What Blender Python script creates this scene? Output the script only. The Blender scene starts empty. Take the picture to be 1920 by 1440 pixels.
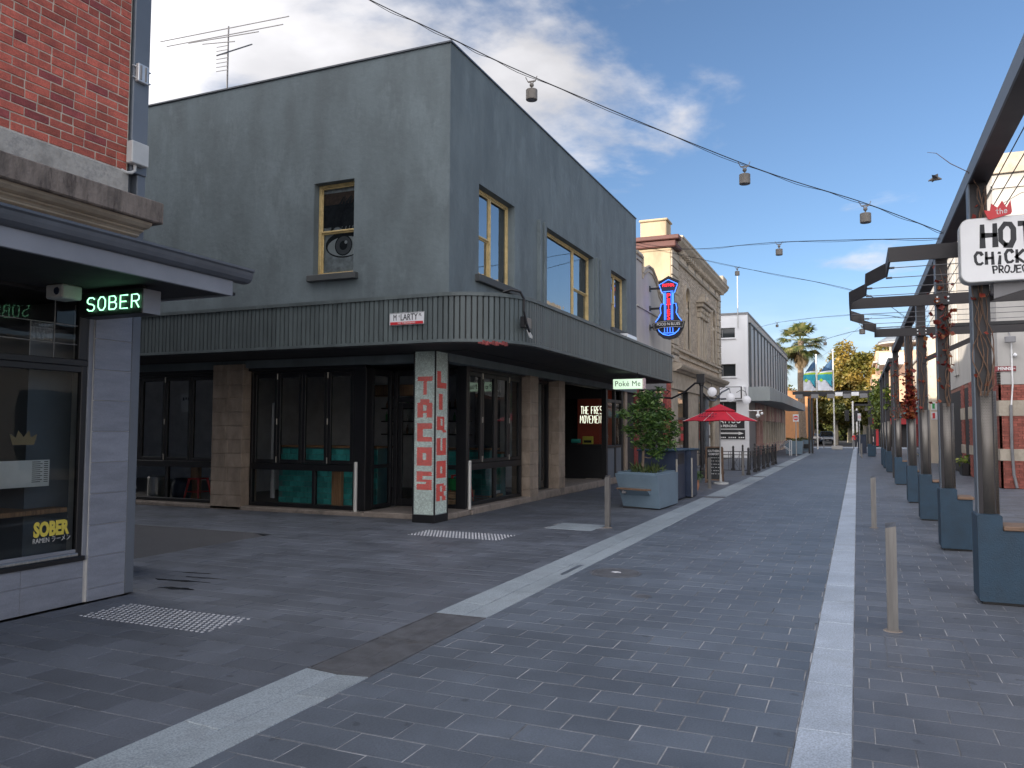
import bpy, math, random
import numpy as np
from mathutils import Vector, Matrix
random.seed(7); rng = np.random.default_rng(7)
R = math.radians; PI = math.pi
S = bpy.context.scene
C = S.collection

# ------------------------------------------------------------------ camera
cam = bpy.data.cameras.new('camera'); camo = bpy.data.objects.new('camera', cam); C.objects.link(camo)
cam.sensor_width = 36; cam.lens = 36*1495/1920; cam.clip_end = 5000; cam.clip_start = .05
fx = Vector((0.91798559, 0.39659844, 0.00348492)); up = Vector((0.01951473, -0.05394229, 0.99835335)).normalized()
bk = fx.cross(up).normalized()
up = bk.cross(fx).normalized(); fx.normalize()
camo.matrix_world = Matrix(((fx.x, up.x, bk.x, 0), (fx.y, up.y, bk.y, 0), (fx.z, up.z, bk.z, 1.65), (0, 0, 0, 1)))
S.camera = camo

# ------------------------------------------------------------------ world, sun, exposure
SUN_EL = R(13); SUN_DIR = Vector((-.55, -.835))            # horizontal direction towards the sun
S.view_settings.view_transform = 'Standard'; S.view_settings.look = 'None'
S.view_settings.exposure = 1.72; S.view_settings.gamma = 1
W = bpy.data.worlds.new('World'); S.world = W; W.use_nodes = True
nt = W.node_tree; nt.nodes.clear()
def N(t, ty, **kw):
    n = t.nodes.new(ty)
    for k, v in kw.items(): setattr(n, k, v)
    return n
out = N(nt, 'ShaderNodeOutputWorld'); bg = N(nt, 'ShaderNodeBackground'); sky = N(nt, 'ShaderNodeTexSky', sky_type='NISHITA')
sky.sun_disc = False; sky.sun_elevation = SUN_EL
sky.sun_rotation = math.atan2(SUN_DIR.x, SUN_DIR.y)
sky.air_density = .75; sky.dust_density = .9; sky.ozone_density = 2.4; sky.altitude = 20
bg.inputs['Strength'].default_value = 0.062
tc = N(nt, 'ShaderNodeTexCoord')
def vm(op, a, b=None, t=nt):
    n = N(t, 'ShaderNodeVectorMath', operation=op); t.links.new(a, n.inputs[0])
    if b is not None:
        if hasattr(b, 'default_value'): t.links.new(b, n.inputs[1])
        else: n.inputs[1].default_value = b
    return n
def mth(op, a, b=None, c=None, t=nt, clamp=False):
    n = N(t, 'ShaderNodeMath', operation=op); n.use_clamp = clamp
    for i, v in enumerate((a, b, c)):
        if v is None: continue
        if hasattr(v, 'default_value'): t.links.new(v, n.inputs[i])
        else: n.inputs[i].default_value = v
    return n.outputs[0]
def smooth(x, a, b, t=nt):
    n = N(t, 'ShaderNodeMapRange', interpolation_type='SMOOTHSTEP'); t.links.new(x, n.inputs[0])
    n.inputs[1].default_value = a; n.inputs[2].default_value = b
    return n.outputs[0]
sep = N(nt, 'ShaderNodeSeparateXYZ'); nt.links.new(tc.outputs['Generated'], sep.inputs[0])
zc = mth('MAXIMUM', sep.outputs[2], .03)
cmb = N(nt, 'ShaderNodeCombineXYZ')
nt.links.new(mth('DIVIDE', sep.outputs[0], mth('ADD', zc, .12)), cmb.inputs[0])
nt.links.new(mth('DIVIDE', sep.outputs[1], mth('ADD', zc, .12)), cmb.inputs[1])
n1 = N(nt, 'ShaderNodeTexNoise'); n1.inputs['Scale'].default_value = 1.5; n1.inputs['Detail'].default_value = 9; n1.inputs['Roughness'].default_value = .56
n1.inputs['Distortion'].default_value = .25
nt.links.new(cmb.outputs[0], n1.inputs['Vector'])
def lobe(d, a, b):
    v = Vector(d).normalized(); n = vm('DOT_PRODUCT', tc.outputs['Generated'], tuple(v))
    return smooth(n.outputs['Value'], math.cos(R(a)), math.cos(R(b)))
negx = mth('MULTIPLY', sep.outputs[0], -1)
cover = mth('MAXIMUM', smooth(negx, .10, .62), mth('MULTIPLY', smooth(mth('MULTIPLY', sep.outputs[1], -1), -.15, .5), 1.1))                               # cloudier to the left; unseen cloud behind added to lift the shaded street
cum = lobe((.049, .986, .165), 9, 2)                         # a small cumulus low over the street
tip = lobe((-.20, .88, .43), 13, 2)
puff = lobe((-.138, .923, .358), 4.5, 1)
cov = mth('ADD', mth('ADD', mth('MULTIPLY', cover, .40), mth('MULTIPLY', cum, .17)), mth('ADD', mth('MULTIPLY', tip, .13), mth('MULTIPLY', puff, .07)))
dens = smooth(mth('ADD', n1.outputs[0], cov), .665, .845)
hz = smooth(sep.outputs[2], .20, .02)                        # thin pale veil close to the horizon
dens = mth('MAXIMUM', mth('MULTIPLY', dens, .93), mth('MULTIPLY', hz, .55))
n2 = N(nt, 'ShaderNodeTexNoise'); n2.inputs['Scale'].default_value = 3.1; n2.inputs['Detail'].default_value = 6
nt.links.new(cmb.outputs[0], n2.inputs['Vector'])
sunv = Vector((SUN_DIR.x*math.cos(SUN_EL), SUN_DIR.y*math.cos(SUN_EL), math.sin(SUN_EL)))
near = mth('ADD', mth('MULTIPLY', lobe(sunv, 115, 15), 2.7), 1.0)  # clouds brighter towards the sun; gain raised as fill from out of view
shade = mth('MULTIPLY', mth('ADD', mth('MULTIPLY', smooth(n2.outputs[0], .3, .7), .33), .76), near)
cc = N(nt, 'ShaderNodeVectorMath', operation='SCALE'); cc.inputs[0].default_value = (4.5, 4.42, 4.52); nt.links.new(shade, cc.inputs['Scale'])
mx = N(nt, 'ShaderNodeMix', data_type='RGBA'); nt.links.new(dens, mx.inputs[0])
nt.links.new(sky.outputs[0], mx.inputs[6]); nt.links.new(cc.outputs[0], mx.inputs[7])
nt.links.new(mx.outputs[2], bg.inputs['Color']); nt.links.new(bg.outputs[0], out.inputs[0])

sl = bpy.data.lights.new('sun', 'SUN'); sl.energy = 2.3; sl.angle = R(.5); sl.color = (1, .88, .72)
so = bpy.data.objects.new('sun', sl); C.objects.link(so); so.location = (-20, -20, 40)
so.rotation_euler = sunv.to_track_quat('Z', 'Y').to_euler()

# ------------------------------------------------------------------ materials
def mat(name, col, rough=.6, metal=0., var=.12, vs=3., bump=0., bs=60., stain=0., ss=.6, isl=0., emit=None, es=0., stretch=None, spec=None, coat=0., stain_col=None, fine=0., spots=0.):
    m = bpy.data.materials.new(name); m.use_nodes = True; t = m.node_tree; b = t.nodes['Principled BSDF']
    b.inputs['Roughness'].default_value = rough; b.inputs['Metallic'].default_value = metal
    if spec is not None: b.inputs['Specular IOR Level'].default_value = spec
    if coat: b.inputs['Coat Weight'].default_value = coat; b.inputs['Coat Roughness'].default_value = .15
    g = N(t, 'ShaderNodeNewGeometry'); pos = g.outputs['Position']
    if stretch:
        sc = N(t, 'ShaderNodeVectorMath', operation='MULTIPLY'); t.links.new(pos, sc.inputs[0]); sc.inputs[1].default_value = stretch; pos = sc.outputs[0]
    n = N(t, 'ShaderNodeTexNoise'); n.inputs['Scale'].default_value = vs; n.inputs['Detail'].default_value = 7; n.inputs['Roughness'].default_value = .62
    t.links.new(pos, n.inputs['Vector'])
    f = smooth(n.outputs[0], .28, .72, t)
    val = mth('ADD', mth('MULTIPLY', f, 2*var, t=t), 1-var, t=t)
    if fine:
        n3 = N(t, 'ShaderNodeTexNoise'); n3.inputs['Scale'].default_value = 90; n3.inputs['Detail'].default_value = 3; t.links.new(g.outputs['Position'], n3.inputs['Vector'])
        val = mth('MULTIPLY', val, mth('ADD', mth('MULTIPLY', smooth(n3.outputs[0], .3, .7, t), 2*fine, t=t), 1-fine, t=t), t=t)
    if isl:
        oi = N(t, 'ShaderNodeObjectInfo')
        r = mth('FRACT', mth('ADD', g.outputs['Random Per Island'], oi.outputs['Random'], t=t), t=t)
        val = mth('MULTIPLY', val, mth('ADD', mth('MULTIPLY', r, 2*isl, t=t), 1-isl, t=t), t=t)
    cs = N(t, 'ShaderNodeVectorMath', operation='SCALE'); cs.inputs[0].default_value = col; t.links.new(val, cs.inputs['Scale'])
    c = cs.outputs[0]
    if stain:
        n2_ = N(t, 'ShaderNodeTexNoise'); n2_.inputs['Scale'].default_value = ss; n2_.inputs['Detail'].default_value = 8; n2_.inputs['Roughness'].default_value = .7
        t.links.new(pos, n2_.inputs['Vector'])
        fs = mth('MULTIPLY', smooth(n2_.outputs[0], .52, .66, t), stain, t=t)
        mm = N(t, 'ShaderNodeMix', data_type='RGBA'); t.links.new(fs, mm.inputs[0]); t.links.new(c, mm.inputs[6])
        sc_ = stain_col or tuple(x*.45 for x in col); mm.inputs[7].default_value = (*sc_, 1); c = mm.outputs[2]
    t.links.new(c, b.inputs['Base Color'])
    rr = mth('ADD', mth('MULTIPLY', f, .16*rough, t=t), rough*.92, t=t); t.links.new(rr, b.inputs['Roughness'])
    if spots:
        vo = N(t, 'ShaderNodeTexVoronoi'); vo.inputs['Scale'].default_value = 3.2; t.links.new(g.outputs['Position'], vo.inputs['Vector'])
        nz = N(t, 'ShaderNodeTexNoise'); nz.inputs['Scale'].default_value = 22; nz.inputs['Detail'].default_value = 4; t.links.new(g.outputs['Position'], nz.inputs['Vector'])
        dd = mth('ADD', vo.outputs['Distance'], mth('MULTIPLY', nz.outputs[0], .30, t=t), t=t)
        fs2 = mth('MULTIPLY', smooth(dd, .27, .20, t), spots, t=t)
        mm = N(t, 'ShaderNodeMix', data_type='RGBA'); t.links.new(fs2, mm.inputs[0]); t.links.new(c, mm.inputs[6]); mm.inputs[7].default_value = (*[x*.42 for x in col], 1); c = mm.outputs[2]
        t.links.new(c, b.inputs['Base Color'])
    if bump:
        nb = N(t, 'ShaderNodeTexNoise'); nb.inputs['Scale'].default_value = bs; nb.inputs['Detail'].default_value = 5; t.links.new(g.outputs['Position'], nb.inputs['Vector'])
        bp = N(t, 'ShaderNodeBump'); bp.inputs['Strength'].default_value = bump; bp.inputs['Distance'].default_value = .01
        t.links.new(nb.outputs[0], bp.inputs['Height']); t.links.new(bp.outputs[0], b.inputs['Normal'])
    if emit: b.inputs['Emission Color'].default_value = (*emit, 1); b.inputs['Emission Strength'].default_value = es
    return m
def glass_mat(name, tint=(.8, .85, .85), ior=1.7, rough=0.0):
    m = bpy.data.materials.new(name); m.use_nodes = True; t = m.node_tree; t.nodes.clear()
    o = N(t, 'ShaderNodeOutputMaterial'); mixn = N(t, 'ShaderNodeMixShader'); tr = N(t, 'ShaderNodeBsdfTransparent'); gl = N(t, 'ShaderNodeBsdfGlossy'); fr = N(t, 'ShaderNodeFresnel')
    g = N(t, 'ShaderNodeNewGeometry'); n = N(t, 'ShaderNodeTexNoise'); n.inputs['Scale'].default_value = 1.3; t.links.new(g.outputs['Position'], n.inputs['Vector'])
    bp = N(t, 'ShaderNodeBump'); bp.inputs['Strength'].default_value = .05; bp.inputs['Distance'].default_value = .05; t.links.new(n.outputs[0], bp.inputs['Height'])
    fr.inputs[0].default_value = ior; tr.inputs[0].default_value = (*tint, 1); gl.inputs['Roughness'].default_value = rough; gl.inputs[0].default_value = (.95, .97, 1, 1)
    t.links.new(bp.outputs[0], gl.inputs['Normal'])
    t.links.new(fr.outputs[0], mixn.inputs[0]); t.links.new(tr.outputs[0], mixn.inputs[1]); t.links.new(gl.outputs[0], mixn.inputs[2]); t.links.new(mixn.outputs[0], o.inputs[0])
    return m
def emis(name, col, s):
    m = bpy.data.materials.new(name); m.use_nodes = True; t = m.node_tree; b = t.nodes['Principled BSDF']
    b.inputs['Base Color'].default_value = (*[c*.5 for c in col], 1); b.inputs['Emission Color'].default_value = (*col, 1); b.inputs['Emission Strength'].default_value = s
    return m
def leafmat(name, c1, c2, c3=None, sc=.8, trans=.25):
    m = bpy.data.materials.new(name); m.use_nodes = True; t = m.node_tree; b = t.nodes['Principled BSDF']
    g = N(t, 'ShaderNodeNewGeometry'); n = N(t, 'ShaderNodeTexNoise'); n.inputs['Scale'].default_value = sc; n.inputs['Detail'].default_value = 3; t.links.new(g.outputs['Position'], n.inputs['Vector'])
    f = mth('ADD', mth('MULTIPLY', smooth(n.outputs[0], .38, .62, t), .6, t=t), mth('MULTIPLY', g.outputs['Random Per Island'], .4, t=t), t=t)
    cr = N(t, 'ShaderNodeValToRGB'); t.links.new(f, cr.inputs[0]); e = cr.color_ramp.elements
    e[0].color = (*c1, 1); e[1].color = (*(c3 or c2), 1)
    if c3: x = e.new(.5); x.color = (*c2, 1)
    t.links.new(cr.outputs[0], b.inputs['Base Color']); b.inputs['Roughness'].default_value = .5
    tl = N(t, 'ShaderNodeBsdfTranslucent'); t.links.new(cr.outputs[0], tl.inputs[0]); ms = N(t, 'ShaderNodeMixShader'); ms.inputs[0].default_value = trans
    o = t.nodes['Material Output']; t.links.new(b.outputs[0], ms.inputs[1]); t.links.new(tl.outputs[0], ms.inputs[2]); t.links.new(ms.outputs[0], o.inputs[0])
    return m

M = dict(
 wall_s=mat('dark_green_grey_render', (.125, .155, .168), .78, var=.2, vs=1.6, bump=.9, bs=9, stain=.42, ss=1.5, stain_col=(.19, .235, .255), stretch=(1, 1, .4)),
 wall_s2=mat('reveal_paint', (.055, .06, .062), .7, var=.15, vs=2),
 fasc=mat('fluted_board_paint', (.088, .108, .112), .55, var=.2, vs=2, isl=.14, stain=.2, ss=2, bump=.15, bs=40, stretch=(1, 1, .4)),
 black=mat('black_frame_paint', (.009, .009, .011), .45, var=.2),
 blackm=mat('black_metal', (.02, .02, .023), .45, metal=.0, var=.25),
 beam=mat('pergola_dark_steel', (.017, .014, .017), .5, var=.25, vs=4, stain=.3, ss=3, stain_col=(.035, .024, .022)),
 beamb=mat('pergola_bluegrey_flange', (.10, .125, .16), .45, var=.15),
 soff=mat('soffit_dark', (.022, .022, .025), .8, var=.3, vs=2, stain=.3, ss=2),
 stone=mat('sandstone_cladding', (.31, .25, .20), .8, var=.22, vs=5, isl=.1, bump=.3, bs=50, stain=.4, ss=2.2, stain_col=(.2, .15, .115), stretch=(1, 1, .5)),
 sill=mat('worn_concrete_sill', (.26, .22, .19), .85, var=.2, vs=5, stain=.6, ss=3, bump=.4, bs=40),
 gold=mat('cream_gold_timber', (.55, .42, .20), .5, var=.18, vs=8, stain=.3, ss=6, stain_col=(.33, .24, .13)),
 glass=glass_mat('shop_glass', (.75, .80, .80), 1.42), glass2=glass_mat('upper_glass', (.55, .6, .62), 3.4), glass3=glass_mat('tinted_shop_glass', (.97, .98, .98), 1.33),
 brick=mat('red_brick', (.42, .105, .075), .85, var=.2, vs=9, isl=.3, bump=.6, bs=70, stain=.35, ss=5, stain_col=(.22, .05, .05), fine=.15),
 brick2=mat('dark_red_brick', (.27, .062, .062), .85, var=.2, vs=9, isl=.3, bump=.6, bs=70, fine=.15),
 brick3=mat('painted_red_brick', (.30, .092, .07), .85, var=.2, vs=6, isl=.25, stain=.3, ss=2, stain_col=(.2, .06, .05)), mortar3=mat('dull_red_mortar', (.26, .13, .10), .95, var=.2),
 mortar=mat('lime_mortar', (.48, .41, .34), .95, var=.25, vs=12, bump=.6, bs=60),
 tile=mat('grey_porcelain_tile', (.22, .24, .29), .45, var=.12, vs=2.5, isl=.05, fine=.06, stretch=(1, 1, 5)),
 grout=mat('light_grout', (.55, .55, .55), .9),
 duct=mat('bluegrey_duct_paint', (.125, .145, .175), .45, var=.1, vs=2),
 duct2=mat('grey_timber_fascia', (.20, .215, .25), .55, var=.12, vs=2),
 gutter=mat('charcoal_gutter', (.075, .085, .105), .4, var=.15),
 conc=mat('weathered_concrete', (.16, .135, .12), .95, var=.4, vs=5, stain=.9, ss=2.2, stain_col=(.045, .035, .033), bump=.8, bs=35, stretch=(2.2, 2.2, .5)),
 cement=mat('patched_cement', (.34, .33, .31), .95, var=.35, vs=4, stain=.7, ss=4, stain_col=(.19, .19, .19), bump=.8, bs=25),
 cream=mat('cream_moulding', (.75, .60, .46), .7, var=.15, vs=3, stain=.3, ss=3, stain_col=(.28, .2, .15)),
 wallw=mat('old_cream_render', (.56, .49, .40), .85, var=.12, vs=2, stain=.35, ss=.7, stain_col=(.38, .30, .22), stretch=(1, 1, .45)),
 wallw2=mat('pale_render', (.42, .405, .385), .85, var=.08, vs=2, stain=.25, ss=.5, stain_col=(.45, .41, .36), stretch=(1, 1, .4)),
 white=mat('white_paint', (.68, .69, .72), .6, var=.05, vs=1, stain=.12, ss=1, stain_col=(.6, .6, .6), stretch=(1, 1, .4)),
 whitegl=mat('white_gloss', (.75, .76, .78), .25, var=.03, coat=.4),
 yell=mat('yellow_ochre_render', (.42, .34, .23), .85, var=.15, vs=1.5, stain=.5, ss=.8, stain_col=(.26, .2, .13), stretch=(1, 1, .4)),
 cbrick=mat('cream_brick', (.44, .375, .30), .85, var=.2, vs=8, isl=.22, stain=.3, ss=2, stain_col=(.27, .21, .16)),
 trimst=mat('weathered_cream_stone', (.40, .35, .285), .85, var=.22, vs=3, stain=.5, ss=1.5, stain_col=(.2, .17, .135), bump=.5, bs=20),
 maroon=mat('maroon_cornice', (.11, .045, .04), .7, var=.2),
 gfin=mat('grey_cladding_panel', (.30, .32, .34), .5, var=.08, vs=1), gfin2=mat('dark_fin', (.07, .08, .09), .5),
 awn=mat('grey_awning', (.27, .30, .31), .6, var=.12, vs=1, stain=.3, ss=.8, stretch=(1, 1, .4)),
 pink=mat('dusty_pink_panel', (.45, .27, .24), .7, var=.15),
 paver=mat('bluestone_paver', (.102, .113, .136), .55, var=.22, vs=1.1, isl=.17, bump=.25, bs=45, stain=.4, ss=2.0, stain_col=(.07, .076, .09), fine=.12, spots=.7, spec=.5),
 paver2=mat('bluestone_paver_road', (.106, .124, .152), .53, var=.2, vs=.9, isl=.13, bump=.25, bs=45, stain=.4, ss=1.6, stain_col=(.085, .097, .115), fine=.12, spots=.7, spec=.5),
 pgrout=mat('paver_joint_mortar', (.30, .30, .31), .95, var=.7, vs=2.6, stain=.6, ss=1.7, stain_col=(.09, .09, .095)),
 granite=mat('pale_granite', (.38, .43, .50), .6, var=.12, vs=2, isl=.08, bump=.2, bs=80, fine=.25, stain=.25, ss=2.5, stain_col=(.25, .26, .27)),
 granite2=mat('mid_granite', (.29, .33, .36), .6, var=.15, vs=2, isl=.08, bump=.2, bs=80, fine=.25, stain=.35, ss=2.0, stain_col=(.17, .18, .19)),
 asph=mat('lane_asphalt', (.075, .075, .08), .85, var=.2, vs=2, bump=.8, bs=120, fine=.25, stain=.4, ss=1, stain_col=(.06, .06, .062)),
 grate=mat('worn_iron_grate', (.125, .13, .145), .55, metal=.2, var=.25, vs=6, stain=.5, ss=5, stain_col=(.10, .095, .095)),
 steel=mat('brushed_steel', (.62, .60, .56), .32, metal=1, var=.12, vs=3, stretch=(12, 12, .6)),
 steelp=mat('perforated_steel', (.20, .185, .17), .5, metal=.7, var=.15, vs=3),
 hole=mat('sleeve_perforation', (.03, .028, .026), .8),
 blue=mat('slate_blue_block_paint', (.02, .05, .085), .6, var=.18, vs=5, bump=.3, bs=70, stain=.3, ss=4, stain_col=(.03, .06, .095)),
 navy=mat('navy_bin_panel', (.02, .032, .065), .4, var=.2),
 plant=mat('bluegrey_planter', (.165, .235, .30), .45, var=.1, vs=2, stain=.25, ss=3, stain_col=(.11, .16, .2)),
 timber=mat('bench_timber', (.19, .12, .08), .65, var=.3, vs=6, stretch=(1, 12, 1)),
 wood=mat('warm_wood', (.36, .2, .1), .6, var=.3, vs=5, stretch=(8, 8, .5)),
 teal=mat('teal_glazed_tile', (.06, .40, .38), .3, var=.25, vs=6, isl=.22), tealg=mat('teal_tile_grout', (.12, .25, .25), .8),
 penw=mat('pale_penny_tile', (.55, .64, .60), .35, isl=.22, var=.1), penr=mat('red_penny_tile', (.75, .07, .05), .35, isl=.15, var=.1), peng=mat('penny_grout', (.30, .36, .35), .8),
 soil=mat('soil', (.06, .045, .035), .95), bark=mat('bark', (.20, .15, .11), .9, var=.3, vs=6, bump=.8, bs=20), barkp=mat('pale_bark', (.36, .33, .27), .9, var=.3, vs=2),
 red=mat('red_canvas', (.52, .012, .03), .7, var=.12, vs=4), dred=mat('dark_red_canvas', (.18, .012, .03), .8, var=.2, vs=4), redp=mat('red_paint', (.7, .04, .04), .4),
 crown=mat('red_crown_paint', (.6, .03, .04), .4), ink=mat('black_lettering', (.012, .014, .02), .5), wletter=mat('white_lettering', (.75, .75, .75), .6), yletter=mat('yellow_lettering', (.6, .5, .08), .5),
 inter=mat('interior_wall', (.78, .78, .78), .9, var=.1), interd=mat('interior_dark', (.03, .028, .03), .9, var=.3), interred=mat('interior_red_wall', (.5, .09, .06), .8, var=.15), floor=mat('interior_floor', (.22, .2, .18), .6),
 intw=mat('interior_white_wall', (.55, .55, .55), .9), paper=mat('paper', (.6, .6, .58), .8, var=.08), grey=mat('mid_grey', (.2, .2, .21), .6), lgrey=mat('light_grey_plastic', (.45, .46, .46), .5),
 lampb=mat('lamp_housing', (.17, .155, .14), .6, var=.2), cable=mat('black_cable', (.015, .015, .017), .6), wire=mat('steel_wire', (.12, .12, .13), .5),
 terra=mat('terracotta', (.42, .2, .12), .8), chalk=mat('chalkboard', (.03, .035, .04), .7, var=.6, vs=9), green=mat('green_plastic', (.02, .3, .08), .5), crate=mat('crate_wood', (.4, .26, .15), .7, var=.3, vs=6),
 aluminium=mat('aluminium_pole', (.6, .6, .6), .4, metal=.5), whitepole=mat('white_pole', (.7, .68, .64), .5),
 carb=mat('bluegrey_car_paint', (.07, .11, .17), .25, var=.02, coat=1), carw=mat('white_car_paint', (.7, .7, .68), .25, var=.02, coat=1), tyre=mat('tyre', (.02, .02, .02), .8), cglass=mat('car_glass', (.02, .025, .03), .08), head=mat('headlight_lens', (.7, .72, .75), .1),
 skin=mat('skin', (.45, .28, .2), .6), hair=mat('dark_hair', (.03, .02, .015), .6), pinkc=mat('pink_white_top', (.62, .47, .47), .8, var=.25, vs=12), dark=mat('dark_clothing', (.03, .03, .04), .8), navyc=mat('navy_trousers', (.05, .06, .1), .8),
 vine=mat('dry_vine_stem', (.15, .09, .06), .85, var=.3, vs=12), sign_bk=mat('sign_black', (.015, .016, .02), .4), signm=mat('maroon_sign_plate', (.2, .03, .035), .5),
 orange=mat('orange_brown_wall', (.42, .2, .09), .8), peach=mat('peach_render', (.55, .36, .25), .85), domem=mat('grey_dome', (.15, .17, .2), .5), wet=mat('wet_patch', (.03, .032, .036), .15, var=.3), guano=mat('white_splash', (.7, .7, .72), .8),
 signr=mat('sign_red', (.55, .03, .04), .4), teald=mat('flag_teal', (.03, .33, .42), .8), navyf=mat('flag_navy', (.03, .08, .16), .8), limef=mat('flag_lime', (.4, .6, .04), .8), whitef=mat('flag_white', (.7, .72, .78), .8),
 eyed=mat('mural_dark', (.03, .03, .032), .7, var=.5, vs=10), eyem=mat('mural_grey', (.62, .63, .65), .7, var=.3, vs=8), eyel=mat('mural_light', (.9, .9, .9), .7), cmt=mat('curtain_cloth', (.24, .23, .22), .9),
 neong=emis('neon_pale_green', (.35, 1, .55), .8), neonb=emis('neon_blue', (.04, .16, 1), 1.3), neonr=emis('neon_red', (1, .02, .03), 1.0), neonw=emis('neon_white', (1, .95, .75), .9), litbox=emis('lit_sign_panel', (.62, .85, .62), .32), globe=emis('frosted_globe', (.8, .8, .85), .12),
)
M['litbox'].node_tree.nodes['Principled BSDF'].inputs['Base Color'].default_value = (.4, .5, .4, 1)
M['leaf_g'] = leafmat('glossy_green_leaves', (.018, .05, .014), (.06, .13, .028), (.14, .23, .05), sc=9)
M['leaf_y'] = leafmat('autumn_plane_leaves', (.07, .085, .015), (.19, .155, .03), (.36, .24, .05), sc=.45)
M['leaf_d'] = leafmat('green_street_leaves', (.02, .035, .01), (.07, .085, .018), (.16, .14, .03), sc=.6)
M['leaf_p'] = leafmat('palm_fronds', (.03, .05, .012), (.10, .12, .03), (.25, .22, .09), sc=1.5)
M['leaf_r'] = leafmat('red_creeper_leaves', (.12, .012, .012), (.24, .03, .02), (.3, .12, .03), sc=9)
M['leaf_v'] = leafmat('yellow_green_creeper', (.04, .08, .015), (.14, .2, .03), (.3, .33, .06), sc=5)
M['grass'] = leafmat('grass_blades', (.03, .06, .015), (.10, .14, .03), sc=10)


M['steelb'] = mat('satin_steel_post', (.62, .61, .58), .38, metal=.35, var=.1, vs=3, stretch=(12, 12, .6))
M['decal'] = mat('faded_gold_print', (.09, .075, .035), .6)
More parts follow.
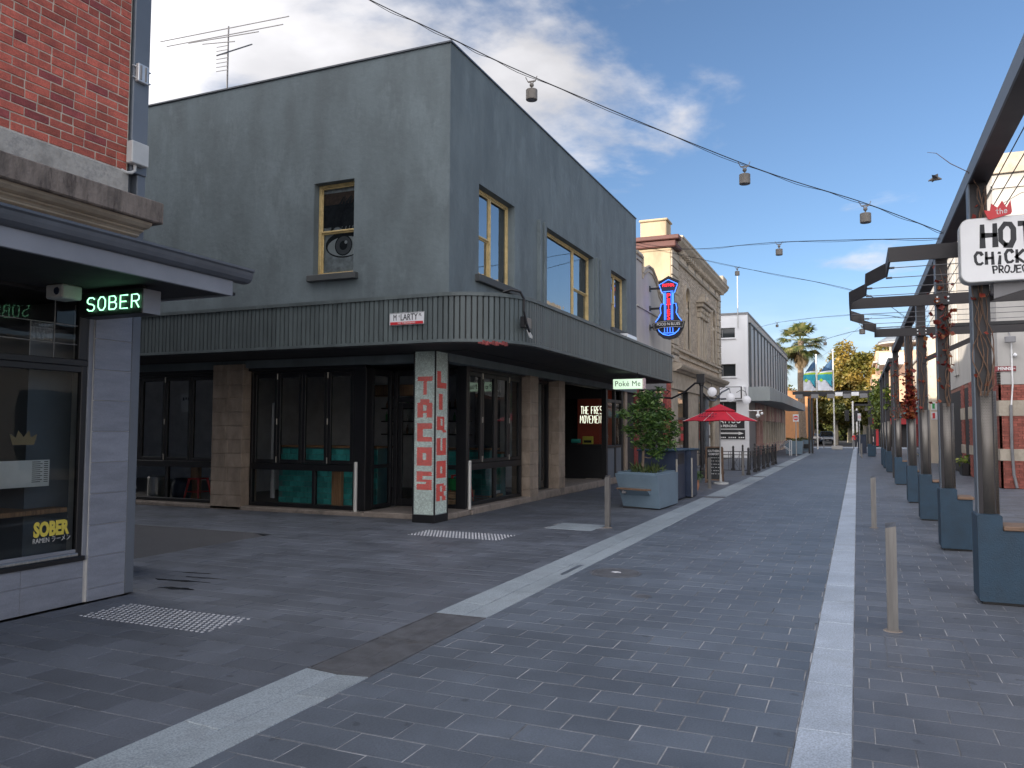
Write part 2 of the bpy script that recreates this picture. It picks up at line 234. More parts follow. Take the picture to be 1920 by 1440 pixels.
# ------------------------------------------------------------------ mesh helpers
class MB:
    def __init__(s): s.v = []; s.f = []; s.m = []
    def add(s, vs, fs, m=0):
        o = len(s.v); s.v += [tuple(v) for v in vs]; s.f += [tuple(o+i for i in f) for f in fs]; s.m += [m]*len(fs); return s
    def box(s, x0, x1, y0, y1, z0, z1, m=0):
        if x0 > x1: x0, x1 = x1, x0
        if y0 > y1: y0, y1 = y1, y0
        if z0 > z1: z0, z1 = z1, z0
        return s.add([(x, y, z) for z in (z0, z1) for y in (y0, y1) for x in (x0, x1)], [(0, 2, 3, 1), (4, 5, 7, 6), (0, 1, 5, 4), (2, 6, 7, 3), (0, 4, 6, 2), (1, 3, 7, 5)], m)
    def cbox(s, x0, x1, y0, y1, z0, z1, c=.01, m=0):
        if x0 > x1: x0, x1 = x1, x0
        if y0 > y1: y0, y1 = y1, y0
        if z0 > z1: z0, z1 = z1, z0
        c = min(c, (x1-x0)/3, (y1-y0)/3, (z1-z0)/3)
        vs = []; idx = {}
        for i, X in enumerate((x0, x1)):
            for j, Y in enumerate((y0, y1)):
                for k, Z in enumerate((z0, z1)):
                    sx, sy, sz = (1, -1)[i], (1, -1)[j], (1, -1)[k]
                    idx[i, j, k] = len(vs); vs += [(X, Y+sy*c, Z+sz*c), (X+sx*c, Y, Z+sz*c), (X+sx*c, Y+sy*c, Z)]
        a = lambda i, j, k, n: idx[i, j, k]+n
        fs = []
        for i in (0, 1):
            q = [a(i, 0, 0, 0), a(i, 1, 0, 0), a(i, 1, 1, 0), a(i, 0, 1, 0)]; fs.append(q if i else q[::-1])
        for j in (0, 1):
            q = [a(0, j, 0, 1), a(1, j, 0, 1), a(1, j, 1, 1), a(0, j, 1, 1)]; fs.append(q[::-1] if j else q)
        for k in (0, 1):
            q = [a(0, 0, k, 2), a(1, 0, k, 2), a(1, 1, k, 2), a(0, 1, k, 2)]; fs.append(q if k else q[::-1])
        for j in (0, 1):
            for k in (0, 1):
                q = [a(0, j, k, 1), a(1, j, k, 1), a(1, j, k, 2), a(0, j, k, 2)]; fs.append(q if (j == k) else q[::-1])
        for i in (0, 1):
            for k in (0, 1):
                q = [a(i, 0, k, 0), a(i, 1, k, 0), a(i, 1, k, 2), a(i, 0, k, 2)]; fs.append(q if (i != k) else q[::-1])
        for i in (0, 1):
            for j in (0, 1):
                q = [a(i, j, 0, 0), a(i, j, 1, 0), a(i, j, 1, 1), a(i, j, 0, 1)]; fs.append(q if (i == j) else q[::-1])
        for k_, v_ in idx.items(): fs.append((v_, v_+1, v_+2) if (sum(k_) % 2 == 0) else (v_+2, v_+1, v_))
        return s.add(vs, fs, m)
    def prism(s, pts, ax, a, b, m=0):
        """pts: 2-D outline in the plane across axis ax (x: (y,z), y: (x,z), z: (x,y)), swept from a to b"""
        def P(p, t): return {'x': (t, p[0], p[1]), 'y': (p[0], t, p[1]), 'z': (p[0], p[1], t)}[ax]
        n = len(pts)
        return s.add([P(p, a) for p in pts]+[P(p, b) for p in pts], [tuple(range(n))[::-1], tuple(range(n, 2*n))]+[(i, (i+1) % n, n+(i+1) % n, n+i) for i in range(n)], m)
    def cyl(s, p0, p1, r0, r1=None, n=12, m=0, caps=True):
        r1 = r0 if r1 is None else r1; p0, p1 = Vector(p0), Vector(p1); d = (p1-p0).normalized()
        u = d.orthogonal().normalized(); w = d.cross(u)
        vs = [p0+(u*math.cos(2*PI*i/n)+w*math.sin(2*PI*i/n))*r0 for i in range(n)]+[p1+(u*math.cos(2*PI*i/n)+w*math.sin(2*PI*i/n))*r1 for i in range(n)]
        fs = [(i, (i+1) % n, n+(i+1) % n, n+i) for i in range(n)]
        if caps: fs += [tuple(range(n))[::-1], tuple(range(n, 2*n))]
        return s.add(vs, fs, m)
    def tube(s, path, r, n=6, m=0, closed=False):
        P = [Vector(p) for p in path]; k = len(P); rs = r if isinstance(r, (list, tuple)) else [r]*k; vs = []; u = None
        for i in range(k):
            d = (P[(i+1) % k]-P[i-1]) if closed else (P[min(i+1, k-1)]-P[max(i-1, 0)])
            d = d.normalized() if d.length > 1e-9 else Vector((0, 0, 1))
            u = d.orthogonal().normalized() if u is None else (u-d*u.dot(d)).normalized() if (u-d*u.dot(d)).length > 1e-6 else d.orthogonal().normalized()
            w = d.cross(u)
            vs += [P[i]+(u*math.cos(2*PI*j/n)+w*math.sin(2*PI*j/n))*rs[i] for j in range(n)]
        fs = [(i*n+j, i*n+(j+1) % n, ((i+1) % k)*n+(j+1) % n, ((i+1) % k)*n+j) for i in range(k if closed else k-1) for j in range(n)]
        if not closed: fs += [tuple(range(n))[::-1], tuple(range((k-1)*n, k*n))]
        return s.add(vs, fs, m)
    def lathe(s, cx, cy, prof, n=20, m=0):
        k = len(prof); vs = [(cx+r*math.cos(2*PI*j/n), cy+r*math.sin(2*PI*j/n), z) for r, z in prof for j in range(n)]
        fs = [(i*n+j, i*n+(j+1) % n, (i+1)*n+(j+1) % n, (i+1)*n+j) for i in range(k-1) for j in range(n)]
        fs += [tuple(range(n))[::-1], tuple(range((k-1)*n, k*n))]
        return s.add(vs, fs, m)
    def quad(s, a, b, c, d, m=0): return s.add([a, b, c, d], [(0, 1, 2, 3)], m)
    def ball(s, c, r, n=10, m=0, sx=1, sy=1, sz=1):
        vs = []; fs = []
        for i in range(1, n):
            for j in range(2*n): th = PI*i/n; ph = PI*j/n; vs.append((c[0]+r*sx*math.sin(th)*math.cos(ph), c[1]+r*sy*math.sin(th)*math.sin(ph), c[2]+r*sz*math.cos(th)))
        w = 2*n
        fs = [(i*w+j, (i+1)*w+j, (i+1)*w+(j+1) % w, i*w+(j+1) % w) for i in range(n-2) for j in range(w)]
        vs += [(c[0], c[1], c[2]+r*sz), (c[0], c[1], c[2]-r*sz)]; t = len(vs)-2
        fs += [(t, j, (j+1) % w) for j in range(w)]+[(t+1, (n-2)*w+(j+1) % w, (n-2)*w+j) for j in range(w)]
        return s.add(vs, fs, m)
    def mesh(s, name, mats):
        me = bpy.data.meshes.new(name); me.from_pydata(s.v, [], s.f)
        if not isinstance(mats, (list, tuple)): mats = [mats]
        for q in mats: me.materials.append(q)
        if len(mats) > 1: me.polygons.foreach_set('material_index', s.m)
        me.update(); return me
    def build(s, name, mats, parent=None, kind=None, label=None, smooth=False):
        me = s.mesh(name, mats)
        if smooth: me.polygons.foreach_set('use_smooth', [True]*len(me.polygons))
        return place(name, me, parent, kind, label)
def wl(o):
    v = Vector((0, 0, 0))
    while o is not None: v += o.location; o = o.parent
    return v
def place(name, me, parent=None, kind=None, label=None, loc=None):
    o = bpy.data.objects.new(name, me); C.objects.link(o)
    base = Vector(loc) if loc is not None else Vector((0, 0, 0))
    if parent is not None: o.parent = parent; base = base-wl(parent)      # geometry is in world metres, so subtract the parent's place
    o.location = base
    if kind: o['kind'] = kind
    if label: o['label'] = label
    return o
def thing(name, label, cat, loc=(0, 0, 0), group=None):
    o = bpy.data.objects.new(name, None); C.objects.link(o); o.location = loc; o.empty_display_size = .2
    o['label'] = label; o['category'] = cat
    if group: o['group'] = group
    return o
def tag(o, label, cat, group=None):
    o['label'] = label; o['category'] = cat
    if group: o['group'] = group
    return o
def rebase(o, loc):
    """move a one-mesh thing's origin to loc without moving its geometry"""
    L = Vector(loc); o.data.transform(Matrix.Translation(-L)); o.location = L; return o
def dup(root, loc, rz=None, label=None):
    r = root.copy(); C.objects.link(r); r.location = loc
    if rz is not None: r.rotation_euler = (0, 0, rz)
    if label: r['label'] = label
    for ch in list(root.children):
        c = ch.copy(); C.objects.link(c); c.parent = r
        for g in ch.children: d = g.copy(); C.objects.link(d); d.parent = c
    return r
def part_at(name, mb, mats, parent, smooth=False, label=None, kind=None):
    """a part whose coordinates are already local to its parent"""
    me = mb.mesh(name, mats)
    if smooth: me.polygons.foreach_set('use_smooth', [True]*len(me.polygons))
    o = bpy.data.objects.new(name, me); C.objects.link(o); o.parent = parent
    if label: o['label'] = label
    if kind: o['kind'] = kind
    return o

# flat print: text with Blender's built-in font, placed on a surface
_dg = None
def text(name, body, size, origin, right, upv, m, parent=None, bold=.0, ext=.002, sx=1., align='CENTER', spacing=1., kind=None):
    cu = bpy.data.curves.new(name, 'FONT'); cu.body = body; cu.size = size; cu.extrude = ext; cu.offset = bold; cu.align_x = align; cu.align_y = 'CENTER'; cu.space_character = spacing; cu.resolution_u = 3
    tmp = bpy.data.objects.new(name, cu); C.objects.link(tmp); bpy.context.view_layer.update()
    me = bpy.data.meshes.new_from_object(tmp.evaluated_get(bpy.context.evaluated_depsgraph_get())); bpy.data.objects.remove(tmp); me.name = name
    r = Vector(right).normalized(); u = Vector(upv).normalized(); n = r.cross(u)
    me.transform(Matrix(((r.x*sx, u.x, n.x, origin[0]), (r.y*sx, u.y, n.y, origin[1]), (r.z*sx, u.z, n.z, origin[2]), (0, 0, 0, 1))))
    me.materials.clear(); me.materials.append(m)
    o = place(name, me, parent)
    return o
# stroke letters on a 0..1 x 0..1 cell
SF = {
 'A': [[(0, 0), (.5, 1), (1, 0)], [(.2, .38), (.8, .38)]], 'B': [[(0, 0), (0, 1), (.7, 1), (.9, .85), (.9, .65), (.7, .53), (0, .53)], [(.7, .53), (1, .4), (1, .15), (.75, 0), (0, 0)]],
 'C': [[(1, .85), (.75, 1), (.25, 1), (0, .75), (0, .25), (.25, 0), (.75, 0), (1, .15)]], 'D': [[(0, 0), (0, 1), (.6, 1), (1, .7), (1, .3), (.6, 0), (0, 0)]],
 'E': [[(1, 1), (0, 1), (0, 0), (1, 0)], [(0, .52), (.8, .52)]], 'F': [[(1, 1), (0, 1), (0, 0)], [(0, .52), (.8, .52)]], 'G': [[(1, .85), (.75, 1), (.25, 1), (0, .75), (0, .25), (.25, 0), (.75, 0), (1, .2), (1, .5), (.6, .5)]],
 'H': [[(0, 0), (0, 1)], [(1, 0), (1, 1)], [(0, .5), (1, .5)]], 'I': [[(.5, 0), (.5, 1)]], 'J': [[(.9, 1), (.9, .2), (.65, 0), (.25, 0), (0, .2)]], 'K': [[(0, 0), (0, 1)], [(1, 1), (0, .42), (1, 0)]],
 'L': [[(0, 1), (0, 0), (1, 0)]], 'M': [[(0, 0), (.1, 1), (.5, .35), (.9, 1), (1, 0)]], 'N': [[(0, 0), (0, 1), (1, 0), (1, 1)]], 'O': [[(.3, 0), (.7, 0), (1, .25), (1, .75), (.7, 1), (.3, 1), (0, .75), (0, .25), (.3, 0)]],
 'P': [[(0, 0), (0, 1), (.75, 1), (1, .85), (1, .62), (.75, .47), (0, .47)]], 'R': [[(0, 0), (0, 1), (.75, 1), (1, .85), (1, .62), (.75, .5), (0, .5)], [(.5, .5), (1, 0)]],
 'S': [[(1, .87), (.75, 1), (.25, 1), (0, .82), (0, .65), (.25, .53), (.75, .47), (1, .33), (1, .15), (.75, 0), (.25, 0), (0, .13)]], 'T': [[(0, 1), (1, 1)], [(.5, 1), (.5, 0)]],
 'U': [[(0, 1), (0, .25), (.25, 0), (.75, 0), (1, .25), (1, 1)]], 'V': [[(0, 1), (.5, 0), (1, 1)]], 'i': [[(.5, 0), (.5, .66)], [(.5, .9), (.5, .96)]], 'h': [[(0, 0), (0, 1)], [(0, .4), (.4, .6), (.8, .45), (.8, 0)]], 't': [[(.4, 1), (.4, .1), (.8, 0)], [(0, .7), (.9, .7)]], 'e': [[(0, .3), (.9, .35), (.7, .6), (.3, .6), (0, .35), (.1, .05), (.5, 0), (.9, .12)]],
 '8': [[(.5, .52), (.15, .7), (.2, .95), (.5, 1), (.8, .95), (.85, .7), (.5, .52), (.1, .35), (.1, .1), (.5, 0), (.9, .1), (.9, .35), (.5, .52)]],
 'o': [[(.3, 0), (.7, 0), (.95, .2), (.95, .45), (.7, .62), (.3, .62), (.05, .45), (.05, .2), (.3, 0)]], 'k': [[(0, 0), (0, 1)], [(.8, .62), (0, .28), (.85, 0)]], '´': [[(.4, .78), (.7, .95)]],
}
def strokes(word, origin, right, upv, w, h, gap):
    o = Vector(origin); r = Vector(right).normalized(); u = Vector(upv).normalized(); res = []
    for k, ch in enumerate(word):
        for pl in SF.get(ch, []): res.append([o+r*(k*(w+gap)+x*w)+u*(y*h) for x, y in pl])
    return res
def ribbon(mb, path, wd, nrm, th, m=0):
    """flat brush stroke of width wd along path, raised th off its board"""
    n = Vector(nrm).normalized(); k = len(path); L = []; Rr = []
    for i, p in enumerate(path):
        d0 = (path[i]-path[i-1]).normalized() if i else None; d1 = (path[i+1]-path[i]).normalized() if i < k-1 else None
        d = (d0+d1).normalized() if d0 and d1 and (d0+d1).length > .2 else (d1 or d0)
        s = d.cross(n).normalized(); wv = wd[i] if isinstance(wd, list) else wd
        f = 1 if not (d0 and d1) else min(1.5, 1/max(.5, d.dot(d1)))
        p = p.copy()
        if i == 0: p -= d*wv*.3
        if i == k-1: p += d*wv*.3
        L.append(p+s*wv/2*f+n*th); Rr.append(p-s*wv/2*f+n*th)
    for i in range(k-1):
        a, b, c, d = L[i], Rr[i], Rr[i+1], L[i+1]
        mb.add([a, b, c, d, a-n*th, b-n*th, c-n*th, d-n*th], [(0, 1, 2, 3), (0, 4, 5, 1), (1, 5, 6, 2), (2, 6, 7, 3), (3, 7, 4, 0)], m)
def wall_open(mb, ax, c0, c1, a0, a1, z0, z1, ops, m=0):
    """a wall slab (thickness c0..c1 on axis ax) running a0..a1 with rectangular openings (a, b, za, zb)"""
    As = sorted({a0, a1, *[o[0] for o in ops], *[o[1] for o in ops]}); Zs = sorted({z0, z1, *[o[2] for o in ops], *[o[3] for o in ops]})
    for i in range(len(As)-1):
        run = None
        for j in range(len(Zs)-1):
            am, zm = (As[i]+As[i+1])/2, (Zs[j]+Zs[j+1])/2
            hole = any(o[0] < am < o[1] and o[2] < zm < o[3] for o in ops)
            if not hole: run = (run[0] if run else Zs[j], Zs[j+1])
            if (hole or j == len(Zs)-2) and run:
                if ax == 'x': mb.box(c0, c1, As[i], As[i+1], run[0], run[1], m)
                else: mb.box(As[i], As[i+1], c0, c1, run[0], run[1], m)
                run = None
def leafcloud(name, cent, size, m, parent=None, kind=None, label=None, aspect=.5, cat=None, droop=0.):
    """many small bent leaf faces at given centres (numpy n x 3)"""
    n = len(cent); a = rng.uniform(0, 2*PI, n); el = rng.uniform(-.9, .7, n)-droop
    d = np.stack([np.cos(a)*np.cos(el), np.sin(a)*np.cos(el), np.sin(el)], 1)
    q = rng.normal(size=(n, 3)); s = np.cross(d, q); s /= np.linalg.norm(s, axis=1)[:, None]
    L = size*rng.uniform(.6, 1.3, n)[:, None]; w = L*aspect*.5; nn = np.cross(d, s)
    v = np.stack([cent, cent+d*L*.5+s*w+nn*L*.06, cent+d*L, cent+d*L*.5-s*w+nn*L*.06], 1).reshape(-1, 3)
    me = bpy.data.meshes.new(name); me.vertices.add(4*n); me.vertices.foreach_set('co', v.ravel())
    me.loops.add(4*n); me.loops.foreach_set('vertex_index', np.arange(4*n)); me.polygons.add(n); me.polygons.foreach_set('loop_start', np.arange(n)*4); me.polygons.foreach_set('loop_total', np.full(n, 4))
    me.materials.append(m); me.update(); me.validate()
    return place(name, me, parent, kind, label)
# ================================================================== GROUND
def struct(name, mb, m, parent=None, smooth=False):
    return mb.build(name, m, parent, kind='structure' if parent is None else None, smooth=smooth)
g = MB(); g.quad((-1500, -1500, -.05), (1500, -1500, -.05), (1500, 1500, -.05), (-1500, 1500, -.05)); struct('ground', g, M['asph'])
def stone_verts(w, l, c=.0035, h=.022):
    x, y = w/2, l/2
    vs = [(-x+c, -y+c, 0), (x-c, -y+c, 0), (x-c, y-c, 0), (-x+c, y-c, 0), (-x, -y, -c), (x, -y, -c), (x, y, -c), (-x, y, -c), (-x, -y, -h), (x, -y, -h), (x, y, -h), (-x, y, -h)]
    fs = [(0, 1, 2, 3)]+[(i, 4+i, 4+(i+1) % 4, (i+1) % 4) for i in range(4)]+[(4+i, 8+i, 8+(i+1) % 4, 4+(i+1) % 4) for i in range(4)]
    return vs, fs
_pm = {}
def pave(name, zones, m, skip=(), L=.396, P=.2435, near=300, y_off=.0, jw=.007, sheet_z=-.0042, piece='paving_stone', single=True):
    g = MB()
    for (x0, x1, y0, y1) in zones: g.quad((x0, y0, sheet_z), (x1, y0, sheet_z), (x1, y1, sheet_z), (x0, y1, sheet_z))
    root = struct(name, g, M['pgrout'])
    cells = []
    for (x0, x1, y0, y1) in zones:
        j0 = math.floor((y0-y_off)/P); j1 = math.ceil((y1-y_off)/P)
        for j in range(j0, j1):
            ya, yb = max(y0, y_off+j*P), min(y1, y_off+(j+1)*P)
            if yb-ya < .03: continue
            off = (-.74 if j % 2 else -.54)+.012*math.sin(j*7.3)
            k0 = math.floor((x0-off)/L); k1 = math.ceil((x1-off)/L)
            for k in range(k0, k1):
                xa, xb = max(x0, off+k*L), min(x1, off+(k+1)*L)
                if xb-xa < .012: continue
                cx, cy = (xa+xb)/2, (ya+yb)/2
                if any(s[0] < cx < s[1] and s[2] < cy < s[3] for s in skip): continue
                cells.append((math.hypot(cx+1.2, cy)+max(0, -cy+2)*5, cx, cy, xb-xa-jw, yb-ya-jw))
    cells.sort(); big = MB()
    for i, (d, cx, cy, w, l) in enumerate(cells):
        dz = rng.uniform(-.0018, .0012)
        if i < near:
            key = (round(w, 3), round(l, 3), m.name)
            if key not in _pm:
                me = bpy.data.meshes.new('paving_stone'); me.from_pydata(*[stone_verts(key[0], key[1])[0], [], stone_verts(key[0], key[1])[1]]); me.materials.append(m); _pm[key] = me
            o = bpy.data.objects.new(piece, _pm[key]); C.objects.link(o); o.parent = root; o.location = (cx, cy, dz); o.rotation_euler = (rng.normal()*.0022, rng.normal()*.0016, rng.normal()*.002)
        else:
            vs, fs = stone_verts(w, l); big.add([(x+cx, y+cy, z+dz) for x, y, z in vs], fs)
    if big.v: big.build('distant_paving_stones', m, root, kind='stuff')
    return root
hatch = (.17, .73, 6.28, 7.27)
pave('roadway', [(-3.02, -.335, 1.2, 66)], M['paver2'], skip=[(-2.95, -2.3, 8.72, 9.4)], y_off=.105, jw=.0075)
lf = pave('left_footpath', [(-6.7, -3.532, 1.2, 5.97), (-8.45, -3.532, 5.97, 12.82), (-14.9, -8.45, 10.15, 12.82), (-6.9, -3.532, 12.82, 66)], M['paver'],
     skip=[(-4.84, -4.02, 12.6, 13.48)], y_off=.01, jw=.0045)
rf = pave('right_footpath', [(-.055, 5.2, 1.2, 26.9), (-.055, 3.8, 26.9, 66)], M['paver'], skip=[], y_off=.1, jw=.0055)
# granite bands
def band(name, rows, y0, y1, ln, mats, gaps=()):
    g = MB(); g.quad((rows[0][0], y0, -.03), (rows[-1][1], y0, -.03), (rows[-1][1], y1, -.03), (rows[0][0], y1, -.03)); root = struct(name, g, M['sign_bk'])
    for r_, (xa, xb, za, zb) in enumerate(rows):
        y = y0+(.43*ln*r_)
        y = y0
        first = True
        while y < y1:
            l = ln*(.55 if first and r_ else 1); first = False
            ye = min(y+l, y1)
            segs = [(y, ye)]
            for (ga, gb) in gaps: segs = [s for a, b in segs for s in ((a, min(b, ga)), (max(a, gb), b)) if s[1]-s[0] > .04]
            for a, b in segs:
                mb = MB(); c = .004; a_, b_ = a+.003, b-.003; x0, x1 = xa+.0025, xb-.0025
                dz = rng.uniform(-.001, .001)
                mb.add([(x0, a_, -.03), (x1, a_, -.03), (x1, b_, -.03), (x0, b_, -.03), (x0, a_, za-c+dz), (x1, a_, zb-c+dz), (x1, b_, zb-c+dz), (x0, b_, za-c+dz), (x0+c, a_+c, za+dz), (x1-c, a_+c, zb+dz), (x1-c, b_-c, zb+dz), (x0+c, b_-c, za+dz)],
                       [(0, 1, 5, 4), (1, 2, 6, 5), (2, 3, 7, 6), (3, 0, 4, 7), (4, 5, 9, 8), (5, 6, 10, 9), (6, 7, 11, 10), (7, 4, 8, 11), (8, 9, 10, 11)])
                o = mb.build('granite_slab', mats, root)
            y = ye
    return root
GAPS = [(4.6, 6.44), (20.05, 20.5), (29.7, 30.1), (38.4, 38.8), (47.2, 47.6)]
band('drain_channel', [(-3.53, -3.272, .001, -.012), (-3.27, -3.02, -.012, .001)], 1.2, 66, 1.15, M['granite2'], GAPS)
band('kerb_strip', [(-.335, -.055, .002, .002)], 1.2, 84, .9, M['granite'])
def grate(y0, y1, label):
    t = thing('drain_grate', label, 'drain grate', (-3.275, (y0+y1)/2, 0), 'grates in the stone channel')
    f = MB(); x0, x1 = -3.528, -3.022
    f.box(x0, x0+.012, y0, y1, -.03, .003); f.box(x1-.012, x1, y0, y1, -.03, .003); f.box(x0+.012, x1-.012, y0, y0+.012, -.03, .003); f.box(x0+.012, x1-.012, y1-.012, y1, -.03, .003); f.build('frame', M['grate'], t)
    b = MB(); y = y0+.02
    while y < y1-.015: b.box(x0+.012, -3.28, y, y+.009, -.022, -.003); b.box(-3.27, x1-.012, y, y+.009, -.022, -.003); y += .0165
    b.box(-3.28, -3.27, y0+.012, y1-.012, -.03, -.004); b.build('bars', M['grate'], t, kind='stuff')
    return t
grate(4.61, 5.5, 'dark iron drain grate in the pale granite channel nearest the camera')
grate(5.52, 6.43, 'dark iron drain grate in the channel, just beyond the nearest one')
for y, l in ((20.05, 'small grate breaking the stone channel beside the potted palm'), (29.7, 'small channel grate near the start of the black railing'), (38.4, 'small channel grate beside the middle of the black railing'), (47.2, 'farthest small channel grate, past the black railing')): grate(y+.02, y+.4, l)
# asphalt in the side lane, puddle, slabs
g = MB(); g.prism([(-30, 5.97), (-8.44, 5.97), (-8.44, 9.9), (-8.9, 10.14), (-30, 10.14)], 'z', -.03, -.004); struct('lane_asphalt', g, M['asph'])
g = MB(); g.quad((-30, 10.14, -.012), (-14.9, 10.14, -.012), (-14.9, 12.8, -.012), (-30, 12.8, -.012)); struct('lane_footpath', g, M['asph'])
g = MB()
for (cx, cy, rx, ry, s) in ((-6.8, 6.62, .34, .035, 1), (-6.7, 6.85, .28, .022, 2), (-6.5, 6.3, .2, .05, 3), (-7.0, 7.05, .25, .02, 4)):
    pts = [(cx+rx*math.cos(a)*(1+.25*math.sin(3*a+s)), cy+ry*math.sin(a)*(1+.3*math.sin(5*a+s)) + .12*math.cos(a)*rx) for a in [2*PI*i/28 for i in range(28)]]
    g.add([(x, y, .0012) for x, y in pts], [tuple(range(28))])
g.build('puddle', M['wet'], kind='stuff')
slab = MB(); slab.cbox(-4.83, -4.43, 12.62, 13.46, -.02, .004, .004); slab.cbox(-4.425, -4.03, 12.6, 13.45, -.02, .004, .004); o = slab.build('service_cover', M['granite2']); tag(o, 'pale stone service cover set in the paving beside the left hand square bollard', 'service cover'); rebase(o, (-4.43, 13.04, 0))
# manhole and small cover
t = thing('manhole_cover', 'round rust brown ribbed manhole cover in the road, splashed white', 'manhole cover', (-2.6, 9.06, 0))
b = MB(); b.lathe(-2.6, 9.06, [(.30, -.03), (.30, .002), (.275, .003), (.272, -.006), (.0, -.006)], 32); b.build('rim', M['grate'], t)
b = MB()
for k in range(-12, 13):
    x = k*.021; h = math.sqrt(.265**2-x*x) if abs(x) < .265 else 0
    if h > .03: b.box(-2.6-h, -2.6+h, 9.06+x-.006, 9.06+x+.006, -.005, .003)
b.build('ribs', M['grate'], t, kind='stuff')
b = MB(); b.add([(-2.60+r*math.cos(a), 9.08+.7*r*math.sin(a), .005) for a, r in [(2*PI*i/12, .055*(1+.35*math.sin(3*i))) for i in range(12)]], [tuple(range(12))]); b.build('white_splash', M['guano'], t)
# filler ring of stone round the manhole
g = MB()
for k in range(24):
    a0, a1 = 2*PI*k/24, 2*PI*(k+1)/24
    def sq(a): c_, s_ = math.cos(a), math.sin(a); q = 1/max(abs(c_)/.55, abs(s_)/.45); return (-2.62+c_*q, 9.06+s_*q)
    g.add([(-2.6+.302*math.cos(a0), 9.06+.302*math.sin(a0), -.0036), (-2.6+.302*math.cos(a1), 9.06+.302*math.sin(a1), -.0036), (*sq(a1), -.0036), (*sq(a0), -.0036)], [(0, 3, 2, 1)])
struct('manhole_surround', g, M['paver2'])
t = thing('valve_cover', 'small round iron valve cover in the road in front of the manhole', 'valve cover', (-2.0, 7.9, 0))
b = MB(); b.lathe(-2.0, 7.9, [(.10, -.01), (.10, .003), (.085, .0035), (.083, .0015), (0, .0015)], 24); b.build('lid', M['grate'], t)
b = MB(); [b.box(-2.07, -1.93, 7.9+k*.03-.005, 7.9+k*.03+.005, .0016, .0035) for k in (-1, 0, 1)]; b.build('ribs', M['grate'], t)
# infilled hatch in the right footpath
b = MB()
for x0, x1, y0, y1 in ((.165, .178, 6.28, 7.27), (.722, .735, 6.28, 7.27), (.178, .722, 6.28, 6.292), (.178, .722, 7.258, 7.27)): b.box(x0, x1, y0, y1, -.004, .0025)
o = b.build('hatch_frame', M['grate']); tag(o, 'thin dark steel frame of a paved hatch behind the near right bollard', 'hatch'); rebase(o, (.45, 6.78, 0))
b = MB()
for x0, x1, y0, y1 in ((-.02, .42, 10.6, 10.612), (.41, .42, 10.6, 11.5), (-.02, -.01, 10.6, 11.5)): b.box(x0, x1, y0, y1, -.004, .0025)
# tactile studs
def studs(name, x0, x1, y0, y1, sk, label):
    mb = MB(); nx = int((x1-x0)/.056); ny = int((y1-y0)/.056)
    for i in range(nx):
        for j in range(ny):
            cx, cy = x0+.026+i*.056+(.028 if j % 2 else 0), y0+.025+j*.056
            n = 8; rr = .0175
            vs = [(cx+rr*math.cos(2*PI*k/n), cy+rr*math.sin(2*PI*k/n), .0) for k in range(n)]+[(cx+rr*.72*math.cos(2*PI*k/n), cy+rr*.72*math.sin(2*PI*k/n), .0055) for k in range(n)]
            mb.add(vs, [(k, (k+1) % n, n+(k+1) % n, n+k) for k in range(n)]+[tuple(range(n, 2*n))])
    o = mb.build(name, M['steel'], kind='stuff'); return o
M['stud'] = mat('tactile_stud', (.42, .43, .46), .45, var=.2, vs=20)
for a in ((-6.34, -4.87, 5.02, 5.6), (-6.52, -4.93, 10.93, 11.62)):
    o = studs('tactile_studs', *a, 0, ''); o.data.materials.clear(); o.data.materials.append(M['stud'])

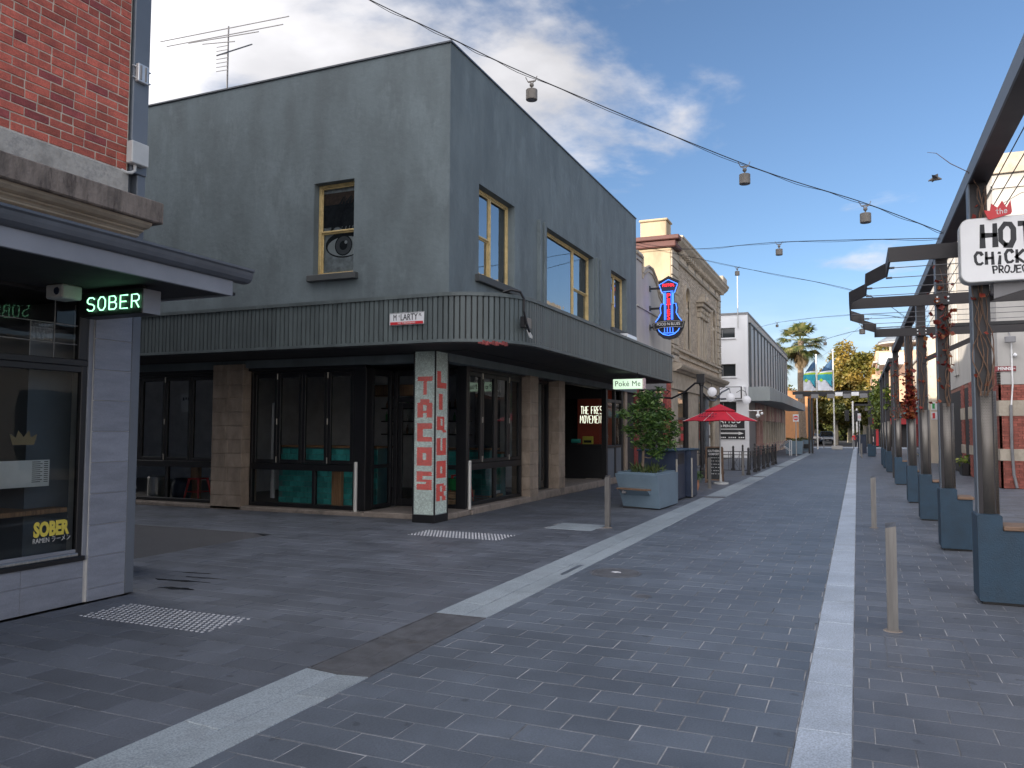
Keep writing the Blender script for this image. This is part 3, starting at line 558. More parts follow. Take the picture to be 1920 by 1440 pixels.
# ================================================================== GENERIC WINDOW
def sash_window(parent, face, c, a0, a1, z0, z1, kind, glass='glass2', depth=.16, fr='gold'):
    """face 'y': wall faces -Y at y=c, a runs along X. face 'x': wall faces +X at x=c, a runs along Y. Window set back by depth."""
    def B(mb, u0, u1, w0, w1, zz0, zz1, ch=.006, m=0):     # w: distance inwards from the wall face
        if face == 'y': mb.cbox(u0, u1, c+w0, c+w1, zz0, zz1, ch, m)
        else: mb.cbox(c-w1, c-w0, u0, u1, zz0, zz1, ch, m)
    base = (( a0+a1)/2, c+depth, z0) if face == 'y' else (c-depth, (a0+a1)/2, z0)
    w = bpy.data.objects.new('window', None); C.objects.link(w); w.parent = parent; w.location = Vector(base)-wl(parent); w.empty_display_size = .1
    f = MB(); t = .055
    B(f, a0, a0+t, depth, depth+.09, z0, z1); B(f, a1-t, a1, depth, depth+.09, z0, z1); B(f, a0+t, a1-t, depth, depth+.09, z1-t, z1); B(f, a0+t, a1-t, depth-.01, depth+.10, z0, z0+t)
    if kind == 'single': xs = [(a0+t, a1-t, .48)]
    elif kind == 'double': mid = (a0+a1)/2-.02; B(f, mid-.03, mid+.03, depth, depth+.08, z0+t, z1-t); xs = [(a0+t, mid-.03, .47), (mid+.03, a1-t, None)]
    elif kind == 'triple': m1, m2 = a0+.42, a1-1.35; B(f, m1-.03, m1+.03, depth, depth+.08, z0+t, z1-t); B(f, m2-.03, m2+.03, depth, depth+.08, z0+t, z1-t); xs = [(a0+t, m1-.03, .46), (m1+.03, m2-.03, None), (m2+.03, a1-t, .46)]
    f.build('frame', M[fr], w)
    for (u0, u1, r_) in xs:
        for (zz0, zz1) in (((z0+t, z0+t+(z1-z0-2*t)*r_), (z0+t+(z1-z0-2*t)*r_+.0, z1-t)) if r_ else ((z0+t, z1-t),)):
            s_ = MB(); q = .032; dd = depth+.02 if (zz1 > z1-t-.01) else depth+.05
            B(s_, u0, u0+q, dd, dd+.035, zz0, zz1, .004); B(s_, u1-q, u1, dd, dd+.035, zz0, zz1, .004); B(s_, u0+q, u1-q, dd, dd+.035, zz1-q, zz1, .004); B(s_, u0+q, u1-q, dd, dd+.035, zz0, zz0+q, .004)
            s_.build('sash', M[fr], w)
            p = MB(); e = dd+.018
            if face == 'y': p.quad((u0+q, c+e, zz0+q), (u1-q, c+e, zz0+q), (u1-q, c+e, zz1-q), (u0+q, c+e, zz1-q))
            else: p.quad((c-e, u0+q, zz0+q), (c-e, u1-q, zz0+q), (c-e, u1-q, zz1-q), (c-e, u0+q, zz1-q))
            p.build('pane', M[glass], w)
    return w

# ================================================================== DARK CORNER BUILDING
X0, Y0, YE, XW, ZT = -6.85, 12.9, 26.55, -30., 8.9
B1 = thing('corner_building', 'dark grey green rendered two storey corner building with a fluted wraparound canopy', 'building', (X0, Y0, 0))
ops_y = [(-9.92, -8.96, 4.7, 6.57)]; ops_x = [(14.15, 15.97, 4.72, 6.57), (17.86, 21.74, 4.56, 6.59), (23.5, 25.3, 4.8, 6.58)]
w = MB(); wall_open(w, 'y', Y0, Y0+.28, XW, X0, 2.9, ZT, ops_y); w.build('lane_wall', M['wall_s'], B1)
w = MB(); wall_open(w, 'x', X0-.28, X0, Y0+.28, YE, 2.9, ZT, ops_x); w.build('street_wall', M['wall_s'], B1)
w = MB(); w.box(XW, X0-.28, YE-.25, YE, 0, ZT-.01); w.box(XW, XW+.2, Y0+.28, YE-.25, 0, ZT-.01); w.build('back_wall', M['wall_s2'], B1)
w = MB(); w.box(XW+.2, X0-.28, Y0+.28, YE-.25, ZT-.6, ZT-.45); w.build('roof', M['grey'], B1)
w = MB(); w.box(XW+.2, X0-.28, Y0+.28, YE-.25, 3.25, 3.4); w.build('upper_floor', M['interd'], B1)
w = MB(); w.box(XW, X0-.3, Y0-.03, Y0+.3, ZT, ZT+.03); w.box(X0-.3, X0+.03, Y0-.03, YE+.0, ZT, ZT+.03); w.build('parapet_capping', M['gutter'], B1)
# rooms behind the upper windows
w = MB(); w.box(-12.5, -7.2, 15.6, 15.7, 3.4, 8.2); w.box(-9.6, -9.5, 15.7, 26, 3.4, 8.2); w.build('room_partition', M['interd'], B1)
sash_window(B1, 'y', Y0, -9.92, -8.96, 4.7, 6.57, 'single', glass='glass')
sash_window(B1, 'x', X0, 14.15, 15.97, 4.72, 6.57, 'double')
sash_window(B1, 'x', X0, 17.86, 21.74, 4.56, 6.59, 'triple')
sash_window(B1, 'x', X0, 23.5, 25.3, 4.8, 6.58, 'double')
for (n_, args) in (('sill', (-10.0, -8.84, Y0-.11, Y0+.16, 4.57, 4.7)), ('sill', (X0-.16, X0+.10, 14.0, 16.12, 4.57, 4.72)), ('sill', (X0-.16, X0+.09, 23.4, 25.4, 4.68, 4.8)), ('sill', (X0-.16, X0+.05, 17.7, 21.9, 4.46, 4.56))):
    w = MB(); w.cbox(*args, .012); w.build(n_, M['wall_s2'], B1)
for (a, b) in ((17.32, 17.44), (17.6, 17.74), (21.86, 21.98), (22.12, 22.26)):
    w = MB(); w.cbox(X0-.02, X0+.09, a, b, 4.3, 6.62, .01); w.build('pilaster_fin', M['wall_s'], B1)
w = MB(); w.box(X0+.0, X0+.035, 17.44, 17.6, 4.3, 6.58); w.box(X0+.0, X0+.035, 21.98, 22.12, 4.3, 6.58); w.build('pilaster_back', M['wall_s'], B1)
# mural reflection painted as a flat print behind the lane window: big monochrome eye
e = thing('eye_reflection_print', 'large black and white eye print standing in for a mural reflection in the lane window', 'picture', (-9.4, Y0+.25, 4.8))
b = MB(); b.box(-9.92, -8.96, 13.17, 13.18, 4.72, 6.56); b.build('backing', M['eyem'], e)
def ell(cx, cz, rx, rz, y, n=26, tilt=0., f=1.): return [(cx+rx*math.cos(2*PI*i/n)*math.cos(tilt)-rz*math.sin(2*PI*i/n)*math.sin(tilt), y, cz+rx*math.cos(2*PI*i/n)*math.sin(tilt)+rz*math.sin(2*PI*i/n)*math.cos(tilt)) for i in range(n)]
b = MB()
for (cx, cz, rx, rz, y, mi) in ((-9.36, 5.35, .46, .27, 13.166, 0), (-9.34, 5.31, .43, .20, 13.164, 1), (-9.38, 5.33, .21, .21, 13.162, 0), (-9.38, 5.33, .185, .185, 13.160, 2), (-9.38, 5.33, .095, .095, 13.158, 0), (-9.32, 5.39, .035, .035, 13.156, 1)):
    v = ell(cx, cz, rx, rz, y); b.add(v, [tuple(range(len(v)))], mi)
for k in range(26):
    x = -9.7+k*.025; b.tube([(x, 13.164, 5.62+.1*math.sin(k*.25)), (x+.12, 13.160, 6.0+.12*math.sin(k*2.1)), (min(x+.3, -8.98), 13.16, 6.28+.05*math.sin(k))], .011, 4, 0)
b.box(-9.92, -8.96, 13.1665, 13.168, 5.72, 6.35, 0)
b.build('painted_eye_reflection', [M['eyed'], M['eyel'], M['grey']], e)
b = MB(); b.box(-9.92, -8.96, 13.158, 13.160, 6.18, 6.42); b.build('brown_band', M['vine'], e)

# canopy (part) > fascia boards, soffit, rails (sub-parts)
CX, CY, CZ0, CZ1, CR, CEND = -5.08, 11.48, 3.08, 3.9, 1.25, 23.9
can = bpy.data.objects.new('canopy', None); C.objects.link(can); can.parent = B1; can.location = Vector((X0, Y0, 3))-wl(B1)
def path_pt(s):
    """runs along the canopy edge: from the lane end (X=-15.6) to the corner curve, then up the street; returns point, outward normal"""
    L1 = (CX-CR)-(-15.6); arc = PI/2*CR
    if s < L1: return Vector((-15.6+s, CY, 0)), Vector((0, -1, 0))
    if s < L1+arc:
        a = (s-L1)/CR; return Vector((CX-CR+CR*math.sin(a), CY+CR-CR*math.cos(a), 0)), Vector((math.sin(a), -math.cos(a), 0))
    return Vector((CX, CY+CR+(s-L1-arc), 0)), Vector((1, 0, 0))
TOT = (CX-CR)+15.6+PI/2*CR+CEND-(CY+CR)
n_b = 236; st = TOT/n_b
for i in range(n_b):
    s0, s1 = i*st+.007, (i+1)*st-.007
    p0, q0 = path_pt(s0); p1, q1 = path_pt(s1); pm, qm = path_pt((s0+s1)/2)
    out_ = .004*rng.random()
    a = p0+q0*(-.03); b_ = p1+q1*(-.03); c_ = p1+q1*(.006+out_)-(p1-p0)*.08; d_ = p0+q0*(.006+out_)+(p1-p0)*.08
    z0, z1 = CZ0+.05, CZ1-.06
    mb = MB(); mb.add([(p.x, p.y, z) for z in (z0, z1) for p in (a, d_, c_, b_)], [(0, 1, 2, 3), (7, 6, 5, 4), (0, 4, 5, 1), (1, 5, 6, 2), (2, 6, 7, 3), (3, 7, 4, 0)])
    mb.build('fascia_board', M['fasc'], can)
def strip(mb, z0, z1, n0, n1, m=0, step=.25):
    k = int(TOT/step); ring = []
    for i in range(k+1):
        p, q = path_pt(TOT*i/k); ring.append((p+q*n0, p+q*n1))
    for i in range(k):
        (a, b), (c, d) = ring[i], ring[i+1]
        mb.add([(a.x, a.y, z0), (b.x, b.y, z0), (d.x, d.y, z0), (c.x, c.y, z0), (a.x, a.y, z1), (b.x, b.y, z1), (d.x, d.y, z1), (c.x, c.y, z1)], [(0, 3, 2, 1), (4, 5, 6, 7), (1, 2, 6, 5), (0, 4, 7, 3)]+([(0, 1, 5, 4)] if i == 0 else [])+([(2, 3, 7, 6)] if i == k-1 else []), m)
mb = MB(); strip(mb, CZ0, CZ0+.05, -.06, .03); mb.build('bottom_rail', M['fasc'], can)
mb = MB(); strip(mb, CZ1-.06, CZ1, -.06, .035); mb.build('top_rail', M['fasc'], can)
mb = MB(); strip(mb, CZ0+.05, CZ1-.06, -.07, -.045, step=.12); mb.build('backing_board', M['blackm'], can)
mb = MB(); strip(mb, CZ0-.02, CZ0+.0, -1.34, -.0, step=.15); 
mb.build('soffit_edge', M['soff'], can)
mb = MB(); mb.box(-15.6, -6.85, 12.75, 14.4, CZ0-.03, CZ0-.002); mb.box(-8.6, -6.3, 14.4, CEND, CZ0-.03, CZ0-.002); mb.box(-6.86, -6.3, 12.6, 14.4, CZ0-.031, CZ0-.004); mb.build('soffit', M['soff'], can)
mb = MB(); strip(mb, CZ1-.12, CZ1-.08, -1.4, -.06, step=.15); mb.build('canopy_roof', M['gutter'], can)
# damaged patch under the corner
mb = MB()
for k in range(9):
    p, q = path_pt((CX-CR)+15.6+.75+k*.055); p = p+q*.01; mb.box(p.x-.03, p.x+.03, p.y-.03, p.y+.03, CZ0-.028-.012*(k % 3), CZ0+.012*((k*5) % 3))
mb.build('broken_edge', M['brick2'], can)
# cable hooks on top of canopy
for (x, y) in ((-9.0, 11.6), (-7.4, 11.6)):
    pass
# ---- ground floor joinery
def fbox(name, parent, m, *bs, ch=.006):
    mb = MB()
    for b_ in bs: mb.cbox(*b_, ch)
    return mb.build(name, M[m], parent)
sh = bpy.data.objects.new('shopfront', None); C.objects.link(sh); sh.parent = B1; sh.location = Vector((-11, 13.05, 0))-wl(B1)
G0 = 13.05
fbox('lane_header', B1, 'black', (-15.6, -8.7, G0-.06, G0+.12, 2.84, 3.05))
# bay 1 and 2 on the lane
def bay_y(x0, x1, panes, lows, zb=.08):
    fbox('outer_frame', sh, 'black', (x0, x0+.06, G0, G0+.1, zb, 2.84), (x1-.06, x1, G0, G0+.1, zb, 2.84), (x0+.06, x1-.06, G0-.01, G0+.11, .82, .95), (x0+.06, x1-.06, G0, G0+.1, zb, zb+.07), (x0+.06, x1-.06, G0, G0+.1, 2.78, 2.84))
    n = len(panes)
    for (a, b) in panes:
        wpn = bpy.data.objects.new('folding_panel', None); C.objects.link(wpn); wpn.parent = sh; wpn.location = Vector(((a+b)/2, G0, .95))-wl(sh)
        t = .075
        fbox('frame', wpn, 'black', (a, a+t, G0+.01, G0+.07, .955, 2.775), (b-t, b, G0+.01, G0+.07, .955, 2.775), (a+t, b-t, G0+.01, G0+.07, .955, .955+t), (a+t, b-t, G0+.01, G0+.07, 2.69, 2.775))
        p = MB(); p.quad((a+t, G0+.045, .955+t), (b-t, G0+.045, .955+t), (b-t, G0+.045, 2.69), (a+t, G0+.045, 2.69)); p.build('pane', M['glass3'], wpn)
    for (a, b) in lows:
        p = MB(); p.quad((a, G0+.05, zb+.07), (b, G0+.05, zb+.07), (b, G0+.05, .82), (a, G0+.05, .82)); p.build('lower_pane', M['glass3'], sh)
    for i in range(len(lows)-1): fbox('mullion', sh, 'black', (lows[i][1], lows[i+1][0], G0+.01, G0+.09, zb+.07, .82))
def evenly(a, b, n): return [(a+(b-a)*i/n+.004, a+(b-a)*(i+1)/n-.004) for i in range(n)]
bay_y(-15.5, -12.4, evenly(-15.44, -12.46, 4), [(-15.44, -13.9), (-13.82, -12.46)])
bay_y(-11.55, -8.95, evenly(-11.49, -9.01, 4), [(-11.49, -9.98), (-9.90, -9.01)])
for x in (-13.95, -15.4, -10.87, -9.62):
    for z in (1.03, 1.8, 2.72): fbox('hinge', sh, 'steel', (x-.008, x+.008, G0-.012, G0+.012, z-.06, z+.06), ch=.003)
fbox('corner_post', sh, 'black', (-8.95, -8.7, G0-.03, G0+.2, .02, 2.9))
# entrance recess
EY = 14.0
fbox('side_light', sh, 'black', (-8.78, -8.70, G0+.2, G0+.28, .1, 2.84), (-8.78, -8.70, EY-.08, EY, .1, 2.84), (-8.78, -8.70, G0+.28, EY-.08, .1, .17), (-8.78, -8.70, G0+.28, EY-.08, .88, .95), (-8.78, -8.70, G0+.28, EY-.08, 2.72, 2.84))
p = MB(); p.quad((-8.74, G0+.28, .17), (-8.74, EY-.08, .17), (-8.74, EY-.08, 2.72), (-8.74, G0+.28, 2.72)); p.build('side_light_pane', M['glass3'], sh)
fbox('entrance_frame', sh, 'black', (-8.70, -8.60, EY, EY+.09, .1, 2.84), (-7.74, -7.66, EY, EY+.09, .1, 2.84), (-7.25, -7.02, EY, EY+.14, .1, 2.9), (-8.60, -7.25, EY+.01, EY+.08, 2.74, 2.84), (-8.60, -7.74, EY+.01, EY+.08, 2.2, 2.3), (-7.66, -7.25, EY+.01, EY+.08, .1, .17), (-7.66, -7.25, EY+.01, EY+.08, .86, .95))
d_ = bpy.data.objects.new('door', None); C.objects.link(d_); d_.parent = sh; d_.location = Vector((-8.17, EY, .1))-wl(sh)
fbox('leaf_frame', d_, 'black', (-8.59, -8.49, EY+.015, EY+.065, .11, 2.19), (-7.85, -7.75, EY+.015, EY+.065, .11, 2.19), (-8.49, -7.85, EY+.015, EY+.065, .11, .26), (-8.49, -7.85, EY+.015, EY+.065, 2.08, 2.19))
p = MB(); p.quad((-8.49, EY+.04, .26), (-7.85, EY+.04, .26), (-7.85, EY+.04, 2.08), (-8.49, EY+.04, 2.08)); p.build('pane', M['glass3'], d_)
fbox('handle', d_, 'steel', (-7.84, -7.81, EY-.03, EY-.01, .95, 1.35), ch=.004)
for q in ((-8.60, -7.74, 2.3, 2.74), (-7.66, -7.25, .95, 2.74), (-7.66, -7.25, .17, .86)):
    p = MB(); p.quad((q[0], EY+.045, q[2]), (q[1], EY+.045, q[2]), (q[1], EY+.045, q[3]), (q[0], EY+.045, q[3])); p.build('transom_pane', M['glass3'], sh)
# street side window bay
GX = -7.08
fbox('street_header', B1, 'black', (GX-.12, GX+.06, EY+.14, 23.2, 2.88, 3.05))
ya, yb = 14.14, 16.95
fbox('outer_frame', sh, 'black', (GX-.1, GX, ya, ya+.06, .13, 2.88), (GX-.1, GX, yb-.06, yb, .13, 2.88), (GX-.11, GX+.01, ya+.06, yb-.06, .84, .97), (GX-.1, GX, ya+.06, yb-.06, .13, .2), (GX-.1, GX, ya+.06, yb-.06, 2.82, 2.88))
for (a, b) in evenly(ya+.06, yb-.06, 4):
    wpn = bpy.data.objects.new('folding_panel', None); C.objects.link(wpn); wpn.parent = sh; wpn.location = Vector((GX, (a+b)/2, .95))-wl(sh); t = .08
    fbox('frame', wpn, 'black', (GX-.07, GX-.01, a, a+t, .975, 2.815), (GX-.07, GX-.01, b-t, b, .975, 2.815), (GX-.07, GX-.01, a+t, b-t, .975, 1.05), (GX-.07, GX-.01, a+t, b-t, 2.73, 2.815))
    p = MB(); p.quad((GX-.045, a+t, 1.05), (GX-.045, b-t, 1.05), (GX-.045, b-t, 2.73), (GX-.045, a+t, 2.73)); p.build('pane', M['glass'], wpn)
for (a, b) in ((ya+.06, 15.5), (15.58, yb-.06)):
    p = MB(); p.quad((GX-.05, a, .2), (GX-.05, b, .2), (GX-.05, b, .84), (GX-.05, a, .84)); p.build('lower_pane', M['glass'], sh)
fbox('mullion', sh, 'black', (GX-.09, GX-.01, 15.5, 15.58, .2, .84))
for y in (14.86, 16.24):
    for z in (1.05, 1.85, 2.75): fbox('hinge', sh, 'steel', (GX-.012, GX+.012, y-.008, y+.008, z-.06, z+.06), ch=.003)
# door glass between the stone columns, deeper part
p = MB(); p.quad((-7.25, 17.6, .2), (-7.25, 19.0, .2), (-7.25, 19.0, 2.8), (-7.25, 17.6, 2.8)); p.build('fixed_pane', M['glass'], sh)
fbox('fixed_pane_frame', sh, 'black', (-7.3, -7.2, 17.58, 19.02, .12, .2), (-7.3, -7.2, 17.58, 19.02, 2.8, 2.9), (-7.3, -7.2, 18.95, 19.02, .2, 2.8))
# plinths
def plinth(name, m, *bs):
    mb = MB(); [mb.cbox(*b_, .02) for b_ in bs]; return mb.build(name, M[m], B1)
plinth('plinth', 'sill', (-15.6, -8.6, 12.83, 13.4, -.02, .075), (-8.6, -6.93, 12.83, 14.05, -.02, .098), (-7.6, -6.90, 14.05, 17.6, -.02, .125), (-8.6, -6.93, 17.6, 23.2, -.02, .175), (-7.6, -6.92, 23.2, 26.5, -.02, .19))
# stone clad columns: every block a piece
def stone_column(x0, x1, y0, y1, z0, z1, h=.285, nx=2):
    cobj = bpy.data.objects.new('stone_column', None); C.objects.link(cobj); cobj.parent = B1; cobj.location = Vector(((x0+x1)/2, (y0+y1)/2, z0))-wl(B1)
    mb = MB(); mb.box(x0+.02, x1-.02, y0+.02, y1-.02, z0, z1); mb.build('core', M['mortar'], cobj)
    z = z0; k = 0
    while z < z1-.02:
        ze = min(z+h, z1); f = .45 if k % 2 else .55
        for (a, b) in ((x0, x0+(x1-x0)*f), (x0+(x1-x0)*f, x1)):
            mb = MB(); mb.cbox(a+.002, b-.002, y0, y1, z+.002, ze-.002, .006); mb.build('stone_block', M['stone'], cobj)
        z = ze; k += 1
stone_column(-12.38, -11.57, 12.83, 13.3, .0, 2.98)
stone_column(-7.36, -6.9, 17.02, 17.55, .0, 2.98)
stone_column(-7.36, -6.93, 19.05, 19.5, .17, 2.98)
# poke shop front (set back entrance, black stall riser)
PY_ = 23.2
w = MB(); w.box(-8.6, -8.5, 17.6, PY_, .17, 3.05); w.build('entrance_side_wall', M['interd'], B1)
pk = bpy.data.objects.new('poke_shopfront', None); C.objects.link(pk); pk.parent = B1; pk.location = Vector((-7.7, PY_, .17))-wl(B1)
fbox('front_frame', pk, 'black', (-8.5, -8.4, PY_, PY_+.1, .17, 3.04), (-7.08, -6.93, PY_, PY_+.15, .17, 3.04), (-8.4, -7.08, PY_, PY_+.1, 2.6, 3.04), (-8.4, -7.08, PY_-.01, PY_+.11, 1.12, 1.22))
fbox('stall_riser', pk, 'black', (-8.4, -7.08, PY_+.02, PY_+.08, .17, 1.12))
p = MB(); p.quad((-8.4, PY_+.05, 1.22), (-7.08, PY_+.05, 1.22), (-7.08, PY_+.05, 2.6), (-8.4, PY_+.05, 2.6)); p.build('front_pane', M['glass'], pk)
fbox('street_frame', pk, 'black', (-7.05, -6.95, 23.35, 23.42, .19, 3.04), (-7.05, -6.95, 24.2, 24.34, .19, 3.04), (-7.05, -6.95, 25.0, 25.2, .19, 3.04), (-7.05, -6.95, 23.42, 24.2, 2.5, 2.6), (-7.05, -6.95, 23.42, 24.2, 1.1, 1.18), (-7.05, -6.95, 24.34, 25.0, 1.1, 1.18), (-7.05, -6.95, 24.34, 25.0, 2.5, 2.6))
fbox('street_riser', pk, 'duct', (-7.03, -6.97, 23.42, 24.2, .19, 1.1), (-7.03, -6.97, 24.34, 25.0, .19, 1.1))
for (a, b) in ((23.42, 24.2), (24.34, 25.0)):
    p = MB(); p.quad((-7.0, a, 1.18), (-7.0, b, 1.18), (-7.0, b, 2.5), (-7.0, a, 2.5)); p.build('street_pane', M['glass'], pk)
fbox('timber_post', pk, 'stone', (-7.1, -6.9, 25.25, 25.5, .19, 3.04))
fbox('end_wall', B1, 'interd', (-7.1, -6.95, 25.5, 26.5, .19, 3.04))
# poke interior
w = MB(); w.box(-8.45, -7.2, 25.0, 25.1, .2, 3.0); w.build('poke_back_wall', M['interred'], B1)
w = MB(); w.box(-8.42, -7.3, 23.9, 24.3, 1.1, 1.16); w.build('poke_counter', M['black'], B1)
b = MB(); b.cbox(-7.95, -7.6, 24.0, 24.04, 1.2, 1.45, .01); o = b.build('counter_sign', M['yletter']); tag(o, 'small yellow sign standing on the counter behind the poke shop glass', 'counter sign'); rebase(o, (-7.78, 24.02, 1.2))
b = MB(); b.cbox(-7.9, -7.65, 23.985, 23.995, 1.25, 1.33, .003); b2_ = b.build('print', M['ink'], o)
b = MB(); b.cyl((-8.3, 24.0, 1.3), (-8.02, 24.0, 1.3), .07, .07, 12); o = b.build('cup_stack', M['tealg']); o.data.materials.clear(); o.data.materials.append(M['teal']); tag(o, 'stack of teal paper cups lying on the poke shop counter', 'cups'); rebase(o, (-8.16, 24, 1.23))
# ================================================================== TACO SHOP INTERIOR
mb = MB(); mb.box(-29, -7.1, 13.3, 22.9, .0, .07); mb.build('shop_floor', M['floor'], B1)
mb = MB(); mb.box(-29, -7.4, 18.9, 19.0, .07, 3.2); mb.build('shop_back_wall', M['inter'], B1)
mb = MB(); mb.box(-14.0, -13.9, 15.2, 18.9, .07, 3.2); mb.build('shop_inner_wall', M['intw'], B1)
bar = thing('bar_counter', 'long bar behind the four panel lane window clad in teal tiles with timber top', 'bar counter', (-10.2, 13.9, .07))
mb = MB(); mb.box(-11.5, -9.0, 13.92, 14.4, .07, 1.26); mb.build('carcass', M['tealg'], bar)
mb = MB(); mb.cbox(-11.55, -8.95, 13.82, 14.5, 1.26, 1.30, .01); mb.build('counter_top', M['wood'], bar)
for r_ in range(10):
    for c_ in range(13):
        mb = MB(); x = -11.5+c_*.195+(.0975 if r_ % 2 else 0)-.0; mb.cbox(x+.003, min(x+.192, -9.0), 13.905, 13.925, .08+r_*.115+.003, .08+r_*.115+.112, .004); mb.build('tile', M['teal'], bar)
bar3 = thing('bar_counter', 'teal tiled counter seen through the entrance door beyond the mosaic column', 'bar counter', (-8, 15.9, .07))
mb = MB(); mb.box(-9.2, -7.4, 15.92, 16.3, .07, 1.2); mb.build('carcass', M['tealg'], bar3)
mb = MB(); mb.cbox(-9.25, -7.35, 15.85, 16.35, 1.2, 1.24, .01); mb.build('counter_top', M['wood'], bar3)
for r_ in range(9):
    for c_ in range(9):
        mb = MB(); x = -9.2+c_*.2; mb.cbox(x+.003, x+.197, 15.905, 15.922, .08+r_*.12+.003, .08+r_*.12+.117, .004); mb.build('tile', M['teal'], bar3)
bar2 = thing('bar_counter', 'shorter teal tiled counter inside, behind the street side folding windows', 'bar counter', (-8.6, 17.4, .07))
mb = MB(); mb.box(-9.3, -7.5, 16.72, 17.0, .07, 1.1); mb.build('carcass', M['tealg'], bar2)
mb = MB(); mb.cbox(-9.35, -7.45, 16.65, 17.05, 1.1, 1.14, .01); mb.build('counter_top', M['wood'], bar2)
for r_ in range(9):
    for c_ in range(9):
        mb = MB(); x = -9.3+c_*.2; mb.cbox(x+.003, x+.197, 16.705, 16.722, .08+r_*.113+.003, .08+r_*.113+.11, .004); mb.build('tile', M['teal'], bar2)
def stool(loc, h, m, label, group=None):
    t = thing('bar_stool', label, 'stool', loc, group)
    s = MB(); s.cbox(-.16, .16, -.16, .16, h-.03, h, .02); part_at('seat', s, M[m], t)
    for sx in (-1, 1):
        for sy in (-1, 1):
            l = MB(); l.cyl((sx*.13, sy*.13, h-.03), (sx*.21, sy*.21, 0), .028, .018, 6); part_at('leg', l, M[m], t)
    l = MB(); z = h*.4; r_ = .13+.08*.6
    for a, b in (((-r_, -r_, z), (r_, -r_, z)), ((r_, -r_, z), (r_, r_, z)), ((r_, r_, z), (-r_, r_, z)), ((-r_, r_, z), (-r_, -r_, z))): l.cyl(a, b, .009, .009, 5)
    part_at('footrest', l, M[m], t); return t
stool((-13.32, 13.45, .07), .5, 'redp', 'low red metal stool behind the lane window left of the stone column')
stool((-8.35, 14.75, .07), .75, 'black', 'tall black bar stool seen through the entrance door glass')
stool((-7.75, 15.2, .07), .62, 'redp', 'red metal stool seen just right of the mosaic column')
t = thing('metal_keg', 'brushed steel drum on the floor behind the leftmost lane window', 'drum', (-14.6, 13.5, .07)); mb = MB(); mb.lathe(-14.6, 13.5, [(.19, .07), (.2, .1), (.2, .54), (.19, .57), (.16, .58), (0, .58)], 20); mb.build('drum_body', M['steel'], t, smooth=False)
t = thing('blue_barrel', 'blue plastic barrel on the floor beside the red stool', 'barrel', (-13.85, 13.5, .07)); mb = MB(); mb.lathe(-13.85, 13.5, [(.17, .07), (.21, .2), (.21, .42), (.16, .55), (0, .56)], 18); mb.build('barrel_body', M['navy'], t, smooth=True)
for (x, y, m_, lb) in ((-13.65, 13.65, 'wood', 'tall timber post standing inside left of the red stool'), (-9.86, 13.7, 'wood', 'broad timber leg inside, in front of the teal tiled bar')):
    mb = MB(); mb.cbox(x-.11, x+.11, y, y+.12, .07, .92 if x < -12 else .86, .008); o = mb.build('timber_prop', M[m_]); tag(o, lb, 'timber prop'); rebase(o, (x, y, .07))
mb = MB(); mb.cbox(-11.38, -11.3, 13.5, 13.55, .2, 2.2, .004); o = mb.build('white_rail', M['intw']); tag(o, 'white upright board inside the left edge of the four panel window', 'board'); rebase(o, (-11.34, 13.52, .07))
# window shelf with bottles and small things
sh_ = thing('back_shelf', 'dark shelf of bottles on the back wall above the bar', 'shelf', (-10.2, 18.7, 1.5))
for z in (1.5, 1.85, 2.2): mb = MB(); mb.box(-11.9, -9.3, 18.55, 18.88, z, z+.03); mb.build('shelf_board', M['interd'], sh_)
for i in range(36):
    z = 1.53+.35*(i % 3); x = -11.8+(i//3)*.21+rng.uniform(-.03, .03); h = rng.uniform(.16, .26)
    t = thing('bottle', 'bottle among the row on the shelves above the bar', 'bottle', (x, 18.7, z), 'bottles on the shelves above the bar')
    mb = MB(); mb.lathe(0, 0, [(.032, 0), (.034, h*.6), (.013, h*.78), (.013, h), (0, h)], 8); part_at('glass_body', mb, M[['steel', 'green', 'wood', 'lgrey', 'vine'][i % 5]], t)
# folded red umbrella standing by the door inside
t = thing('folded_umbrella', 'folded dark red market umbrella standing inside the entrance', 'umbrella', (-8.35, 15.0, .07))
mb = MB(); mb.cyl((-8.35, 15.0, .1), (-8.35, 15.0, 2.75), .02, .02, 8); mb.build('pole', M['lgrey'], t)
mb = MB(); prof = [(.03, 2.72), (.10, 2.6), (.15, 2.25), (.22, 1.8), (.27, 1.5), (.2, 1.35), (.22, 1.2), (.03, 1.12)]; n = 20
vs = [(-8.35+r_*(1+.28*math.cos(5*2*PI*j/n))*math.cos(2*PI*j/n), 15.0+r_*(1+.28*math.cos(5*2*PI*j/n))*math.sin(2*PI*j/n), z+.04*math.sin(j*1.7)*(z < 1.6)) for r_, z in prof for j in range(n)]
mb.add(vs, [(i*n+j, i*n+(j+1) % n, (i+1)*n+(j+1) % n, (i+1)*n+j) for i in range(len(prof)-1) for j in range(n)]); mb.build('canopy_cloth', M['dred'], t, smooth=True)
mb = MB(); mb.cbox(-9.9, -8.2, 14.9, 15.3, 2.38, 2.62, .02); o = mb.build('hanging_light_box', M['wood']); tag(o, 'warm timber light box hanging near the entrance ceiling', 'light box'); rebase(o, (-9, 15.1, 2.4))
# notice taped inside
mb = MB(); mb.box(-13.55, -13.2, G0+.075, G0+.079, 2.02, 2.4); o = mb.build('notice', M['paper']); tag(o, 'white paper notice taped inside the lane window', 'notice'); rebase(o, (-13.37, G0+.077, 2.02))
mb = MB(); [mb.box(-13.5+k*.07, -13.455+k*.07, G0+.0735, G0+.0745, 2.26+.02*(k % 2), 2.33) for k in range(4)]; mb.build('print', M['ink'], o)
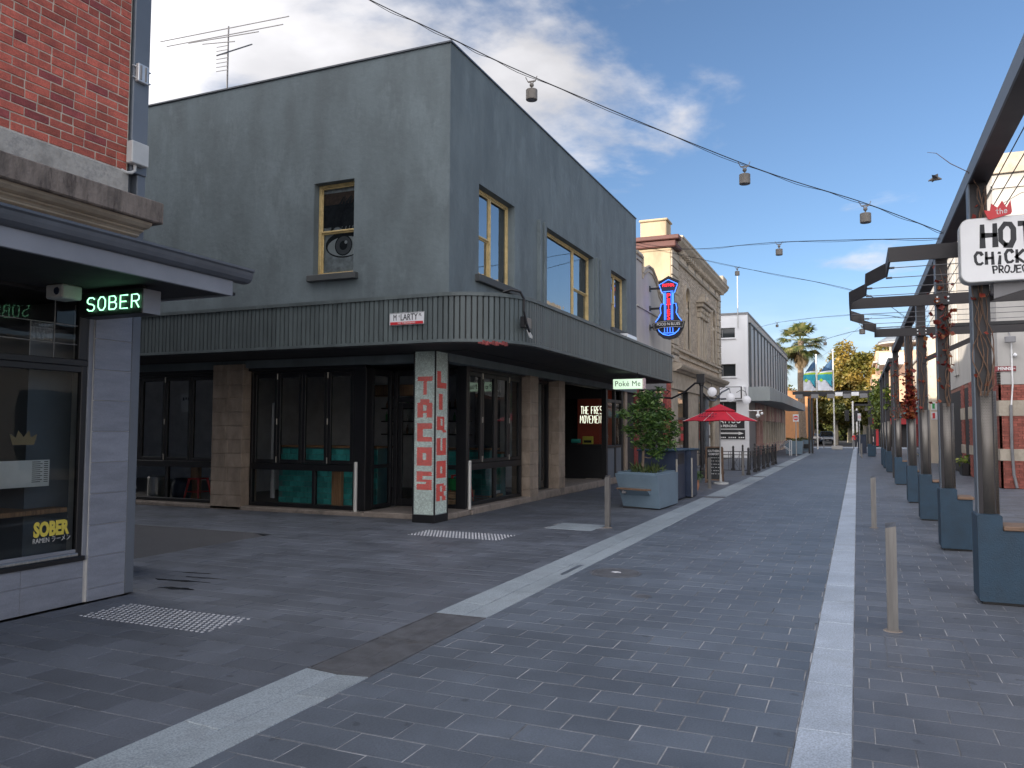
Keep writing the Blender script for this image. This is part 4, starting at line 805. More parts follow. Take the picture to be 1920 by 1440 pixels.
# crates and green tub in the street bay
for i, (x, y, z, lb) in enumerate(((-7.7, 15.0, .07, 'lower timber crate on the shop floor in the street side window'), (-7.75, 15.15, .22, 'upper timber crate stacked in the street side window'), (-7.55, 16.2, .07, 'timber crate farther along the street side window'))):
    t = thing('timber_crate', lb, 'crate', (x, y, z))
    for k in range(3):
        s = MB(); s.cbox(-.18, .18, -.36, -.345, k*.05, k*.05+.042, .004); s.cbox(-.18, .18, .345, .36, k*.05, k*.05+.042, .004); part_at('end_slat', s, M['crate'], t)
        s = MB(); s.cbox(.165, .18, -.345, .345, k*.05, k*.05+.042, .004); part_at('side_slat', s, M['crate'], t)
        s = MB(); s.cbox(-.18, -.165, -.345, .345, k*.05, k*.05+.042, .004); part_at('side_slat', s, M['crate'], t)
    s = MB(); s.box(-.165, .165, -.345, .345, 0, .012); part_at('base', s, M['crate'], t)
t = thing('green_tub', 'bright green plastic tub on the crate behind the lower street side pane', 'tub', (-7.75, 15.1, .38)); s = MB(); s.lathe(0, 0, [(.22, 0), (.27, .22), (.285, .22), (.285, .24), (0, .235)], 20); part_at('tub_body', s, M['green'], t)
t = thing('white_tray', 'white tray in the right half of the low street side window', 'tray', (-7.5, 16.2, .23)); s = MB(); s.cbox(-.14, .14, -.2, .2, 0, .07, .015); part_at('tray_body', s, M['whitegl'], t)

# ================================================================== MOSAIC COLUMN
tx0, tx1, ty0, ty1 = -7.3, -6.85, 12.43, 12.93
t = thing('mosaic_column', 'square corner column in pale penny tiles reading TACOS and LIQUOR in red', 'column', ((tx0+tx1)/2, (ty0+ty1)/2, 0))
mb = MB(); mb.box(tx0+.012, tx1-.012, ty0+.012, ty1-.012, 0, CZ0-.03); mb.build('core', M['peng'], t)
mb = MB(); mb.cbox(tx0-.004, tx1+.004, ty0-.004, ty1+.004, 0, .14, .004); mb.build('black_base', M['black'], t)
mb = MB()
for (x, y) in ((tx0, ty0), (tx1, ty0), (tx1, ty1), (tx0, ty1)): mb.cbox(x-.002 if x == tx0 else x-.022, x+.022 if x == tx0 else x+.002, y-.002 if y == ty0 else y-.022, y+.022 if y == ty0 else y+.002, .14, CZ0-.03, .003)
mb.build('black_corner_trim', M['black'], t)
GL = {'T': ['11111', '11111', '00100', '00100', '00100', '00100', '00100'], 'A': ['01110', '11111', '11011', '11011', '11111', '11011', '11011'], 'C': ['11111', '11111', '11000', '11000', '11000', '11111', '11111'], 'O': ['11111', '11111', '11011', '11011', '11011', '11111', '11111'], 'S': ['11111', '11111', '11000', '11111', '00011', '11111', '11111'],
      'L': ['11000', '11000', '11000', '11000', '11000', '11111', '11111'], 'I': ['01100', '01100', '01100', '01100', '01100', '01100', '01100'], 'Q': ['11110', '11010', '11010', '11010', '11110', '11110', '00011'], 'U': ['11011', '11011', '11011', '11011', '11011', '11111', '11111'], 'R': ['11110', '11011', '11011', '11110', '11110', '11011', '11011']}
def mosaic(word, a0, a1, z0, z1, zt, ch, gap, P3):
    """hexagonally set penny tiles; letters stacked downwards from zt"""
    w_, r_ = MB(), MB(); p = .0235; rows = int((z1-z0)/(p*.866)); cols = int((a1-a0)/p)
    for j in range(rows):
        z = z0+.012+j*p*.866
        for i in range(cols):
            a = a0+.012+i*p+(p/2 if j % 2 else 0)
            if a > a1-.008: continue
            red = False; q = (zt-z)/(ch+gap); k = int(q)
            if q >= 0 and k < len(word):
                row = (q-k)*(ch+gap)/ch*7; la = (a-(a0+(a1-a0)*.12))/((a1-a0)*.78)*5
                if row < 7 and 0 <= la < 5: red = GL[word[k]][int(row)][int(la)] == '1'
            mbb = r_ if red else w_; rr = .0112; n = 6
            vs = [P3(a+rr*math.cos(2*PI*q_/n), z+rr*math.sin(2*PI*q_/n), 0) for q_ in range(n)]+[P3(a+rr*.86*math.cos(2*PI*q_/n), z+rr*.86*math.sin(2*PI*q_/n), .0035) for q_ in range(n)]
            mbb.add(vs, [(q_, (q_+1) % n, n+(q_+1) % n, n+q_) for q_ in range(n)]+[tuple(range(n, 2*n))])
    return w_, r_
for word, a0, a1, zt, ch, gap, P3 in (('TACOS', tx0+.024, tx1-.024, 2.6, .325, .098, lambda a, z, d: (a, ty0+.012-d, z)), ('LIQUOR', ty0+.024, ty1-.024, 2.7, .30, .105, lambda a, z, d: (tx1-.012+d, a, z))):
    w_, r_ = mosaic(word, a0, a1, .15, CZ0-.04, zt, ch, gap, P3)
    w_.build('pale_tiles', M['penw'], t, kind='stuff'); r_.build('red_letter_tiles', M['penr'], t, kind='stuff')

# street name sign on fascia
t = thing('street_sign', 'white street name plate reading McLARTY PL with a red strip, on the fluted fascia', 'street sign', (-6.85, CY-.03, 3.39))
mb = MB(); mb.cbox(-7.19, -6.53, CY-.05, CY-.035, 3.39, 3.60, .003); mb.build('plate', M['white'], t)
mb = MB(); mb.box(-7.175, -6.545, CY-.052, CY-.049, 3.40, 3.445); mb.build('red_strip', M['signr'], t)
mb = MB(); [mb.box(*q) for q in ((-7.185, -6.535, CY-.053, CY-.05, 3.588, 3.595), (-7.185, -6.535, CY-.053, CY-.05, 3.395, 3.399))]; mb.build('black_border', M['ink'], t)
text('lettering', 'M', .15, (-7.085, CY-.0515, 3.515), (1, 0, 0), (0, 0, 1), M['ink'], t, bold=.0, sx=.62)
text('lettering', 'c', .085, (-7.0, CY-.0515, 3.55), (1, 0, 0), (0, 0, 1), M['ink'], t, sx=.7)
text('lettering', 'LARTY', .155, (-6.815, CY-.0515, 3.515), (1, 0, 0), (0, 0, 1), M['ink'], t, bold=.001, sx=.72)
text('lettering', 'PL', .07, (-6.6, CY-.0515, 3.545), (1, 0, 0), (0, 0, 1), M['ink'], t, sx=.8)
text('lettering', 'NO THROUGH RD', .04, (-6.86, CY-.0535, 3.422), (1, 0, 0), (0, 0, 1), M['wletter'], t)
# junction box with cables at the corner
t = thing('junction_box', 'grey cable junction box with loops of loose white wire on the curved canopy edge', 'junction box', (-5.0, 12.4, 3.4))
mb = MB(); mb.cbox(-5.09, -5.0, 12.22, 12.4, 3.34, 3.52, .012); mb.build('housing', M['lampb'], t)
mb = MB(); mb.cbox(-5.1, -5.01, 12.12, 12.21, 3.34, 3.53, .012); mb.build('side_case', M['black'], t)
mb = MB(); mb.tube([(-5.35, 12.0, 3.93), (-5.2, 12.0, 3.96), (-5.05, 12.02, 3.92), (-5.0, 12.06, 3.8), (-5.0, 12.05, 3.6), (-4.98, 12.12, 3.4), (-4.98, 12.25, 3.28)], .022, 8); mb.build('conduit', M['black'], t)
mb = MB()
for k in range(4): mb.tube([(-5.03, 12.25+.03*k, 3.33), (-5.0, 12.24+.04*k, 3.25-.02*k), (-5.0, 12.30+.04*k, 3.19), (-5.0, 12.36+.02*k, 3.23), (-5.02, 12.34, 3.3)], .004, 5)
mb.build('loose_wire', M['wletter'], t)
# air conditioner
t = thing('air_conditioner', 'white window air conditioner under the farthest upper window', 'air conditioner', (-6.6, 24.3, 4.3))
mb = MB(); mb.cbox(-6.86, -6.4, 23.75, 24.85, 4.2, 4.62, .02); mb.build('case', M['whitegl'], t)
mb = MB(); [mb.box(-6.87, -6.43, 23.742, 23.751, 4.25+k*.035, 4.262+k*.035) for k in range(9)]; mb.build('louvre', M['grey'], t)
# antenna on the roof
t = thing('tv_antenna', 'tall spindly television antenna on the roof of the corner building', 'antenna', (-15.2, 16, 8.5))
mb = MB(); mb.cyl((-15.2, 16, 8.3), (-15.2, 16, 12.38), .028, .02, 8); mb.build('mast', M['wire'], t)
mb = MB(); mb.cyl((-15.2, 15.6, 11.4), (-15.2, 16.9, 12.3), .02, .02, 6)
for (z, y, a, b) in ((12.36, 16.0, -2.45, 2.0), (12.12, 15.9, -2.1, 1.9), (12.02, 15.8, -1.2, 1.2), (11.85, 15.7, -.6, .5)): mb.cyl((-15.2+a, y, z+a*-.03), (-15.2+b, y, z-.12), .014, .014, 5)
for k in range(7): mb.cyl((-15.2-.2, 15.8, 11.75-.11*k), (-15.2+.2, 15.8, 11.73-.11*k), .01, .01, 5)
mb.build('elements', M['wire'], t)
# Poke Me lit sign
t = thing('lit_sign', 'pale green lit box sign reading Poké Me hanging under the street canopy', 'sign', (-5.12, 19.1, 2.7))
mb = MB(); mb.cbox(-5.5, -4.76, 19.0, 19.16, 2.66, 2.9, .008); mb.build('light_panel', M['litbox'], t)
mb = MB(); mb.box(-4.762, -4.72, 18.99, 19.17, 2.65, 2.91); mb.build('pink_end_cap', M['pinkc'], t)
mb = MB(); mb.cyl((-5.4, 19.08, 2.9), (-5.4, 19.08, 3.06), .01, .01, 6); mb.cyl((-4.9, 19.08, 2.9), (-4.9, 19.08, 3.06), .01, .01, 6); mb.build('hanger', M['black'], t)
text('lettering', 'Poké Me', .185, (-5.13, 18.998, 2.78), (1, 0, 0), (0, 0, 1), M['ink'], t, sx=.95, spacing=1.05)

# neon THE FRESH MOVEMENT behind poke glass
t = thing('neon_sign', 'pale neon sign THE FRESH MOVEMENT glowing behind the poke shop window', 'neon sign', (-7.35, PY_+.14, 1.9))
mb = MB()
for wd, z, x0 in (('THE FRESH', 2.14, -7.78), ('MOVEMENT', 1.86, -7.8)):
    x = x0
    for ch in wd:
        if ch == ' ': x += .06; continue
        for pl in strokes(ch, (x, PY_+.14, z), (1, 0, 0), (0, 0, 1), .062 if ch != 'M' else .085, .23, 0): mb.tube(pl, .0062, 5)
        x += .092 if ch != 'M' else .115
mb.build('neon_tubes', M['neonw'], t)
mb = MB(); mb.box(-7.85, -6.95, PY_+.19, PY_+.2, 1.8, 2.45); 
# ================================================================== BRICK SHOP ON THE LEFT
SX = -6.75
B2 = thing('brick_shop', 'red brick shop with concrete cornice and grey tiled shopfront at the left edge', 'building', (SX, 5.5, 0))
mb = MB(); mb.box(-60, SX-.0055, -15, 5.755, 4.25, 12.6); mb.build('wall_core', M['mortar'], B2)
mb = MB(); mb.box(-60, SX-.1, 5.755, 5.96, 2.6, 12.6); mb.box(-60, -7.05, 5.0, 5.96, 0, 2.6); mb.build('lane_side_wall', M['duct'], B2)
mb = MB(); mb.box(-60, -59.8, -15, 5, 0, 4.25); mb.box(-26, SX, -15.2, -15, 0, 12); mb.build('rear_wall', M['mortar'], B2)
# bricks one by one (English garden wall bond look: stretchers with scattered headers)
bh, bl, jt = .0715, .232, .011; nb = 0; extra = MB(); extra2 = MB()
row = 0; z = 4.262
while z < 7.3:
    y = 5.742; k = 0; off = [0, .5, .25, .75][row % 4]*(bl+jt)
    y -= 0
    first = True
    while y > 2.2:
        l = bl if ((k*7+row*3) % 5) else bl*.48
        if first and row % 2: l = bl*.5
        first = False
        y0_ = y-l
        m_ = 'brick2' if rng.random() < .13 else 'brick'
        d = rng.uniform(-.003, .003)
        if z < 6.3 and y > 4.2 and nb < 300:
            mb = MB(); mb.cbox(SX-.06, SX+d, y0_, y, z, z+bh, .004); mb.build('brick', M[m_], B2); nb += 1
        else: (extra2 if m_ == 'brick2' else extra).cbox(SX-.06, SX+d, y0_, y, z, z+bh, .004)
        y = y0_-jt; k += 1
    z += bh+jt; row += 1
extra.build('upper_bricks', M['brick'], B2, kind='stuff'); extra2.build('upper_dark_bricks', M['brick2'], B2, kind='stuff')
mb = MB(); mb.cbox(SX-.3, SX+.02, -5, 5.77, 3.94, 4.255, .02); mb.build('cement_band', M['cement'], B2)
mb = MB(); mb.cbox(SX-.3, -6.44, -5, 5.95, 3.72, 3.94, .012); mb.build('concrete_cornice', M['conc'], B2)
# moulded underside, profile swept along the street
prof = [(SX-.1, 3.72), (-6.50, 3.72), (-6.51, 3.695), (-6.55, 3.67), (-6.62, 3.66), (-6.62, 3.645), (-6.66, 3.635), (-6.68, 3.62), (-6.68, 3.605), (-6.72, 3.595), (SX-.1, 3.595)]
mb = MB(); mb.prism(prof, 'y', -5, 5.86, 0); mb.build('cornice_moulding', M['trimst'], B2)
mb = MB(); mb.box(SX-.3, SX, -5, 5.78, 3.05, 3.6); mb.build('frieze', M['cream'], B2)
mb = MB(); mb.box(SX-.001, SX+.025, 2.0, 4.9, 3.50, 3.52); mb.box(SX-.001, SX+.025, 2, 4.9, 3.56, 3.575); mb.box(SX-.001, SX+.025, 4.88, 4.9, 3.2, 3.5); mb.build('frieze_moulding', M['cream'], B2)
# duct on the corner
mb = MB(); mb.cbox(SX-.16, SX+.012, 5.785, 5.985, 4.26, 12.4, .008); mb.cbox(SX-.16, SX-.004, 5.88, 5.985, .0, 4.26, .006); mb.build('corner_duct', M['duct'], B2)
# white box, conduit, wifi antenna (things on the wall)
t = thing('meter_box', 'light grey electrical box on the corner of the brick wall', 'box', (SX+.03, 5.72, 4.2)); mb = MB(); mb.cbox(SX+.012, SX+.1, 5.72, 5.93, 4.33, 4.56, .008); mb.build('case', M['lgrey'], t)
mb = MB(); mb.tube([(SX+.05, 5.8, 4.33), (SX+.05, 5.8, 4.27), (SX+.04, 5.77, 4.24), (SX+.03, 5.72, 4.23), (SX+.0, 5.68, 4.25)], .016, 8); mb.build('conduit', M['lgrey'], t)
t = thing('bracket_clamp', 'small galvanised bracket strapped to the grey corner duct', 'bracket', (SX+.02, 5.85, 5.25)); mb = MB(); mb.cbox(SX+.013, SX+.06, 5.80, 5.93, 5.21, 5.40, .006); mb.box(SX+.013, SX+.03, 5.76, 5.985, 5.24, 5.25); mb.box(SX+.013, SX+.03, 5.76, 5.985, 5.36, 5.37); mb.build('plate', M['aluminium'], t)
mb = MB(); mb.cbox(SX+.06, SX+.07, 5.825, 5.84, 5.23, 5.38, .002); mb.cbox(SX+.06, SX+.07, 5.885, 5.9, 5.23, 5.38, .002); mb.build('bolt_bar', M['grey'], t)
# tiled pier: each tile a piece
pier = bpy.data.objects.new('tiled_pier', None); C.objects.link(pier); pier.parent = B2; pier.location = Vector((SX, 5.67, 0))-wl(B2)
mb = MB(); mb.box(-7.05, SX-.012, 5.45, 5.885, 0, 2.86); mb.build('core', M['grout'], pier)
for (z0, z1) in ((0, .12), (.12, .42), (.42, .72), (.72, 1.02), (1.02, 1.32), (1.32, 1.62), (1.62, 1.92), (1.92, 2.22), (2.22, 2.52), (2.52, 2.86)):
    mb = MB(); mb.cbox(SX-.014, SX, 5.452, 5.872, z0+.002, z1-.002, .0025); mb.build('tile', M['tile'], pier)
# stall riser in tiles and window
ris = bpy.data.objects.new('stall_riser', None); C.objects.link(ris); ris.parent = B2; ris.location = Vector((SX-.02, 4, 0))-wl(B2)
mb = MB(); mb.box(-7.0, SX-.035, 1, 5.45, 0, .4); mb.build('core', M['grout'], ris)
for (a, b) in ((1.0, 2.2), (2.2, 3.4), (3.4, 4.15), (4.15, 4.8), (4.8, 5.42)):
    for (z0, z1) in ((.0, .24), (.24, .4)): mb = MB(); mb.cbox(SX-.036, SX-.022, a+.0015, b-.0015, z0+.0015, z1-.0015, .0025); mb.build('tile', M['tile'], ris)
sf = bpy.data.objects.new('shopfront', None); C.objects.link(sf); sf.parent = B2; sf.location = Vector((SX, 4, .4))-wl(B2)
def fb(name, m, *bs, ch=.005, par=None):
    mb = MB(); [mb.cbox(*q, ch) for q in bs]; return mb.build(name, M[m], par or sf)
fb('frame', 'duct2', (SX-.07, SX-.02, 5.40, 5.45, .4, 2.86))
fb('inner_frame', 'black', (SX-.09, SX-.03, 5.34, 5.40, .4, 2.3), (SX-.09, SX-.03, 1, 5.34, 2.18, 2.24), (SX-.09, SX-.03, 5.30, 5.40, 2.3, 2.86), (SX-.09, SX-.02, 1, 5.40, 2.24, 2.3))
fb('sill', 'black', (SX-.09, SX-.0, 1, 5.42, .40, .445)); fb('sill_bead', 'steel', (SX-.05, SX-.02, 1, 5.36, .445, .475)); fb('glazing_bead', 'duct2', (SX-.07, SX-.03, 1, 5.34, .475, .51))
mb = MB(); mb.quad((SX-.06, 1, .5), (SX-.06, 5.34, .5), (SX-.06, 5.34, 2.18), (SX-.06, 1, 2.18)); mb.build('display_pane', M['glass'], sf)
# leadlight transom: ribbed panes, one by one
for i, (a, b, z0, z1, mm) in enumerate(((4.83, 5.06, 2.30, 2.44, 'glass3'), (5.065, 5.29, 2.30, 2.44, 'glass3'), (4.2, 4.825, 2.30, 2.44, 'glass3'), (3.2, 4.195, 2.30, 2.44, 'glass3'), (4.83, 5.06, 2.445, 2.62, 'glass3'), (5.065, 5.29, 2.445, 2.62, 'glass3'), (3.2, 4.825, 2.445, 2.62, 'glass3'), (5.065, 5.29, 2.625, 2.82, 'glass3'), (3.2, 5.06, 2.625, 2.82, 'glass3'))):
    mb = MB(); mb.quad((SX-.06, a, z0), (SX-.06, b, z0), (SX-.06, b, z1), (SX-.06, a, z1)); mb.build('transom_pane', M[mm], sf)
fb('lead_bar', 'grey', (SX-.065, SX-.055, 1, 5.3, 2.438, 2.446), (SX-.065, SX-.055, 1, 5.3, 2.618, 2.626), (SX-.065, SX-.055, 5.058, 5.066, 2.3, 2.84), (SX-.065, SX-.055, 4.824, 4.832, 2.3, 2.62), (SX-.065, SX-.055, 4.194, 4.202, 2.3, 2.44), ch=.001)
mb = MB(); [mb.box(SX-.06, SX-.054, 4.84+k*.014, 4.846+k*.014, 2.45, 2.61) for k in range(15)]; mb.build('ribbed_glass', M['glass3'], sf, kind='stuff')
# shop interior
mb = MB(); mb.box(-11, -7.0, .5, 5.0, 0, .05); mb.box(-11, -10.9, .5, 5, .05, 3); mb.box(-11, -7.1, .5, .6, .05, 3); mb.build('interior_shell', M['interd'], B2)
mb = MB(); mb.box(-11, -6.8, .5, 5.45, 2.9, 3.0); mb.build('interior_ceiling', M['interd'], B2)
mb = MB(); mb.box(-8.8, -8.75, 4.2, 4.99, .05, 2.25); mb.build('timber_partition', M['vine'], B2)
mb = MB(); mb.cbox(-7.35, -6.86, 1.2, 5.3, .86, .905, .006); o = mb.build('window_bench', M['wood']); tag(o, 'light timber bench top running along inside the ramen shop window', 'bench top'); rebase(o, (-7.1, 4, .86))
mb = MB(); mb.cbox(-7.6, -7.57, 5.02, 5.3, .9, 2.1, .004); o = mb.build('cloth_banner', M['vine']); tag(o, 'long brown cloth hanging inside the right end of the shop window', 'banner'); rebase(o, (-7.58, 5.16, .9))
t = thing('menu_poster', 'pale printed menu poster behind the ramen shop glass', 'poster', (-6.84, 4.95, 1.15)); mb = MB(); mb.box(-6.85, -6.846, 4.62, 5.09, 1.12, 1.36); mb.build('sheet', M['inter'], t)
mb = MB()
for k in range(11): mb.box(-6.8455, -6.8445, 4.92, 5.0+.02*((k*3) % 2), 1.34-.018*k, 1.346-.018*k)
for k in range(11): mb.box(-6.8455, -6.8445, 5.035, 5.075, 1.34-.018*k, 1.346-.018*k)
mb.build('print', M['ink'], t)
mb = MB(); mb.cyl((-7.6, 4.72, 2.2), (-7.6, 4.72, 2.02), .02, .02, 8); mb.lathe(-7.6, 4.72, [(.02, 2.02), (.035, 1.99), (.06, 1.9), (.02, 1.9)], 12); o = mb.build('pendant_lamp', M['lgrey']); tag(o, 'small pendant lamp hanging inside the ramen shop', 'lamp'); rebase(o, (-7.6, 4.72, 2.2))
mb = MB(); mb.box(-7.9, -7.86, 3.0, 5.1, 2.0, 2.02); o = mb.build('wall_rail', M['lgrey']); tag(o, 'thin pale rail across the dark ramen shop interior', 'rail'); rebase(o, (-7.88, 4, 2))
# window lettering
t = thing('window_lettering', 'yellow SOBER RAMEN lettering low on the left shop window', 'lettering', (-6.8, 5.05, .65))
text('lettering', 'SOBER', .175, (SX-.055, 5.10, .725), (0, 1, 0), (0, 0, 1), M['yletter'], t, bold=.009, sx=.66)
text('lettering', 'RAMEN ラーメン', .062, (SX-.055, 5.11, .63), (0, 1, 0), (0, 0, 1), M['lgrey'], t, sx=.8)
t = thing('crown_decal', 'faded gold crown printed on the ramen shop glass', 'decal', (-6.8, 4.8, 1.6))
mb = MB(); pts = [(4.70, 1.50), (4.90, 1.50), (4.93, 1.60), (4.87, 1.565), (4.85, 1.63), (4.80, 1.57), (4.75, 1.63), (4.73, 1.565), (4.67, 1.60)]
mb.add([(SX-.055, y, z) for y, z in pts], [tuple(range(9))]); mb.build('print', M['decal'], t)
# canopy of the brick shop
cn = bpy.data.objects.new('canopy', None); C.objects.link(cn); cn.parent = B2; cn.location = Vector((-6, 5.9, 3))-wl(B2)
mb = MB(); mb.box(SX, -5.44, -5, 5.90, 2.925, 2.95); mb.build('soffit', M['soff'], cn)
mb = MB(); mb.cbox(-5.44, -5.405, -5, 5.83, 2.905, 3.05, .004); mb.cbox(SX+.0, -5.44, 5.80, 5.83, 2.905, 3.05, .004); mb.build('fascia', M['duct2'], cn)
gp = [(-5.46, 3.05), (-5.40, 3.05), (-5.37, 3.06), (-5.345, 3.085), (-5.335, 3.12), (-5.33, 3.15), (-5.315, 3.165), (-5.315, 3.185), (-5.335, 3.185), (-5.46, 3.14)]
mb = MB(); mb.prism(gp, 'y', -5, 6.02); mb.build('gutter', M['gutter'], cn)
mb = MB(); mb.box(SX, -5.40, -5, 5.9, 3.06, 3.13); mb.build('deck', M['gutter'], cn)
mb = MB(); mb.box(-6.6, -6.5, 5.3, 5.4, 2.85, 2.925); mb.box(-6.74, -6.2, 5.55, 5.6, 2.84, 2.925); mb.build('soffit_batten', M['vine'], cn)
t = thing('speaker', 'small white speaker with a dark round cone under the shop canopy', 'speaker', (-6.55, 5.1, 2.8))
mb = MB(); mb.cbox(-6.62, -6.40, 4.82, 5.02, 2.80, 2.925, .012); mb.build('case', M['lgrey'], t)
mb = MB(); mb.cyl((-6.47, 4.818, 2.863), (-6.47, 4.81, 2.863), .035, .03, 20); mb.build('cone', M['navy'], t)
# SOBER neon box sign
t = thing('neon_sign', 'black box sign with pale green neon reading SOBER under the left canopy', 'neon sign', (-6.1, 5.2, 2.66))
mb = MB(); mb.cbox(-6.54, -5.75, 5.10, 5.29, 2.665, 2.885, .005); mb.build('box', M['black'], t)
mb = MB(); mb.box(-5.751, -5.74, 5.105, 5.29, 2.668, 2.882); mb.build('side_panel', M['duct2'], t)
mb = MB(); mb.cyl((-6.4, 5.2, 2.885), (-6.4, 5.2, 2.93), .02, .02, 6); mb.cyl((-5.85, 5.2, 2.885), (-5.85, 5.2, 2.93), .02, .02, 6); mb.build('hanger', M['black'], t)
mb = MB()
for pl in strokes('SOBER', (-6.415, 5.085, 2.715), (1, 0, 0), (0, 0, 1), .088, .118, .05): mb.tube(pl, .0058, 6)
mb.build('neon_tubes', M['neong'], t)
# bin behind the pier
t = thing('street_bin', 'domed stainless street bin half hidden behind the tiled corner pier', 'bin', (-9.5, 9.0, 0))
bx, by = -8.13, 6.93
t.location = (bx, by, 0)
mb = MB(); mb.lathe(bx, by, [(.19, .0), (.20, .03), (.20, .80), (.21, .82), (.21, .87), (0, .87)], 24); mb.build('bin_body', M['steel'], t, smooth=False)
mb = MB(); mb.lathe(bx, by, [(.2, .87), (.2, .93), (.19, .93), (0, .93)], 24); mb.build('opening_band', M['black'], t)
mb = MB(); mb.lathe(bx, by, [(.215, .93), (.2, .98), (.15, 1.04), (.07, 1.08), (0, 1.09)], 24); mb.build('dome_lid', M['steel'], t, smooth=True)
# ================================================================== BOLLARDS
def round_bollard(loc, label):
    t = thing('round_bollard', label, 'bollard', loc, 'round steel bollards at the corner entrance')
    mb = MB(); mb.lathe(0, 0, [(.036, 0), (.036, .93), (.034, .945), (0, .948)], 20); part_at('post', mb, M['steelb'], t, smooth=False)
    mb = MB(); mb.lathe(0, 0, [(.075, 0), (.075, .012), (.04, .016), (0, .016)], 20); part_at('base_flange', mb, M['steel'], t); return t
rb = round_bollard((-8.84, 12.91, .075), 'round steel bollard left of the mosaic column, beside the lane window')
dup(rb, (-6.965, 14.04, .098), label='round steel bollard right of the mosaic column, on the worn step')
def sq_bollard(loc, label, h=.89):
    t = thing('square_bollard', label, 'bollard', loc, 'square steel bollards along the street')
    mb = MB(); w_ = .041; z1 = h-.045
    vs = [(-w_, -w_, 0), (w_, -w_, 0), (w_, w_, 0), (-w_, w_, 0), (-w_, -w_, z1), (w_, -w_, z1+.02), (w_, w_, h), (-w_, w_, h-.01)]
    mb.add(vs, [(0, 3, 2, 1), (0, 1, 5, 4), (1, 2, 6, 5), (2, 3, 7, 6), (3, 0, 4, 7), (4, 5, 6, 7)]); part_at('post', mb, M['bronze'], t)
    mb = MB(); mb.lathe(0, 0, [(.075, 0), (.07, .006), (0, .006)], 16); part_at('mortar_collar', mb, M['sill'], t); return t
M['bronze'] = mat('brushed_bronze_steel', (.22, .21, .20), .4, metal=.75, var=.18, vs=3, stretch=(10, 10, .6))
sb = sq_bollard((.24, 7.40, 0), 'nearest square steel bollard, standing in front of the paved hatch')
for loc, lb in (((.235, 15.06, 0), 'second square steel bollard on the right, farther along the pale kerb strip'), ((-3.905, 13.14, 0), 'square steel bollard on the left pavement, in front of the tree planter'), ((-3.9, 23.3, 0), 'square steel bollard in front of the chalkboard stand'), ((-3.9, 30.6, 0), 'square steel bollard at the near end of the black railing'), ((.235, 54, 0), 'small dark bollard by the far no entry sign')): dup(sb, loc, label=lb)

# ================================================================== PERGOLA
PX0, PX1 = 1.065, 1.225
P1 = thing('pergola', 'near dark steel pergola with climbing creeper and a stepped overhanging edge', 'pergola', (1.15, 9.1, 0))
postY = [9.09, 12.85, 16.87, 20.8, 27.55]
def post(parent, y, top=4.12, front_m='beam'):
    p = bpy.data.objects.new('post', None); C.objects.link(p); p.parent = parent; p.location = Vector((1.15, y, 0))-wl(parent)
    mb = MB(); mb.box(PX0+.012, PX1, y-.085, y+.085, .8, top); mb.build('web', M['beam'], p)
    mb = MB(); mb.box(PX0, PX0+.011, y-.10, y+.10, .8, top); mb.build('flange', M['beamb'], p)
    # perforated sleeve
    n = 28; r_ = .098; cx, cy = 1.165, y-.0
    mb = MB(); mb.cyl((cx, cy, .84), (cx, cy, 2.045), r_, r_, n); sl = mb.build('sleeve', M['steelp'], p, smooth=False)
    for pl in sl.data.polygons: pl.use_smooth = len(pl.vertices) == 4
    mb = MB()
    if y < 14:
        rows = 78 if y < 10 else 52; cols = 44 if y < 10 else 30
        for j in range(rows):
            z = .87+j*(1.15/rows)
            for i in range(cols):
                a = 2*PI*(i+.5*(j % 2))/cols
                if math.sin(a) > .45: continue                      # the side towards the post cannot be seen from the street
                hh = .0046 if y < 10 else .006; ca, sa = math.cos(a), math.sin(a); R_ = r_+.0009; da = hh/R_
                mb.add([(cx+R_*math.cos(a-da), cy+R_*math.sin(a-da), z), (cx+R_*ca, cy+R_*sa, z-hh), (cx+R_*math.cos(a+da), cy+R_*math.sin(a+da), z), (cx+R_*ca, cy+R_*sa, z+hh)], [(0, 1, 2, 3)])
        mb.build('perforations', M['hole'], p, kind='stuff')
    return p
for y in postY: post(P1, y)
mb = MB(); mb.box(PX0-.005, PX0+.01, 2.2, 28.0, 4.12, 4.27); mb.build('beam_flange', M['beamb'], P1)
mb = MB(); mb.box(PX0+.011, PX1+.02, 2.2, 28.0, 4.12, 4.26); mb.build('long_beam', M['beam'], P1)
for y in (9.3, 12.72, 16.72):
    x0 = .34 if y < 10 or y > 16 else -.05
    mb = MB(); mb.cbox(x0, 3.3, y-.02, y+.0, 3.44, 3.6, .003); mb.build('cross_arm', M['beam'], P1)
    if True:
        mb = MB(); [mb.cyl((bx_, y-.03, bz_), (bx_, y-.02, bz_), .012, .012, 8) for bx_ in (1.08, 1.22) for bz_ in (3.49, 3.55)]; mb.build('bolt', M['whitegl'], P1)
edge = [(.34, 9.3), (.34, 10.15), (.13, 10.75), (.13, 11.5), (-.07, 12.1), (-.07, 14.0), (.13, 14.6), (.13, 15.3), (.34, 15.9), (.34, 16.72)]
for (a, b) in zip(edge[:-1], edge[1:]):
    A_, B_ = Vector((*a, 0)), Vector((*b, 0)); d = (B_-A_).normalized(); n_ = Vector((d.y, -d.x, 0))
    mb = MB(); c = [A_, B_, B_+n_*.02, A_+n_*.02]; mb.add([(q.x, q.y, z) for z in (3.44, 3.6) for q in c], [(0, 3, 2, 1), (4, 5, 6, 7), (0, 1, 5, 4), (1, 2, 6, 5), (2, 3, 7, 6), (3, 0, 4, 7)]); mb.build('edge_plate', M['beam'], P1)
